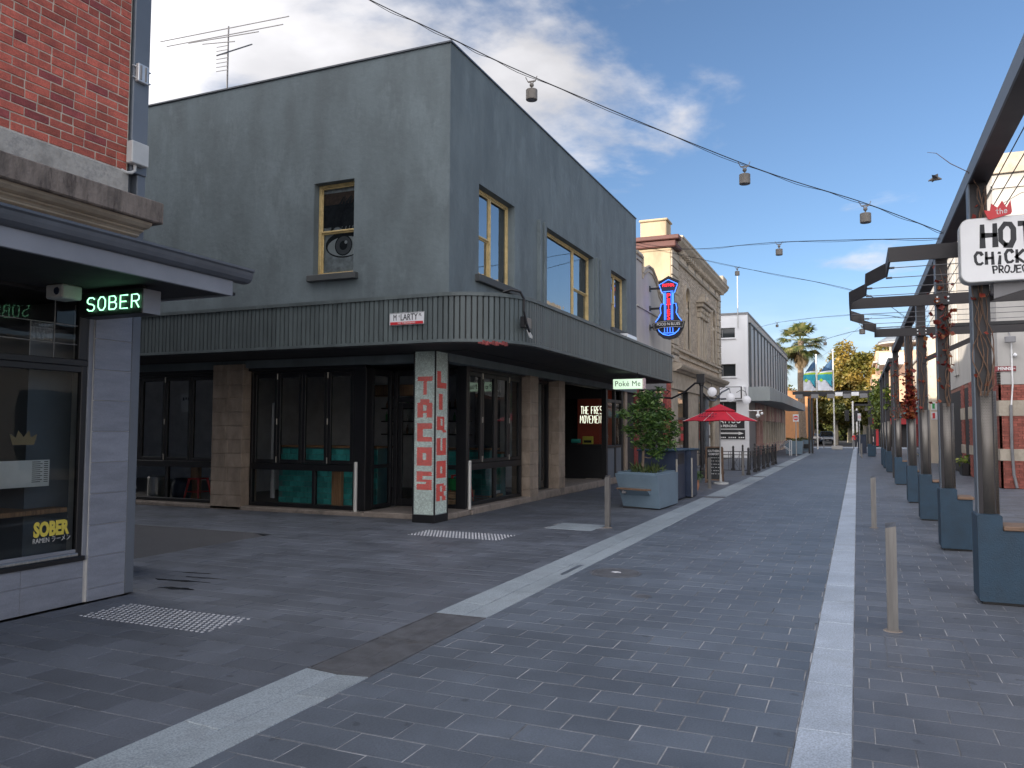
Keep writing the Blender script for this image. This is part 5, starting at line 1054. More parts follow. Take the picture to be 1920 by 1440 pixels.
for y, x0 in ((10.05, .36), (10.7, .36), (11.4, .15), (12.05, .15), (13.9, -.05), (14.5, .15), (15.2, .15), (15.85, .36)):
    mb = MB(); mb.cyl((x0, y, 3.52), (3.3, y, 3.52), .005, .005, 5); mb.cyl((x0, y, 3.52), (x0+.07, y, 3.52), .013, .013, 6); mb.build('tension_wire', M['wire'], P1)
for x0 in (1.32, 1.44, 1.56): mb = MB(); mb.cyl((x0, 2.5, 4.2), (x0+.08, 28, 4.2), .0055, .0055, 5); mb.build('tension_wire', M['wire'], P1)
# slanted stay arms on the building side
for y in (9.3, 16.72): mb = MB(); mb.add([(x, yy, z) for yy in (y+.05, y+.07) for x, z in ((1.22, 2.95), (1.22, 3.05), (2.2, 3.5), (2.2, 3.4))], [(0, 1, 2, 3), (7, 6, 5, 4), (0, 4, 5, 1), (1, 5, 6, 2), (2, 6, 7, 3), (3, 7, 4, 0)]); mb.build('stay', M['beam'], P1)
def bench_block(y, label, x1=1.45, deep=.42):
    t = thing('bench_block', label, 'bench block', (1.25, y, 0), 'blue painted blocks at the foot of the pergola posts')
    x0 = 1.045; xs = 1.255; mb = MB()
    mb.prism([(x0+.012, .03), (x1-.012, .03), (x1, .045), (x1, .705), (xs+.0, .705), (xs, .838), (xs-.012, .85), (x0+.012, .85), (x0, .838), (x0, .045)], 'y', y, y+deep); mb.build('block', M['blue'], t)
    mb = MB(); mb.box(x0+.03, x1-.02, y+.03, y+deep-.03, 0, .03); mb.build('recessed_base', M['black'], t)  # recessed black foot under the block
    mb = MB(); mb.cbox(xs+.004, x1+.02, y-.02, y+deep+.0, .709, .748, .006); mb.build('timber_seat', M['timber'], t)
    return t
for y, lb, x1 in ((8.87, 'nearest blue painted bench block, cut by the right edge of the picture', 2.0), (12.63, 'second blue bench block from the camera, under the post with red creeper', 1.44), (16.65, 'third blue bench block, under a post with thin vines', 1.42), (20.58, 'fourth blue bench block, narrower looking, under a post thick with red leaves', 1.4), (27.33, 'fifth blue bench block, just before the tall plain black post', 1.45)): bench_block(y, lb, x1)
# second pergola farther along
P2 = thing('pergola', 'farther pergola run with yellow green creeper hanging at its end', 'pergola', (1.15, 35.5, 0))
for y in (35.6, 39.4, 42.7, 46.5): post(P2, y, 4.1)
mb = MB(); mb.box(PX0-.005, PX0+.01, 31.2, 47.2, 4.1, 4.25); mb.build('beam_flange', M['beamb'], P2)
mb = MB(); mb.box(PX0+.011, PX1+.02, 31.2, 47.2, 4.1, 4.24); mb.build('long_beam', M['beam'], P2)
mb = MB(); mb.box(1.13, 1.31, 31.3, 31.5, 0, 4.1); mb.build('end_post', M['blackm'], P2)
for y, lb in ((35.4, 'blue bench block first beyond the tall black post'), (39.2, 'blue bench block second beyond the tall black post'), (42.5, 'last blue bench block of the farther pergola row')): bench_block(y, lb, 1.4)
# creeper stems and leaves on posts
def creeper(parent, y, n_st, z0, z1, nleaf, leafm, spread=.07, sz=.06, zc=None):
    mb = MB()
    for k in range(n_st):
        x = 1.10+rng.uniform(0, .1); yy = y-.11; P = []; z = z0
        while z < z1: P.append((x, yy-abs(rng.normal())*.012, z)); x = min(max(x+rng.normal()*.022, 1.05), 1.24); z += rng.uniform(.07, .13)
        if len(P) > 2: mb.tube(P, [.0065*(1-.6*i/len(P)) for i in range(len(P))], 5)
    if mb.v: mb.build('vine_stems', M['vine'], parent, kind='stuff')
    if nleaf:
        zz = rng.uniform(z0, z1, nleaf) if zc is None else np.clip(rng.normal(zc[0], zc[1], nleaf), z0, z1+.3)
        cen = np.stack([rng.normal(1.14, spread, nleaf), y-.13+rng.normal(0, .04, nleaf), zz], 1)
        leafcloud('creeper_leaves', cen, sz, M[leafm], parent, kind='stuff', aspect=1.0)
for y, a in ((9.09, (6, 2.0, 3.2, 8, 'leaf_r')), (12.85, (4, 2.0, 4.0, 45, 'leaf_r', .06, .07)), (16.87, (3, 2.0, 3.7, 26, 'leaf_r', .06, .07)), (20.8, (7, 2.0, 4.0, 420, 'leaf_r', .07, .09, (2.35, .35))), (27.55, (4, 2.0, 4.0, 60, 'leaf_r', .05, .08))):
    z0 = a[1]; creeper(P1, y, a[0], z0, a[2], a[3], a[4], *(a[5:] if len(a) > 5 else ()))
creeper(P1, 9.09, 5, 3.6, 4.1, 4, 'leaf_r'); creeper(P1, 12.85, 0, 3.0, 3.7, 55, 'leaf_r', .07, .075, (3.2, .25))
mb = MB(); mb.tube([(1.2, 8.95, 3.75), (1.14, 8.9, 4.05), (1.05, 8.86, 4.2), (.9, 8.85, 4.3), (.78, 8.85, 4.42), (.7, 8.85, 4.44)], [.006, .005, .004, .004, .003, .002], 5); mb.tube([(1.2, 8.9, 3.7), (1.32, 8.9, 3.85), (1.5, 8.9, 3.95), (1.75, 8.9, 3.98)], .003, 5); mb.build('stray_shoot', M['vine'], P1)
leafcloud('creeper_leaves', np.stack([rng.normal(1.1, .22, 900), rng.uniform(43, 46.8, 900), rng.normal(3.3, .5, 900)], 1), .17, M['leaf_v'], P2, kind='stuff', aspect=1.)
leafcloud('creeper_leaves', np.stack([rng.normal(1.05, .09, 900), rng.uniform(46.3, 46.9, 900), rng.uniform(1.8, 3.6, 900)], 1), .15, M['leaf_d'], P2, kind='stuff', aspect=1.)
leafcloud('creeper_leaves', np.stack([rng.normal(1.16, .06, 60), rng.normal(35.4, .05, 60), rng.normal(3.1, .25, 60)], 1), .14, M['leaf_v'], P2, kind='stuff', aspect=1.)

# ================================================================== HOT CHICKEN SIGN
t = thing('shop_sign', 'white rounded box sign with black hand lettering and red crown on the nearest post', 'sign', (1.4, 8.8, 3.08))
def rrect(x0, x1, z0, z1, r_, n=8):
    return [(cx+r_*math.cos(a), cz+r_*math.sin(a)) for cx, cz, a0 in ((x1-r_, z1-r_, 0), (x0+r_, z1-r_, PI/2), (x0+r_, z0+r_, PI), (x1-r_, z0+r_, 1.5*PI)) for a in [a0+PI/2*i/n for i in range(n+1)]]
mb = MB(); mb.prism(rrect(.955, 1.96, 3.085, 3.71, .085), 'y', 8.78, 8.95); mb.build('case', M['lgrey'], t)
mb = MB(); mb.prism(rrect(.962, 1.953, 3.092, 3.703, .08), 'y', 8.772, 8.781); mb.build('face_panel', M['whitegl'], t)
mb = MB(); mb.prism([(1.165, 3.775), (1.215, 3.765), (1.225, 3.835), (1.275, 3.79), (1.315, 3.855), (1.35, 3.785), (1.385, 3.855), (1.395, 3.74), (1.385, 3.72), (1.215, 3.682), (1.195, 3.69)], 'y', 8.75, 8.771); mb.build('crown', M['crown'], t)
mb = MB()
for wd, x, z, w_, h, gp_, th in (('HOT', 1.15, 3.43, .105, .205, .046, .046), ('CHi', 1.082, 3.258, .055, .112, .033, .026), ('CKEN', 1.334, 3.258, .055, .115, .033, .026), ('PROJECT', 1.228, 3.165, .035, .066, .0135, .0135)):
    for k, pl in enumerate(strokes(wd, (x, 8.7715, z), (1, 0, -.03), (0, 0, 1), w_, h, gp_)):
        for q in pl: q.x += .004*math.sin(q.z*60+k); q.z += .003*math.sin(q.x*70+k)
        if wd == 'CHi': 
            for q in pl: q.x += (q.x-1.07)*-.0
        nn = len(pl); ribbon(mb, pl, [th*(1.12-.3*i/max(1, nn-1)) for i in range(nn)], (0, -1, 0), .0015)
mb.build('lettering', M['ink'], t)
mb = MB(); [ribbon(mb, pl, .006, (0, -1, 0), .0015) for pl in strokes('the', (1.262, 8.7495, 3.725), (1, 0, .1), (0, 0, 1), .026, .052, .008)]; mb.build('crown_lettering', M['wletter'], t)
mb = MB(); mb.cbox(1.225, 1.3, 8.9, 9.0, 2.98, 3.09, .01); mb.add([(x, yy, z) for yy in (8.86, 8.9) for x, z in ((1.24, 2.93), (1.24, 3.085), (1.75, 3.085))], [(0, 1, 2), (5, 4, 3), (0, 3, 4, 1), (1, 4, 5, 2), (2, 5, 3, 0)]); mb.build('bracket', M['grey'], t)

# ================================================================== STRUNG LAMPS
def lamp_unit():
    t = thing('hanging_lamp', 'x', 'lamp', (0, 0, 0), 'cylindrical lamps strung over the street')
    mb = MB(); mb.lathe(0, 0, [(.062, -.27), (.066, -.265), (.066, -.155), (.062, -.15), (.0, -.15)], 20); part_at('drum', mb, M['lampb'], t, smooth=False)
    mb = MB(); mb.lathe(0, 0, [(.055, -.2705), (.0, -.2705)], 16); part_at('lens', mb, M['grey'], t)
    mb = MB(); mb.cyl((0, 0, -.155), (0, 0, -.09), .009, .009, 6); mb.ball((0, 0, -.095), .026, 6); mb.box(-.045, .045, -.006, .006, -.06, -.045); mb.cyl((-.045, 0, -.052), (-.075, 0, .01), .005, .005, 5); mb.cyl((.045, 0, -.052), (.065, 0, -.0), .005, .005, 5); mb.cyl((-.03, 0, -.05), (0, 0, -.1), .005, .005, 5); mb.cyl((.03, 0, -.05), (0, 0, -.1), .005, .005, 5); part_at('clamp', mb, M['lampb'], t)
    return t
L0 = lamp_unit()
def wire_run(pts, label, n=14):
    P = [Vector(p) for p in pts]; out_ = []
    for i in range(len(P)-1):
        p0 = P[max(i-1, 0)]; p3 = P[min(i+2, len(P)-1)]
        for k in range(n): 
            s = k/n; out_.append(.5*((2*P[i])+(P[i+1]-p0)*s+(2*p0-5*P[i]+4*P[i+1]-p3)*s*s+(3*P[i]-p0-3*P[i+1]+p3)*s**3))
    out_.append(P[-1]); mb = MB(); mb.tube(out_, .0055, 6)
    mb.tube([p+Vector((0, 0, -.016+.012*math.sin(i*.9))) for i, p in enumerate(out_)], .0035, 5)
    o = mb.build('overhead_cable', M['cable']); tag(o, label, 'cable', 'cables strung across the street'); rebase(o, pts[0]); return o
wire_run([(-6.75, 5.5, 7.35), (-5.02, 6.98, 6.45), (-4.11, 7.67, 6.03), (-3.28, 8.28, 5.66), (-1.17, 9.85, 4.87), (.15, 10.83, 4.51), (1.07, 11.5, 4.2)], 'nearest overhead cable, running from top centre down to the pergola')
wire_run([(-6.85, 26.5, 8.08), (-4.1, 21.5, 6.56), (-1.34, 16.34, 5.36), (1.07, 11.9, 4.22)], 'overhead cable from the far end of the dark building, carrying one lamp')
wire_run([(-6.85, 26.52, 8.0), (-3.08, 23.45, 6.36), (0, 20.89, 5.05), (1.07, 20.0, 4.23)], 'overhead cable sloping down behind the pergola overhang')
wire_run([(-6.0, 52, 8.0), (-3.47, 40.53, 6.9), (-.15, 25.45, 5.08), (1.07, 20.1, 4.23)], 'overhead cable from the white building past the palm')
wire_run([(-6.0, 66, 7.5), (-1.11, 34.25, 5.32), (.23, 26.67, 4.76), (1.07, 21.7, 4.23)], 'farther overhead cable rising from beside the flags')
wire_run([(-5.5, 78, 9.6), (-3.2, 72, 7.7), (1.1, 60, 9.5)], 'distant thin cable between the two flags')
L0.location = (-3.33, 8.24, 5.67); L0['label'] = 'nearest strung lamp, above the dark building corner'
for p, lb in (((-1.19, 9.84, 4.9), 'second strung lamp on the nearest cable'), ((.15, 10.83, 4.53), 'third strung lamp on the nearest cable, close to the pergola'), ((-1.34, 16.34, 5.37), 'strung lamp on the nearly level cable'), ((-3.08, 23.45, 6.38), 'strung lamp above the ornate facade side'), ((-3.47, 40.5, 6.95), 'small strung lamp above the palm tree'), ((-1.11, 34.25, 5.35), 'small strung lamp right of the palm'), ((.16, 20.7, 4.23+.0), 'small lamp under the lowest pergola arm'), ((-3.2, 72, 7.7), 'tiny lamp between the two flags'), ((-2.9, 64, 6.4), 'tiny lower lamp between the two flags')): dup(L0, p, label=lb)

# ================================================================== RIGHT SIDE BUILDINGS
RX, RY = 3.82, 27.
B3 = thing('banded_brick_building', 'pale rendered building over red brick with cream bands, facing the pergola', 'building', (RX, RY, 0))
mb = MB(); mb.box(RX+.0, 20, RY, RY+.3, 3.02, 9.25); mb.build('side_wall', M['wallw2'], B3)
mb = MB(); mb.box(RX, RX+.3, RY+.3, 49.5, 3.45, 9.25); mb.build('street_wall', M['wallw2'], B3)
mb = MB(); mb.box(RX+.3, 20, 49.2, 49.5, 0, 9.2); mb.box(19.8, 20, RY+.3, 49.2, 0, 9.2); mb.box(RX+.3, 19.8, RY+.3, 49.2, 8.6, 8.8); mb.build('rear_walls', M['wallw2'], B3)
mb = MB(); mb.box(RX-.10, 20, RY-.12, RY+.3, 9.25, 9.42); mb.box(RX-.10, RX+.3, RY+.3, 49.6, 9.25, 9.42); mb.box(RX-.05, 20, RY-.05, RY+.2, 9.42, 9.85); mb.box(RX-.05, RX+.2, RY+.2, 49.6, 9.42, 9.85); mb.build('cornice', M['trimst'], B3)
mb = MB(); mb.box(RX-.05, 20, RY-.05, RY, 8.82, 8.9); mb.box(RX-.06, RX, RY-.05, 49.5, 8.8, 8.95); mb.build('string_course', M['wallw2'], B3)
for y in (31.2, 31.9, 36.5, 37.2, 42, 42.7): mb = MB(); mb.cbox(RX-.09, RX, y, y+.35, 3.9, 8.8, .02); mb.build('pilaster', M['wallw2'], B3)
mb = MB(); mb.box(RX+.03, 20, RY+.03, RY+.3, 0, 3.02); mb.box(RX+.03, RX+.3, RY+.3, 46, 0, 3.45); mb.build('brick_core', M['mortar3'], B3)
# bricks as geometry
br = MB(); bd = MB()
def zone(z): return (.80 < z < 1.14) or (2.10 < z < 2.55)
openings = [(34.0, 35.2), (36.4, 41.5), (42.4, 45.0)]
for j in range(47):
    z = .01+j*.075
    if zone(z+.03): continue
    off = .12 if j % 2 else 0
    if z < 2.96:
        x = RX-.0+(-off)
        while x < 7.0: br.box(max(RX, x), x+.215, RY, RY+.06, z, z+.062) if x+.215 > RX+.02 else None; x += .228
    y = RY-off
    if z < 3.4:
        while y < 46:
            a, b = max(RY, y), y+.215
            if not any(o[0]-.1 < (a+b)/2 < o[1]+.1 for o in openings) and b-a > .04: br.box(RX-.0, RX+.06, a, b, z, z+.062)
            y += .228
br.build('bricks', M['brick3'], B3, kind='stuff')
for z0, z1 in ((.80, 1.14), (2.10, 2.55)):
    mb = MB(); mb.cbox(RX-.012, 20, RY-.012, RY+.1, z0, z1, .006); mb.build('cream_band', M['trimst'], B3)
    for a, b in ((RY+.1, 34.0), (35.2, 36.4), (41.5, 42.4), (45, 46)): mb = MB(); mb.cbox(RX-.012, RX+.1, a, b, z0, z1, .006); mb.build('cream_band', M['trimst'], B3)
for a, b in openings: mb = MB(); mb.box(RX+.02, RX+.28, a, b, 0, 3.3); mb.build('dark_opening', M['interd'], B3)
mb = MB(); mb.cbox(RX-.25, RX, 34.1, 35.0, 0, .45, .02); mb.build('window_box', M['black'], B3)
leafcloud('window_box_plant', np.stack([rng.uniform(3.55, 3.85, 90), rng.uniform(34.1, 35.0, 90), rng.uniform(.42, .7, 90)], 1), .14, M['leaf_v'], B3, kind='stuff', aspect=.6)
t = thing('lane_sign', 'maroon lane name plate reading MINNS LN on the pale wall', 'street sign', (4.0, RY-.03, 3.4)); mb = MB(); mb.cbox(3.72, 4.27, RY-.03, RY-.012, 3.40, 3.55, .004); mb.build('plate', M['signm'], t); text('lettering', 'MINNS', .13, (3.98, RY-.032, 3.475), (1, 0, 0), (0, 0, 1), M['wletter'], t, bold=.003, sx=.85); text('lettering', 'LN', .06, (4.21, RY-.032, 3.475), (1, 0, 0), (0, 0, 1), M['wletter'], t)
t = thing('flood_light', 'small grey flood light on the pale wall above the lane sign', 'flood light', (4.15, RY-.2, 4.3)); mb = MB(); mb.cbox(3.98, 4.25, RY-.28, RY-.16, 4.22, 4.4, .015); mb.build('housing', M['grey'], t); mb = MB(); mb.cyl((4.12, RY-.22, 4.38), (4.12, RY-.02, 4.55), .015, .015, 6); mb.build('arm', M['grey'], t)
t = thing('drain_pipe', 'thin white pipe turning into a grey cover down the banded brick wall', 'pipe', (4.15, RY-.04, 0)); mb = MB(); mb.tube([(4.17, RY-.04, 4.25), (4.17, RY-.04, 3.0), (4.12, RY-.04, 2.4)], .022, 8); mb.build('upper_pipe', M['wletter'], t); mb = MB(); mb.tube([(4.11, RY-.05, 2.42), (4.10, RY-.05, 1.2), (4.13, RY-.05, .4), (4.2, RY-.05, .02)], .04, 8); mb.build('lower_cover', M['grey'], t)
t = thing('dome_camera', 'small white dome camera on the pale wall beside the pipe', 'camera', (4.25, RY-.08, 3.85)); mb = MB(); mb.ball((4.25, RY-.08, 3.86), .055, 8); mb.cyl((4.25, RY-.08, 3.9), (4.25, RY, 3.9), .03, .03, 8); mb.build('dome', M['whitegl'], t)
t = thing('wall_bracket', 'dark steel bracket bar running along the pale wall', 'bracket', (RX-.3, 30, 4.8)); mb = MB(); mb.cbox(1.24, 3.2, 12.95, 13.0, 3.15, 3.2, .004); mb.build('bar', M['blackm'], t)
t.location = (2.2, 12.97, 3.17)
for ch in t.children: ch.location = Vector((0, 0, 0))-Vector((2.2, 12.97, 3.17))
# cream shops farther on the right
B4 = thing('cream_shops', 'low cream rendered shops beyond the brick building on the right', 'building', (RX, 50, 0))
mb = MB(); mb.box(RX, 14, 49.52, 72, 0, 6.4); mb.build('walls', M['wallw'], B4)
mb = MB(); mb.cbox(RX-.1, 14, 49.55, 72.1, 6.4, 6.6, .02); mb.cbox(RX-.14, RX, 49.6, 72, 3.5, 3.62, .02); mb.build('mouldings', M['wallw2'], B4)
for y in (55, 60, 65): mb = MB(); mb.box(RX-.02, RX+.1, y, y+2.6, .1, 2.7); mb.build('shop_window', M['cglass'], B4)
for y in (53, 58, 63, 68): mb = MB(); mb.box(RX-.02, RX+.1, y, y+1.1, 4.2, 5.6); mb.build('upper_window', M['cglass'], B4)
mb = MB(); mb.add([(x, y, z) for y in (52, 60) for x, z in ((RX, 3.3), (RX-1.3, 2.7), (RX-1.3, 2.5), (RX, 2.6))], [(0, 1, 2, 3), (7, 6, 5, 4), (0, 4, 5, 1), (1, 5, 6, 2), (2, 6, 7, 3), (3, 7, 4, 0)]); mb.build('green_awning', M['tealg'], B4)
for y, z0, z1, c_, lb in ((46.6, 2.75, 3.15, 'green', 'green and white parking sign on the cream wall'), (46.6, 2.25, 2.65, 'signr', 'small white and red notice under the parking sign')):
    t = thing('wall_sign', lb, 'sign', (3.7, y, z0)); mb = MB(); mb.box(3.55, 3.95, y-.03, y-.01, z0, z1); mb.build('plate', M['white'], t); mb = MB(); mb.box(3.6, 3.72, y-.035, y-.03, z0+.06, z1-.06); mb.build('print', M[c_], t)
t = thing('parking_wall', 'short cream return wall at the end of the brick bands', 'wall', (3.7, 46.6, 0)); mb = MB(); mb.box(3.45, 3.82, 46.6, 46.8, 0, 6.5); mb.build('wall_face', M['wallw'], t)
# buildings out of the frame on the right and behind, so that the windows have a street to reflect
B5 = thing('right_shops', 'row of rendered shops on the right side, before the lane', 'building', (9.3, 10, 0))
mb = MB(); mb.box(9.4, 16, -16, 21.5, 0, 4.2); mb.build('walls', M['wallw'], B5)
mb = MB(); mb.cbox(9.25, 16, -16, 21.6, 4.2, 4.45, .03); mb.build('cornice', M['trimst'], B5)
for k in range(7): mb = MB(); mb.box(9.36, 9.5, -14+k*5, -11+k*5, .4, 2.8); mb.build('shop_window', M['cglass'], B5)

# ================================================================== PLANTER AND TREE
t = thing('planter', 'angular blue grey steel planter with a folded timber seat in front', 'planter', (-4.2, 16.9, 0))
mb = MB()
bot = [(-4.66, 16.9), (-4.60, 16.66), (-3.77, 16.42), (-3.70, 16.5), (-3.82, 17.75), (-4.60, 17.9)]
top = [(-4.80, 16.62), (-4.80, 16.62), (-3.78, 16.42), (-3.60, 17.2), (-3.72, 17.9), (-4.72, 17.95)]
b4 = [(-4.64, 16.78), (-3.77, 16.40), (-3.70, 17.9), (-4.64, 18.0)]; t4 = [(-4.80, 16.7), (-3.80, 16.36), (-3.70, 17.95), (-4.74, 18.05)]
vs = [(x, y, .03) for x, y in b4]+[(x, y, .72) for x, y in t4]+[(x+(-4.25-x)*.09, y+(17.2-y)*.07, .72) for x, y in t4]+[(x+(-4.25-x)*.09, y+(17.2-y)*.07, .76) for x, y in t4]+[(x+(-4.25-x)*.16, y+(17.2-y)*.12, .76) for x, y in t4]+[(x+(-4.25-x)*.16, y+(17.2-y)*.12, .66) for x, y in t4]
fs = [(0, 3, 2, 1)]
for L_ in range(5): fs += [(L_*4+i, L_*4+(i+1) % 4, L_*4+4+(i+1) % 4, L_*4+4+i) for i in range(4)]
mb.add(vs, fs); mb.build('body', M['plant'], t)
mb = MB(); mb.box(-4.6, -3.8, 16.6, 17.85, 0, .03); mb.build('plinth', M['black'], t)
def onface(u, z): a = Vector((-4.72, 16.74, z)); b = Vector((-3.79, 16.38, z)); return a+(b-a)*u
mb = MB(); p = [onface(.05, .40), onface(.83, .42)]; n_ = Vector((-.36, -.93, 0)).normalized()
q = [p[0], p[1], p[1]+n_*.17, p[0]+n_*.17]; mb.add([(v.x, v.y, z) for z in (.395, .425) for v in q], [(0, 1, 2, 3)[::-1], (4, 5, 6, 7), (0, 3, 7, 4), (3, 2, 6, 7), (2, 1, 5, 6), (1, 0, 4, 5)]); mb.build('seat_board', M['timber'], t)
mb = MB(); w0, w1 = p; mb.add([w0+n_*.16, w1+n_*.16, w1+n_*.01, w0+n_*.01, w0+Vector((0, 0, -.12))+n_*.004+(w1-w0)*.12, w1+Vector((0, 0, -.13))+n_*.004-(w1-w0)*.03], [(0, 1, 5, 4), (0, 4, 3), (1, 2, 5), (0, 3, 2, 1)]); mb.build('seat_bracket', M['plant'], t)
mb = MB(); c0 = onface(.2, .37)+n_*.08; mb.cbox(c0.x-.05, c0.x+.05, c0.y-.04, c0.y+.04, .31, .39, .006); mb.build('seat_fixing', M['grey'], t)
mb = MB(); mb.box(-4.6, -3.85, 16.75, 17.85, .64, .68); mb.build('soil', M['soil'], t)
tr = thing('planter_tree', 'young glossy leaved evergreen tree growing in the blue grey planter', 'tree', (-4.33, 17.3, .68))
mb = MB(); trunk = [(-4.33, 17.3, .68), (-4.34, 17.3, .9), (-4.32, 17.28, 1.15), (-4.3, 17.3, 1.5), (-4.24, 17.32, 1.95), (-4.2, 17.35, 2.4)]; mb.tube(trunk, [.034, .030, .027, .022, .016, .006], 8); mb.build('trunk', M['bark'], tr)
cl = [(-4.74, 17.2, 2.02, .12), (-4.56, 17.3, 2.06, .15), (-4.25, 17.4, 2.38, .15), (-4.07, 17.3, 2.32, .14), (-4.33, 17.3, 2.2, .17), (-4.1, 17.4, 2.1, .2), (-4.36, 17.2, 1.88, .2), (-3.9, 17.3, 1.88, .2), (-3.68, 17.35, 1.62, .14), (-4.05, 17.2, 1.68, .22), (-4.5, 17.3, 1.62, .16), (-4.22, 17.25, 1.42, .2), (-3.88, 17.35, 1.40, .18), (-4.68, 17.25, 1.68, .10), (-4.05, 17.3, 1.16, .15), (-3.72, 17.3, 1.36, .11), (-3.98, 17.35, 2.52, .09), (-3.78, 17.2, 2.02, .12), (-4.45, 17.3, 1.35, .1), (-4.12, 17.1, 1.9, .15), (-3.66, 17.3, 1.78, .09), (-4.42, 17.4, 2.42, .08)]
mb = MB()
for (x, y, z, r_) in cl: mb.tube([(-4.3, 17.3, min(z-.1, 1.1+.35*abs(x+4.3)+.25)), ((x-4.3)/2, y, z-.12), (x, y, z)], [.012, .008, .004], 5)
mb.build('branches', M['bark'], tr)
cen = []
for (x, y, z, r_) in cl:
    n = int(8200*r_**2)
    d = rng.normal(size=(n, 3)); d /= np.linalg.norm(d, axis=1)[:, None]; d *= (r_*rng.uniform(.25, 1.35, n)**.7)[:, None]
    cen.append(np.array([x, y, z])+d*np.array([1, 1, .85]))
cen = np.concatenate(cen); leafcloud('crown', cen, .105, M['leaf_g'], tr, kind=None, aspect=.32)
gb = np.stack([rng.uniform(-4.55, -3.9, 260), rng.uniform(16.85, 17.7, 260), rng.uniform(.66, .8, 260)], 1)
leafcloud('grass_tuft', gb, .2, M['grass'], tr, kind='stuff', aspect=.10, droop=-1.1)
# ================================================================== BINS
t = thing('bin_enclosure', 'tall navy double bin enclosure with steel edge bars behind the planter', 'bin', (-4.1, 19, 0))
mb = MB(); mb.cbox(-4.75, -3.86, 18.5, 19.6, .03, 1.16, .01); mb.build('near_cabinet', M['navy'], t)
mb = MB(); mb.cbox(-4.6, -3.74, 19.7, 20.5, .03, 1.16, .01); mb.build('far_cabinet', M['navy'], t)
mb = MB(); mb.cbox(-4.78, -3.8, 18.46, 19.64, 1.16, 1.20, .008); mb.cbox(-4.63, -3.68, 19.68, 20.54, 1.16, 1.2, .008); mb.build('lid', M['blue'], t)
for x, y in ((-3.85, 18.52), (-3.73, 19.72)): mb = MB(); mb.cyl((x, y, .03), (x, y, .98), .025, .025, 12); mb.build('edge_bar', M['steel'], t)
mb = MB(); mb.box(-3.862, -3.855, 18.75, 19.4, .85, 1.1); mb.build('slot', M['black'], t)
# potted palm
t = thing('potted_palm', 'small palm in a terracotta pot beside the bins', 'potted plant', (-4.15, 22.4, 0))
mb = MB(); mb.lathe(-4.15, 22.4, [(.085, 0), (.12, .12), (.115, .22), (.13, .27), (.12, .28), (.1, .25), (0, .25)], 20); mb.build('pot', M['terra'], t, smooth=False)
mb = MB()
for k in range(30):
    a = 2*PI*k/30*2.4; tl = rng.uniform(.6, 1); P = [Vector((-4.15, 22.4, .26))+Vector((math.cos(a)*s*.3*tl, math.sin(a)*s*.3*tl, .72*tl*s-.42*s*s*(1.3-tl*.3))) for s in (0, .3, .6, .85, 1.05)]
    for i in range(len(P)-1):
        d = (P[i+1]-P[i]); sd = d.cross(Vector((0, 0, 1))).normalized()
        for q_ in range(4):
            c0 = P[i]+d*q_/4
            for sg in (-1, 1): e_ = c0+sd*sg*.09+d*.35+Vector((0, 0, -.02)); mb.add([c0, c0+d*.12, e_], [(0, 1, 2)])
mb.build('fronds', M['leaf_g'], t)
# chalkboard
t = thing('chalkboard_stand', 'timber framed chalkboard stand headed SOUTHERN COMFORT', 'sandwich board', (-4.15, 25.7, 0))
yb_ = 25.62
def slab_t(name, m, x0, x1, z0, z1, th=.02, tilt=.12, dy=0.):
    mb = MB(); mb.add([(x, yb_+dy+z*tilt+q*th, z) for q in (0, 1) for x, z in ((x0, z0), (x1, z0), (x1, z1), (x0, z1))], [(0, 1, 2, 3), (7, 6, 5, 4), (0, 4, 5, 1), (1, 5, 6, 2), (2, 6, 7, 3), (3, 7, 4, 0)]); return mb.build(name, M[m], t)
slab_t('board', 'chalk', -4.38, -3.95, .12, 1.1); slab_t('frame', 'timber', -4.43, -4.38, .0, 1.14, .04, dy=-.01); slab_t('frame', 'timber', -3.95, -3.90, .0, 1.14, .04, dy=-.01); slab_t('frame', 'timber', -4.38, -3.95, 1.1, 1.14, .04, dy=-.01); slab_t('frame', 'timber', -4.38, -3.95, .08, .12, .04, dy=-.01)
mb = MB(); [mb.add([(x, 25.95-z*.08, z), (x+.04, 25.95-z*.08, z), (x+.04, 25.98-z*.08, z), (x, 25.98-z*.08, z)], [(0, 1, 2, 3)]) for x in (-4.43, -3.94) for z in (0, 1.1)]; 
mb.v = mb.v; f_ = [(0, 1, 5, 4), (1, 2, 6, 5), (2, 3, 7, 6), (3, 0, 4, 7)]; mb.f += f_+[tuple(i+8 for i in q) for q in f_]; mb.m += [0]*8; mb.build('rear_leg', M['timber'], t)
for s_, z_, w_ in (('SOUTHERN', .105, 1.0), ('COMFORT', .105, .9)): text('lettering', s_, w_*.098, (-4.165, yb_+z_-.004+(.0), 1.0 if s_ == 'SOUTHERN' else .9), (1, 0, 0), (0, .12, 1), M['wletter'], t, bold=.003, sx=.75)
for k, s_ in enumerate(('BOURBON $9', 'TACOS  WINGS', 'DIRTY FRIES', 'BEER $7', 'TUESDAY')): pass
mb = MB()
for k in range(6):
    z = .78-k*.1
    for j in range(5): x = -4.34+j*.075+.01*math.sin(k*3+j); w_ = .03+.03*abs(math.sin(k*5+j*2)); mb.add([(x, yb_-.003+z*.12, z), (x+w_, yb_-.003+z*.12, z), (x+w_, yb_-.001+(z+.02)*.12, z+.018), (x, yb_-.001+(z+.02)*.12, z+.018)], [(0, 1, 2, 3)])
mb.build('chalk_marks', M['grout'], t, kind='stuff')
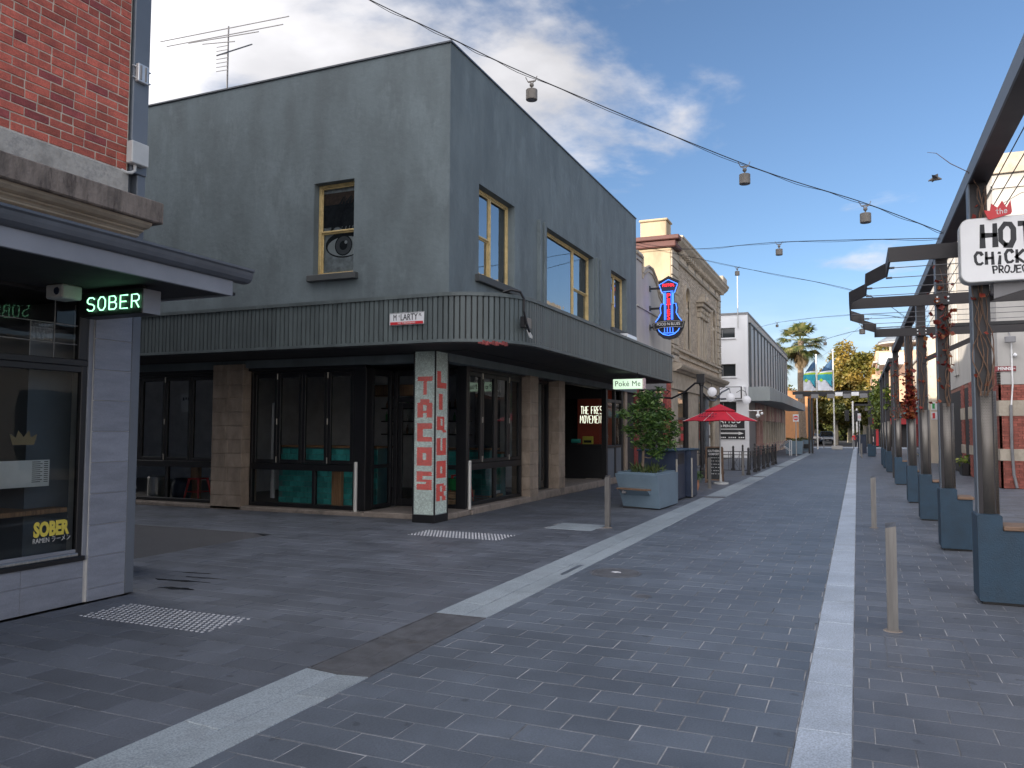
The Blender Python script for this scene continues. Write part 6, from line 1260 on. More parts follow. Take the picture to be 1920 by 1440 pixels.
# red umbrella
t = thing('market_umbrella', 'open red market umbrella over the pavement by the chalkboard stand', 'umbrella', (-3.95, 25.3, 0))
ux, uy = -3.9, 25.3; R_ = 1.13
mb = MB(); A = [R(22.5+45*k+8) for k in range(8)]; rim = [(ux+R_*math.cos(a)*1.06, uy+R_*math.sin(a)*1.06, 1.93) for a in A]
for k in range(8):
    a, b = rim[k], rim[(k+1) % 8]; mid = ((a[0]+b[0])/2, (a[1]+b[1])/2, 1.955)
    lp = lambda p, s: (ux+(p[0]-ux)*s, uy+(p[1]-uy)*s, 2.44-(2.44-p[2])*s**.92)
    for s0, s1 in ((.34, .6), (.6, .8), (.8, 1.0)): mb.add([lp(a, s0), lp(a, s1), lp(mid, s1), lp(mid, s0)], [(0, 1, 2, 3)]); mb.add([lp(mid, s0), lp(mid, s1), lp(b, s1), lp(b, s0)], [(0, 1, 2, 3)])
mb.build('canopy_cloth', M['red'], t)
mb = MB(); 
for k in range(8): a, b = rim[k], rim[(k+1) % 8]; s = .42; mb.add([(ux, uy, 2.47), (ux+(a[0]-ux)*s, uy+(a[1]-uy)*s, 2.47-.215), (ux+(b[0]-ux)*s, uy+(b[1]-uy)*s, 2.47-.215)], [(0, 1, 2)])
mb.build('vent_cap', M['red'], t)
mb = MB(); mb.cyl((ux, uy, .02), (ux, uy, 2.45), .022, .022, 10); mb.lathe(ux, uy, [(.24, 0), (.24, .05), (.04, .07), (.03, .3), (0, .3)], 20); mb.build('pole', M['lgrey'], t)
for k in range(8): mb = MB(); mb.cyl((ux, uy, 2.4), (rim[k][0], rim[k][1], 1.935), .008, .008, 5); mb.build('rib', M['lgrey'], t)
mb = MB(); r_ = Vector((.96, -.25, 0)).normalized(); u_ = Vector((.12, .42, .30)).normalized()
for k, (zz_, n_k) in enumerate((((-4.12, 24.42, 2.125), 7), ((-4.15, 24.31, 2.055), 6))):
    for j_ in range(n_k):
        c_ = Vector(zz_)+r_*((j_-n_k/2)*.085); mb.add([c_, c_+r_*.055, c_+r_*.055+u_*.07, c_+u_*.07], [(0, 1, 2, 3)])
mb.build('faded_print', M['dred'], t, kind='stuff')
# ================================================================== BLACK RAILING
rl = thing('cafe_railing', 'black iron cafe railing of tapered posts and crossed panels on the left pavement', 'railing', (-3.75, 35, 0))
def rpost(x, y): mb = MB(); mb.add([(x+a*s_, y+b*s_, z) for z, s_ in ((0, .075), (.09, .075), (.09, .052), (.92, .035), (.96, .045), (1.02, .02)) for a, b in ((-1, -1), (1, -1), (1, 1), (-1, 1))], [(0, 3, 2, 1)]+[(i*4+j, i*4+(j+1) % 4, (i+1)*4+(j+1) % 4, (i+1)*4+j) for i in range(5) for j in range(4)]+[(20, 21, 22, 23)]); mb.build('post', M['blackm'], rl)
def rpanel(a, b):
    A_, B_ = Vector((*a, 0)), Vector((*b, 0)); mb = MB()
    Z = Vector((0, 0, 1)); q = lambda s, z: A_+(B_-A_)*s+Z*z
    for z in (.86, .74, .16): mb.cyl(q(0, z), q(1, z), .014, .014, 6)
    for s in (.0, .26, .34, .66, .74, 1.): mb.cyl(q(s, .16), q(s, .86), .01, .01, 6)
    mb.cyl(q(.34, .18), q(.66, .72), .007, .007, 5); mb.cyl(q(.34, .72), q(.66, .18), .007, .007, 5); mb.build('panel', M['blackm'], rl)
ys = [30.9, 33.0, 34.2, 36.2, 37.9, 40.3, 41.7]
for y in ys: rpost(-3.74, y)
for y in (31.0, 34.0, 37.0, 41.6): rpost(-4.72, y)
for a, b in zip(ys[:-1], ys[1:]): rpanel((-3.74, a), (-3.74, b))
for y in (30.95, 41.65): rpanel((-3.74, y), (-4.72, y))
rpanel((-5.9, 32.3), (-4.72, 31.1)); rpanel((-6.6, 33.0), (-5.9, 32.3))
# ================================================================== CREAM BUILDING (curved parapet)
B6 = thing('cream_gabled_building', 'narrow cream building with curved parapet between the dark and the ornate buildings', 'building', (-6.85, 29.5, 0))
def gable(y): return 6.9+.0*y
pts = [(26.56, .0), (32.1, 0), (32.1, 6.25), (31.6, 6.25), (31.2, 6.35), (30.6, 6.75), (29.9, 6.95), (29.5, 7.35), (28.9, 7.6), (28.3, 7.6), (27.7, 7.4), (27.4, 7.2), (27.4, 7.75), (26.56, 7.75)]
mb = MB(); mb.prism([(y, z) for y, z in pts if True], 'x', -7.15, -6.85); 
B6w = MB(); up_ = [(26.56, 3.9)]+[(32.1, 3.9)]+pts[2:]; B6w.prism(up_, 'x', -7.15, -6.85); B6w.build('parapet_wall', M['wallw2'], B6)
mb = MB()
for a, b in zip(pts[2:-1], pts[3:]):
    A_, B_ = Vector((-6.83, a[0], a[1])), Vector((-6.83, b[0], b[1])); mb.tube([A_, B_], .05, 6)
    mb.tube([A_+Vector((0, 0, -.2)), B_+Vector((0, 0, -.2))], .025, 6)
mb.build('parapet_moulding', M['trimst'], B6)
mb = MB(); mb.cbox(-6.86, -6.7, 26.58, 32.1, 4.55, 4.66, .02); mb.cbox(-6.86, -6.76, 26.58, 32.1, 4.42, 4.54, .02); mb.cbox(-6.86, -6.8, 26.6, 32.1, 5.9, 5.96, .01); mb.build('string_course', M['wallw2'], B6)
mb = MB(); mb.cbox(-7.2, -6.8, 26.6, 27.35, 7.75, 7.85, .02); mb.cbox(-7.2, -6.8, 30.5, 31.2, 6.9, 7.3, .02); mb.build('pedestal', M['wallw2'], B6)
mb = MB(); mb.box(-20, -7.15, 26.56, 32.1, 0, 6.0); mb.build('body', M['wallw'], B6)
mb = MB(); mb.box(-7.1, -7.0, 26.6, 32.0, 0, 3.9); mb.build('shopfront_back', M['interd'], B6)
for (a, b, m_) in ((26.6, 26.9, 'brick2'), (31.2, 32.05, 'brick2'), (28.9, 29.1, 'black')): mb = MB(); mb.box(-7.0, -6.86, a, b, 0, 3.9); mb.build('pier', M[m_], B6)
for i in range(34):
    for a, b in ((31.2, 32.05), (26.6, 26.9)):
        pass
bk = MB()
for j in range(48):
    for k in range(4):
        y = 31.2+k*.215+(.1 if j % 2 else 0)
        if y+.2 < 32.06: bk.box(-6.86, -6.848, y, y+.2, .02+j*.08, .085+j*.08)
bk.build('bricks', M['brick'], B6, kind='stuff')
for (a, b, z0, z1) in ((27.0, 28.85, .5, 2.6), (29.15, 31.1, .5, 2.6), (27.0, 28.85, 2.7, 3.4), (29.15, 31.1, 2.7, 3.4)): mb = MB(); mb.quad((-6.93, a, z0), (-6.93, b, z0), (-6.93, b, z1), (-6.93, a, z1)); mb.build('shop_pane', M['glass3'], B6)
mb = MB(); mb.box(-6.95, -6.9, 27, 31.1, .1, .5); mb.box(-6.95, -6.9, 27, 31.1, 2.6, 2.7); mb.build('shop_frame', M['black'], B6)
text('window_lettering', 'EA', .42, (-6.9, 28.0, 1.75), (0, 1, 0), (0, 0, 1), M['wletter'], B6, bold=.01)
mb = MB(); mb.box(-6.85, -6.2, 27.0, 28.2, 3.05, 3.45); mb.build('hanging_panel', M['grey'], B6)

# ================================================================== ORNATE CREAM BRICK BUILDING
OY0, OY1 = 32.15, 44.7
B7 = thing('ornate_building', 'ornate Victorian cream brick building with cornice, arched niches and pedimented window', 'building', (-6.85, 38.5, 0))
mb = MB(); mb.box(-20, -7.1, OY0, OY1, 0, 8.3); mb.build('body', M['yell'], B7)
mb = MB(); mb.box(-20, -9.7, 36, 44.6, 8.31, 10.6); mb.build('unseen_sun_screen', M['yell'], B7)  # added out of sight to keep direct sun off the white side wall
mb = MB(); mb.box(-8.3, -6.86, OY0-.02, OY0+.9, 4.0, 9.05); mb.build('near_pier', M['yell'], B7)
mb = MB(); mb.cbox(-8.5, -6.8, OY0-.1, OY0+.95, 7.75, 7.85, .03); mb.build('pier_moulding', M['yell'], B7)
mb = MB(); mb.cbox(-8.4, -6.8, OY0-.06, OY0+.95, 9.0, 9.12, .03); mb.build('pier_moulding', M['yell'], B7)
mb = MB(); mb.cbox(-8.6, -6.6, OY0-.2, OY0+1.0, 9.12, 9.4, .04); mb.cbox(-8.75, -6.45, OY0-.32, OY0+1.1, 9.4, 9.58, .03); mb.build('maroon_cap', M['maroon'], B7)
mb = MB(); mb.cbox(-8.1, -7.0, OY0-.05, OY0+.8, 9.58, 10.25, .04); mb.cbox(-8.15, -6.95, OY0-.1, OY0+.85, 10.25, 10.35, .03); mb.build('cap_pedestal', M['yell'], B7)
mb = MB()
niches = [(35.0, 36.05, 5.2, 8.0), (42.1, 43.1, 5.2, 8.0)]; wops = [(38.3, 40.0, 5.0, 7.6)]
wall_open(mb, 'x', -7.1, -6.88, OY0+.9, OY1, 4.1, 9.1, niches+wops); mb.build('facade_wall', M['mortar'], B7)
bk = MB()
for j in range(48):
    z = 4.75+j*.0865
    if z > 8.7: break
    y = OY0+1.3-(.12 if j % 2 else 0)
    while y < 43.9:
        a, b = max(y, OY0+1.3), min(y+.235, 43.9); cy = (a+b)/2
        if not any(o[0]-.18 < cy < o[1]+.18 and o[2] < z < o[3]+.25 for o in niches+wops) and b-a > .06: bk.box(-6.9, -6.86+rng.uniform(-.004, .004), a, b, z, z+.07)
        y += .252
bk.build('cream_bricks', M['cbrick'], B7, kind='stuff')
for (a, b) in ((OY0, OY0+1.2), (43.95, 44.75)):
    for j in range(14):
        z0 = 4.1+j*.355; mb = MB(); mb.cbox(-6.9, -6.78, a, b, z0+.012, z0+.343, .02); mb.build('quoin_stone', M['trimst'], B7)
for (a, b, z0, z1) in niches:
    n = 10; cy = (a+b)/2; rr = (b-a)/2
    mb = MB(); arc = [(cy+rr*math.cos(PI*i/n), z1-rr+rr*math.sin(PI*i/n)) for i in range(n+1)]; arco = [(cy+(rr+.16)*math.cos(PI*i/n), z1-rr+(rr+.16)*math.sin(PI*i/n)) for i in range(n+1)]
    for i in range(n): mb.add([(x, *p) for x in (-6.92, -6.80) for p in (arc[i], arc[i+1], arco[i+1], arco[i])], [(0, 1, 2, 3), (7, 6, 5, 4), (0, 4, 5, 1), (2, 6, 7, 3), (1, 5, 6, 2), (3, 7, 4, 0)])
    mb.box(-6.92, -6.8, a-.16, a, z0, z1-rr); mb.box(-6.92, -6.8, b, b+.16, z0, z1-rr); mb.build('arch_surround', M['trimst'], B7)
    mb = MB(); mb.prism([(p[0], p[1]) for p in arc[:n//2+1]]+[(b, z1+.3)][:0]+[(cy, z1+.1), (b+.02, z1+.1)], 'x', -7.0, -6.93); mb.prism([(p[0], p[1]) for p in arc[n//2:]]+[(a-.02, z1+.1), (cy, z1+.1)], 'x', -7.0, -6.93); mb.box(-7.2, -7.08, a, b, z0, z1); mb.build('niche_back', M['yell'], B7)
    mb = MB(); mb.cyl((-6.95, cy, z0), (-6.95, cy, z1-1.2), .14, .11, 10); mb.ball((-6.95, cy, z1-1.05), .16, 6); mb.build('niche_ornament', M['trimst'], B7)
# pedimented window with paired pilasters
mb = MB(); mb.box(-7.05, -7.0, 38.3, 40.0, 5.0, 7.6); mb.build('blind_panel', M['trimst'], B7)
for y in (38.2, 38.75, 39.45, 40.0): mb = MB(); mb.cbox(-6.95, -6.74, y-.12, y+.12, 5.0, 7.0, .02); mb.cbox(-6.95, -6.66, y-.17, y+.17, 7.0, 7.25, .03); mb.cbox(-6.95, -6.62, y-.14, y+.14, 7.25, 7.5, .05); mb.build('pilaster', M['trimst'], B7)
mb = MB(); mb.cbox(-6.95, -6.55, 37.85, 40.4, 7.5, 7.68, .03); mb.cbox(-6.95, -6.45, 37.75, 40.5, 7.68, 7.78, .02); mb.prism([(38.5, 7.78), (39.75, 7.78), (39.5, 8.15), (39.12, 8.32), (38.75, 8.15)], 'x', -6.95, -6.6); mb.build('pediment', M['trimst'], B7)
mb = MB(); mb.ball((-6.62, 39.12, 8.0), .13, 6); mb.build('pediment_ornament', M['trimst'], B7)
# cornice and frieze
mb = MB(); mb.cbox(-6.95, -6.76, OY0+.9, 44.8, 8.72, 8.8, .02); mb.build('architrave', M['trimst'], B7)
mb = MB(); mb.box(-6.95, -6.82, OY0+.9, 44.75, 8.8, 9.2); mb.build('frieze', M['cement'], B7)
mb = MB(); prof = [(-6.95, 9.2), (-6.72, 9.2), (-6.66, 9.26), (-6.6, 9.28), (-6.45, 9.42), (-6.42, 9.52), (-6.38, 9.55), (-6.38, 9.62), (-6.95, 9.72)]
mb.prism(prof, 'y', OY0+.2, 45.2); mb.build('cornice', M['trimst'], B7)
mb = MB(); [mb.cbox(-6.8, -6.55, y, y+.14, 9.05, 9.24, .01) for y in np.arange(OY0+1.2, 44.6, .42)]; mb.build('dentils', M['trimst'], B7, kind='stuff')
mb = MB(); mb.cbox(-7.2, -6.45, 43.6, 44.9, 9.62, 10.0, .04); mb.build('far_block', M['trimst'], B7)
for y in np.arange(OY0+1.5, 43.5, 1.9): mb = MB(); mb.cbox(-6.84, -6.79, y, y+1.5, 8.86, 9.14, .01); mb.build('frieze_panel', M['wallw'], B7)
mb = MB(); mb.cbox(-6.95, -6.74, OY0, 44.8, 4.98, 5.08, .02); mb.cbox(-6.95, -6.78, OY0, 44.8, 4.72, 4.8, .01); mb.build('sill_course', M['trimst'], B7)
mb = MB(); prof = [(-6.95, 4.05), (-6.7, 4.05), (-6.62, 4.12), (-6.5, 4.15), (-6.42, 4.25), (-6.4, 4.32), (-6.75, 4.42), (-6.95, 4.45)]; mb.prism(prof, 'y', OY0-.02, 45.1); mb.build('shop_cornice', M['trimst'], B7)
mb = MB(); mb.box(-7.1, -6.8, OY0, 44.7, 3.35, 4.05); mb.build('shop_fascia', M['trimst'], B7)
mb = MB(); mb.box(-7.4, -7.3, OY0, 44.7, 0, 3.35); mb.build('shop_back', M['interd'], B7)
for (a, b, m_) in ((OY0, 33.5, 'trimst'), (35.6, 35.75, 'black'), (35.8, 38.1, 'trimst'), (38.1, 38.3, 'black'), (40.8, 41.1, 'duct'), (42.9, 44.7, 'trimst')): mb = MB(); mb.cbox(-7.1, -6.88, a, b, 0, 3.35, .01); mb.build('shopfront_pier', M[m_], B7)
for (a, b) in ((33.5, 35.6), (38.3, 40.8), (41.1, 42.9)):
    mb = MB(); mb.quad((-7.0, a, .4), (-7.0, b, .4), (-7.0, b, 3.3), (-7.0, a, 3.3)); mb.build('shop_pane', M['glass3'], B7)
    mb = MB(); mb.box(-7.05, -6.95, a, b, .0, .4); mb.box(-7.05, -6.95, a, b, 2.1, 2.2); mb.build('shop_rail', M['black'], B7)
for (y, z) in ((34.6, 1.2), (39.3, 1.2)): mb = MB(); mb.box(-6.995, -6.985, y, y+.5, z, z+.3); mb.box(-6.995, -6.985, y, y+.5, z+.45, z+.6); mb.build('window_sticker', M['signr'], B7)
for k in range(3): mb = MB(); mb.box(-6.995, -6.98, 41.4, 42.0, .7+k*.7, 1.25+k*.7); mb.build('framed_notice', M['paper'], B7)
# black lamp post with globes, brackets
t = thing('lamp_post', 'black iron post with scrolled brackets and white globes outside the ornate building', 'lamp post', (-4.97, 28.2, 0))
px_, py_ = -4.97, 28.2
mb = MB(); mb.lathe(px_, py_, [(.09, 0), (.09, .3), (.065, .34), (.065, 3.2), (.09, 3.24), (.09, 3.3), (0, 3.3)], 14); mb.build('column', M['blackm'], t)
mb = MB(); mb.tube([(-6.8, 28.9, 2.7), (-6.6, 28.85, 2.85), (-6.1, 28.6, 2.8), (-5.6, 28.4, 3.0), (-5.2, 28.25, 3.3), (-4.97, 28.2, 3.32)], .035, 8); mb.tube([(-6.8, 28.9, 3.1), (-6.5, 28.8, 3.2), (-6.2, 28.7, 3.05), (-6.3, 28.7, 2.95)], .02, 6); mb.box(-6.84, -6.78, 28.8, 29.0, 2.4, 3.3); mb.build('wall_bracket', M['blackm'], t)
mb = MB(); mb.tube([(-4.97, 28.2, 3.0), (-4.8, 28.9, 2.72), (-4.8, 30, 2.75), (-4.7, 31, 3.1), (-4.6, 32.2, 3.3)], .03, 8); mb.tube([(-4.97, 28.2, 3.25), (-4.9, 30, 3.05), (-4.8, 31.5, 2.85), (-4.7, 32.5, 2.9)], .025, 6); mb.build('street_bracket', M['blackm'], t)
mb = MB(); mb.box(-5.12, -4.85, 28.1, 28.3, 3.3, 3.62); mb.build('ballast_box', M['black'], t)
for (x, y, z) in ((-4.80, 29.4, 3.05), (-4.45, 31.5, 2.92), (-4.03, 33, 2.87)):
    g_ = MB(); g_.ball((x, y, z), .17, 9); o = g_.build('globe', M['globe'], t, smooth=True)
    g_ = MB(); g_.tube([(x, y, z+.16), (x-.03, y, z+.32), (x-.2, y, z+.42), (x-.4, y, z+.3)], .012, 5); g_.build('globe_stem', M['blackm'], t)
t = thing('projecting_sign', 'small blank pale grey shop sign on a black frame beside the globes', 'sign', (-4.5, 33.3, 3.0)); mb = MB(); mb.box(-5.2, -4.3, 33.6, 33.7, 2.95, 3.45); mb.build('frame', M['black'], t); mb = MB(); mb.box(-5.17, -4.34, 33.58, 33.6, 2.98, 3.42); mb.build('panel', M['white'], t)
# ================================================================== GUITAR NEON SIGN
GYs = 24.0; gx = -5.19
t = thing('guitar_neon_sign', 'guitar shaped neon sign reading PISTOL PETES FOOD N BLUES in blue and red', 'neon sign', (gx, GYs, 4.5))
def gout(s=1., dx=0):
    L_ = [(0, 6.30), (.30, 6.14), (.20, 5.86), (.155, 5.84), (.155, 5.50), (.24, 5.50), (.27, 5.36), (.25, 5.2), (.33, 5.05), (.42, 4.93), (.40, 4.78), (.30, 4.60), (.17, 4.50), (0, 4.46)]
    cz = 5.38
    P = [(x*s, cz+(z-cz)*s) for x, z in L_]; return [(gx+x, z) for x, z in P]+[(gx-x, z) for x, z in P[-2:0:-1]]
mb = MB(); mb.prism(gout(1.06), 'y', GYs, GYs+.14); mb.build('body', M['sign_bk'], t)
mb = MB(); mb.prism([(gx+x, z) for x, z in ((0, 6.24), (.25, 6.12), (.17, 5.90), (-.17, 5.90), (-.25, 6.12))], 'y', GYs-.006, GYs); mb.build('headstock_panel', M['navy'], t)
mb = MB(); mb.tube([(x, GYs-.03, z) for x, z in gout(.93)], .0115, 6, closed=True)
for k in (-3, -2, 2, 3): x = gx+k*.042; mb.cyl((x, GYs-.03, 5.84), (x, GYs-.03, 5.0), .0085, .0085, 5)
for k in (-3, -1, 1, 3): x = gx+k*.042; mb.cyl((x, GYs-.03, 4.80), (x, GYs-.03, 4.62), .0085, .0085, 5)
mb.cyl((gx-.17, GYs-.03, 4.60), (gx+.17, GYs-.03, 4.60), .009, .009, 5); mb.tube([(gx-.15, GYs-.03, 5.87), (gx+.15, GYs-.03, 5.87)], .009, 5)
mb.build('blue_tubes', M['neonb'], t)
text('red_letters', 'PISTOL', .125, (gx, GYs-.02, 6.06), (1, 0, 0), (0, 0, 1), M['neonr'], t, ext=.006, sx=.95)
for k, ch in enumerate('PETES'): text('red_letters', ch, .205, (gx, GYs-.03, 5.73-k*.165), (1, 0, 0), (0, 0, 1), M['neonr'], t, ext=.006, sx=1.1)
mb = MB(); mb.prism([(gx-.49, 4.90), (gx-.46, 4.70), (gx-.40, 4.69), (gx-.2, 4.75), (gx, 4.77), (gx+.2, 4.76), (gx+.40, 4.72), (gx+.46, 4.73), (gx+.50, 4.94), (gx+.3, 4.975), (gx, 4.985), (gx-.3, 4.96)], 'y', GYs-.07, GYs-.01); mb.build('banner', M['black'], t)
mb = MB(); mb.tube([(x, GYs-.074, z) for x, z in ((gx-.45, 4.885), (gx-.43, 4.72), (gx-.2, 4.77), (gx+.2, 4.78), (gx+.43, 4.755), (gx+.46, 4.92), (gx+.3, 4.95), (gx, 4.96), (gx-.3, 4.935))], .004, 5, closed=True); mb.build('banner_outline', M['wletter'], t)
text('banner_lettering', 'FOOD N BLUES', .122, (gx, GYs-.075, 4.865), (1, 0, .0), (0, 0, 1), M['wletter'], t, bold=.0, sx=.84)
for z in (6.0, 5.38, 4.80): mb = MB(); mb.cbox(-5.76, gx-.22, GYs+.04, GYs+.1, z-.03, z+.03, .004); mb.cbox(-5.79, -5.76, GYs+.0, GYs+.14, z-.09, z+.09, .004); mb.build('arm', M['black'], t)
t.location = (-6.14, 28.4, 1.65+(4.5-1.65)*1.183); t.scale = (1.183,)*3      # hangs from the cream gabled wall
# ================================================================== WHITE BUILDING
B8 = thing('white_building', 'white painted three storey building with grey vertical fins above a long grey awning', 'building', (-6, 50, 0))
wo = [(-12.0, -10.6, 7.33, 7.95), (-8.3, -6.75, 7.33, 7.95), (-8.3, -6.73, 4.95, 5.72), (-8.3, -6.72, 2.75, 3.42), (-12, -10.6, 4.95, 5.72)]
mb = MB(); wall_open(mb, 'y', 50, 50.25, -22, -6.0, 0, 8.85, wo); mb.build('side_wall', M['white'], B8)
for (a, b, z0, z1) in wo:
    w_ = bpy.data.objects.new('window', None); C.objects.link(w_); w_.parent = B8; w_.location = Vector(((a+b)/2, 50, z0))-wl(B8)
    mb = MB(); m2 = (a+b)/2; [mb.box(*q) for q in ((a, a+.04, 50.12, 50.17, z0, z1), (b-.04, b, 50.12, 50.17, z0, z1), (m2-.02, m2+.02, 50.12, 50.17, z0, z1), (a+.04, b-.04, 50.12, 50.17, z1-.04, z1), (a+.04, b-.04, 50.12, 50.17, z0, z0+.04))]; mb.build('frame', M['grey'], w_)
    mb = MB(); mb.quad((a, 50.15, z0), (b, 50.15, z0), (b, 50.15, z1), (a, 50.15, z1)); mb.build('pane', M['cglass'], w_)
    mb = MB(); mb.cbox(a-.1, b+.05, 49.93, 50.1, z0-.09, z0-.0, .01); mb.build('sill', M['white'], w_)
mb = MB(); mb.box(-6.3, -6.0, 50.25, 80, 4.2, 8.85); mb.box(-22, -6.3, 79.7, 80, 0, 8.8); mb.box(-22, -21.7, 50.25, 79.7, 0, 8.8); mb.box(-21.7, -6.3, 50.25, 79.7, 8.2, 8.4); mb.build('street_wall', M['wallw2'], B8)
mb = MB(); mb.box(-22, -5.97, 49.97, 50.0, 8.72, 8.86); mb.box(-6.0, -5.96, 50.0, 80, 8.75, 8.87); mb.build('coping', M['grey'], B8)
for k in range(14):
    y0 = 50.5+k*2.05; mb = MB(); mb.box(-6.0, -5.93, y0+.12, y0+1.98, 4.25, 8.2); mb.build('cladding_panel', M['gfin'], B8)
    mb = MB(); mb.box(-6.0, -5.86, y0, y0+.09, 4.25, 8.28); mb.build('fin', M['gfin2'], B8)
mb = MB(); mb.box(-6.0, -5.85, 50.5, 79.5, 8.2, 8.28); mb.build('fin_cap', M['gfin2'], B8)
mb = MB(); mb.add([(-6.0, 50.0, 3.45), (-4.75, 50.0, 3.45), (-4.45, 55, 3.5), (-4.45, 80, 3.5), (-6.0, 80, 3.5), (-6.0, 50, 4.3), (-4.75, 50, 4.3), (-4.45, 55, 4.1), (-4.45, 80, 4.1), (-6, 80, 4.3)], [(0, 4, 3, 2, 1), (5, 6, 7, 8, 9), (0, 1, 6, 5), (1, 2, 7, 6), (2, 3, 8, 7), (3, 4, 9, 8)]); mb.build('awning', M['awn'], B8)
mb = MB(); mb.box(-6.9, -6.85, 50.3, 80, 0, 3.45); mb.build('ground_floor_back', M['interd'], B8)
mb = MB(); mb.box(-6.2, -6.0, 50.26, 53.5, 0, 3.45); mb.build('hoarding', M['grey'], B8)
for k in range(12): mb = MB(); y = 54+k*1.9; mb.box(-6.1, -6.0, y, y+1.3, 2.35, 3.45); mb.build('pink_panel', M['pink'], B8); mb = MB(); mb.box(-6.15, -5.98, y+1.35, y+1.75, .0, 3.45 if k % 3 else 2.3); mb.build('pilaster', M['pink' if k < 2 else 'wallw'], B8)
mb = MB(); mb.box(-6.2, -6.05, 54, 78, 0, .75); mb.build('pink_riser', M['pink'], B8)
mb = MB(); mb.quad((-6.15, 54, .75), (-6.15, 78, .75), (-6.15, 78, 2.35), (-6.15, 54, 2.35)); mb.build('shop_glazing', M['glass3'], B8)
t = thing('roof_pole', 'thin aerial pole on the white building side wall', 'pole', (-6.6, 49.9, 8)); mb = MB(); mb.cyl((-6.55, 49.9, 7.9), (-6.55, 49.9, 11.3), .035, .03, 6); mb.build('pole_shaft', M['lgrey'], t)
t = thing('cctv_camera', 'white dome camera pair on an arm at the corner of the white building', 'camera', (-5.7, 49.9, 2.9)); mb = MB(); mb.cyl((-6.0, 49.9, 2.85), (-5.2, 49.9, 2.85), .03, .03, 8); mb.build('arm', M['whitegl'], t); mb = MB(); mb.ball((-5.45, 49.9, 2.55), .13, 8); mb.cyl((-5.45, 49.9, 2.6), (-5.45, 49.9, 2.85), .07, .05, 10); mb.ball((-5.22, 49.9, 2.68), .09, 7); mb.build('dome', M['whitegl'], t)
t = thing('cabinet_box', 'pale electrical cabinet fixed high on the white side wall', 'box', (-6.5, 49.9, 4)); mb = MB(); mb.cbox(-6.75, -6.15, 49.6, 49.98, 3.5, 4.3, .02); mb.build('case', M['white'], t)
t = thing('wall_sign', 'black painted sign reading TATTOO & PIERCING with an arrow on the white wall', 'sign', (-7.0, 49.97, 1.7))
mb = MB(); mb.box(-8.5, -6.25, 49.955, 49.99, 1.78, 2.5); mb.box(-8.5, -6.22, 49.955, 49.99, 1.13, 1.69); mb.build('board', M['sign_bk'], t)
text('lettering', 'TATTOO', .42, (-7.2, 49.95, 2.23), (1, 0, 0), (0, 0, 1), M['wletter'], t, bold=.012, sx=.86); text('lettering', '& PIERCING', .2, (-7.2, 49.95, 1.92), (1, 0, 0), (0, 0, 1), M['wletter'], t, bold=.006, sx=.95)
mb = MB(); mb.box(-7.8, -6.55, 49.945, 49.953, 1.44, 1.49); mb.box(-7.8, -6.55, 49.945, 49.953, 1.52, 1.54); mb.add([(-6.6, 49.945, 1.58), (-6.3, 49.945, 1.48), (-6.6, 49.945, 1.38)], [(0, 2, 1)]); mb.build('arrow', M['wletter'], t)
mb = MB(); [mb.box(-7.8+k*.12, -7.72+k*.12, 49.945, 49.953, 1.19, 1.26) for k in range(13) if k % 5 != 4]; mb.build('small_print', M['wletter'], t, kind='stuff')
# ================================================================== STREET FURNITURE FAR
def no_entry(loc, w_, h, label, s=.36):
    t = thing('no_entry_sign', label, 'road sign', loc, 'no entry signs at the end of the street')
    mb = MB(); mb.cyl((0, .01, 0), (0, .01, h), .03, .03, 8); part_at('pole', mb, M['aluminium'], t)
    mb = MB(); mb.cbox(-s/2, s/2, -.02, 0, h-.48, h, .01); part_at('plate', mb, M['white'], t)
    mb = MB(); c_ = [(s*.44*math.cos(2*PI*i/20), s*.44*math.sin(2*PI*i/20)+h-.24) for i in range(20)]; mb.add([(x, -.023, z) for x, z in c_], [tuple(range(20))]); part_at('red_disc', mb, M['signr'], t)
    mb = MB(); mb.box(-s*.34, s*.34, -.028, -.024, h-.275, h-.205); part_at('white_bar', mb, M['white'], t); return t
no_entry((-3.67, 55.4, 0), .3, 2.72, 'left no entry sign on a grey pole, in front of the planters')
no_entry((.15, 57.5, 0), .3, 2.81, 'right no entry sign on a grey pole, at the end of the pale kerb strip', .2)
t = thing('steel_handrail', 'pair of bright steel ramp handrails by the pink shopfront', 'handrail', (-4.2, 56, 0)); mb = MB()
for dx in (0, .12): mb.tube([(-4.15+dx, 56.3, 0), (-4.15+dx, 56.3, 1.0), (-4.25+dx, 56.4, 1.02), (-4.9+dx, 57.3, .5)], .03, 6); mb.tube([(-4.15+dx, 56.3, .3), (-4.85+dx, 57.25, .75)], .022, 6)
mb.build('rails', M['whitegl'], t)
for (x, y, lb) in ((-4.0, 58.5, 'far left square planter box, in front of the palm trunk'), (-3.7, 66.5, 'second far planter box with a dark recess, at the portal foot')):
    t = thing('planter', lb, 'planter', (x, y, 0)); mb = MB(); mb.add([(x+a*s_, y+b*s_, z) for z, s_ in ((.05, .5), (.95, .6), (.95, .5), (.85, .48)) for a, b in ((-1, -1), (1, -1), (1, 1), (-1, 1))], [(0, 3, 2, 1)]+[(i*4+j, i*4+(j+1) % 4, (i+1)*4+(j+1) % 4, (i+1)*4+j) for i in range(3) for j in range(4)]+[(12, 13, 14, 15)]); mb.build('body', M['plant'], t)
    leafcloud('plants', np.stack([rng.uniform(x-.45, x+.45, 160), rng.uniform(y-.45, y+.45, 160), rng.uniform(.86, 1.1, 160)], 1), .2, M['leaf_d'], t, kind='stuff')
    if y > 60: mb = MB(); mb.box(x-.3, x+.35, y-.64, y-.5, .3, .62); mb.build('recess', M['black'], t)
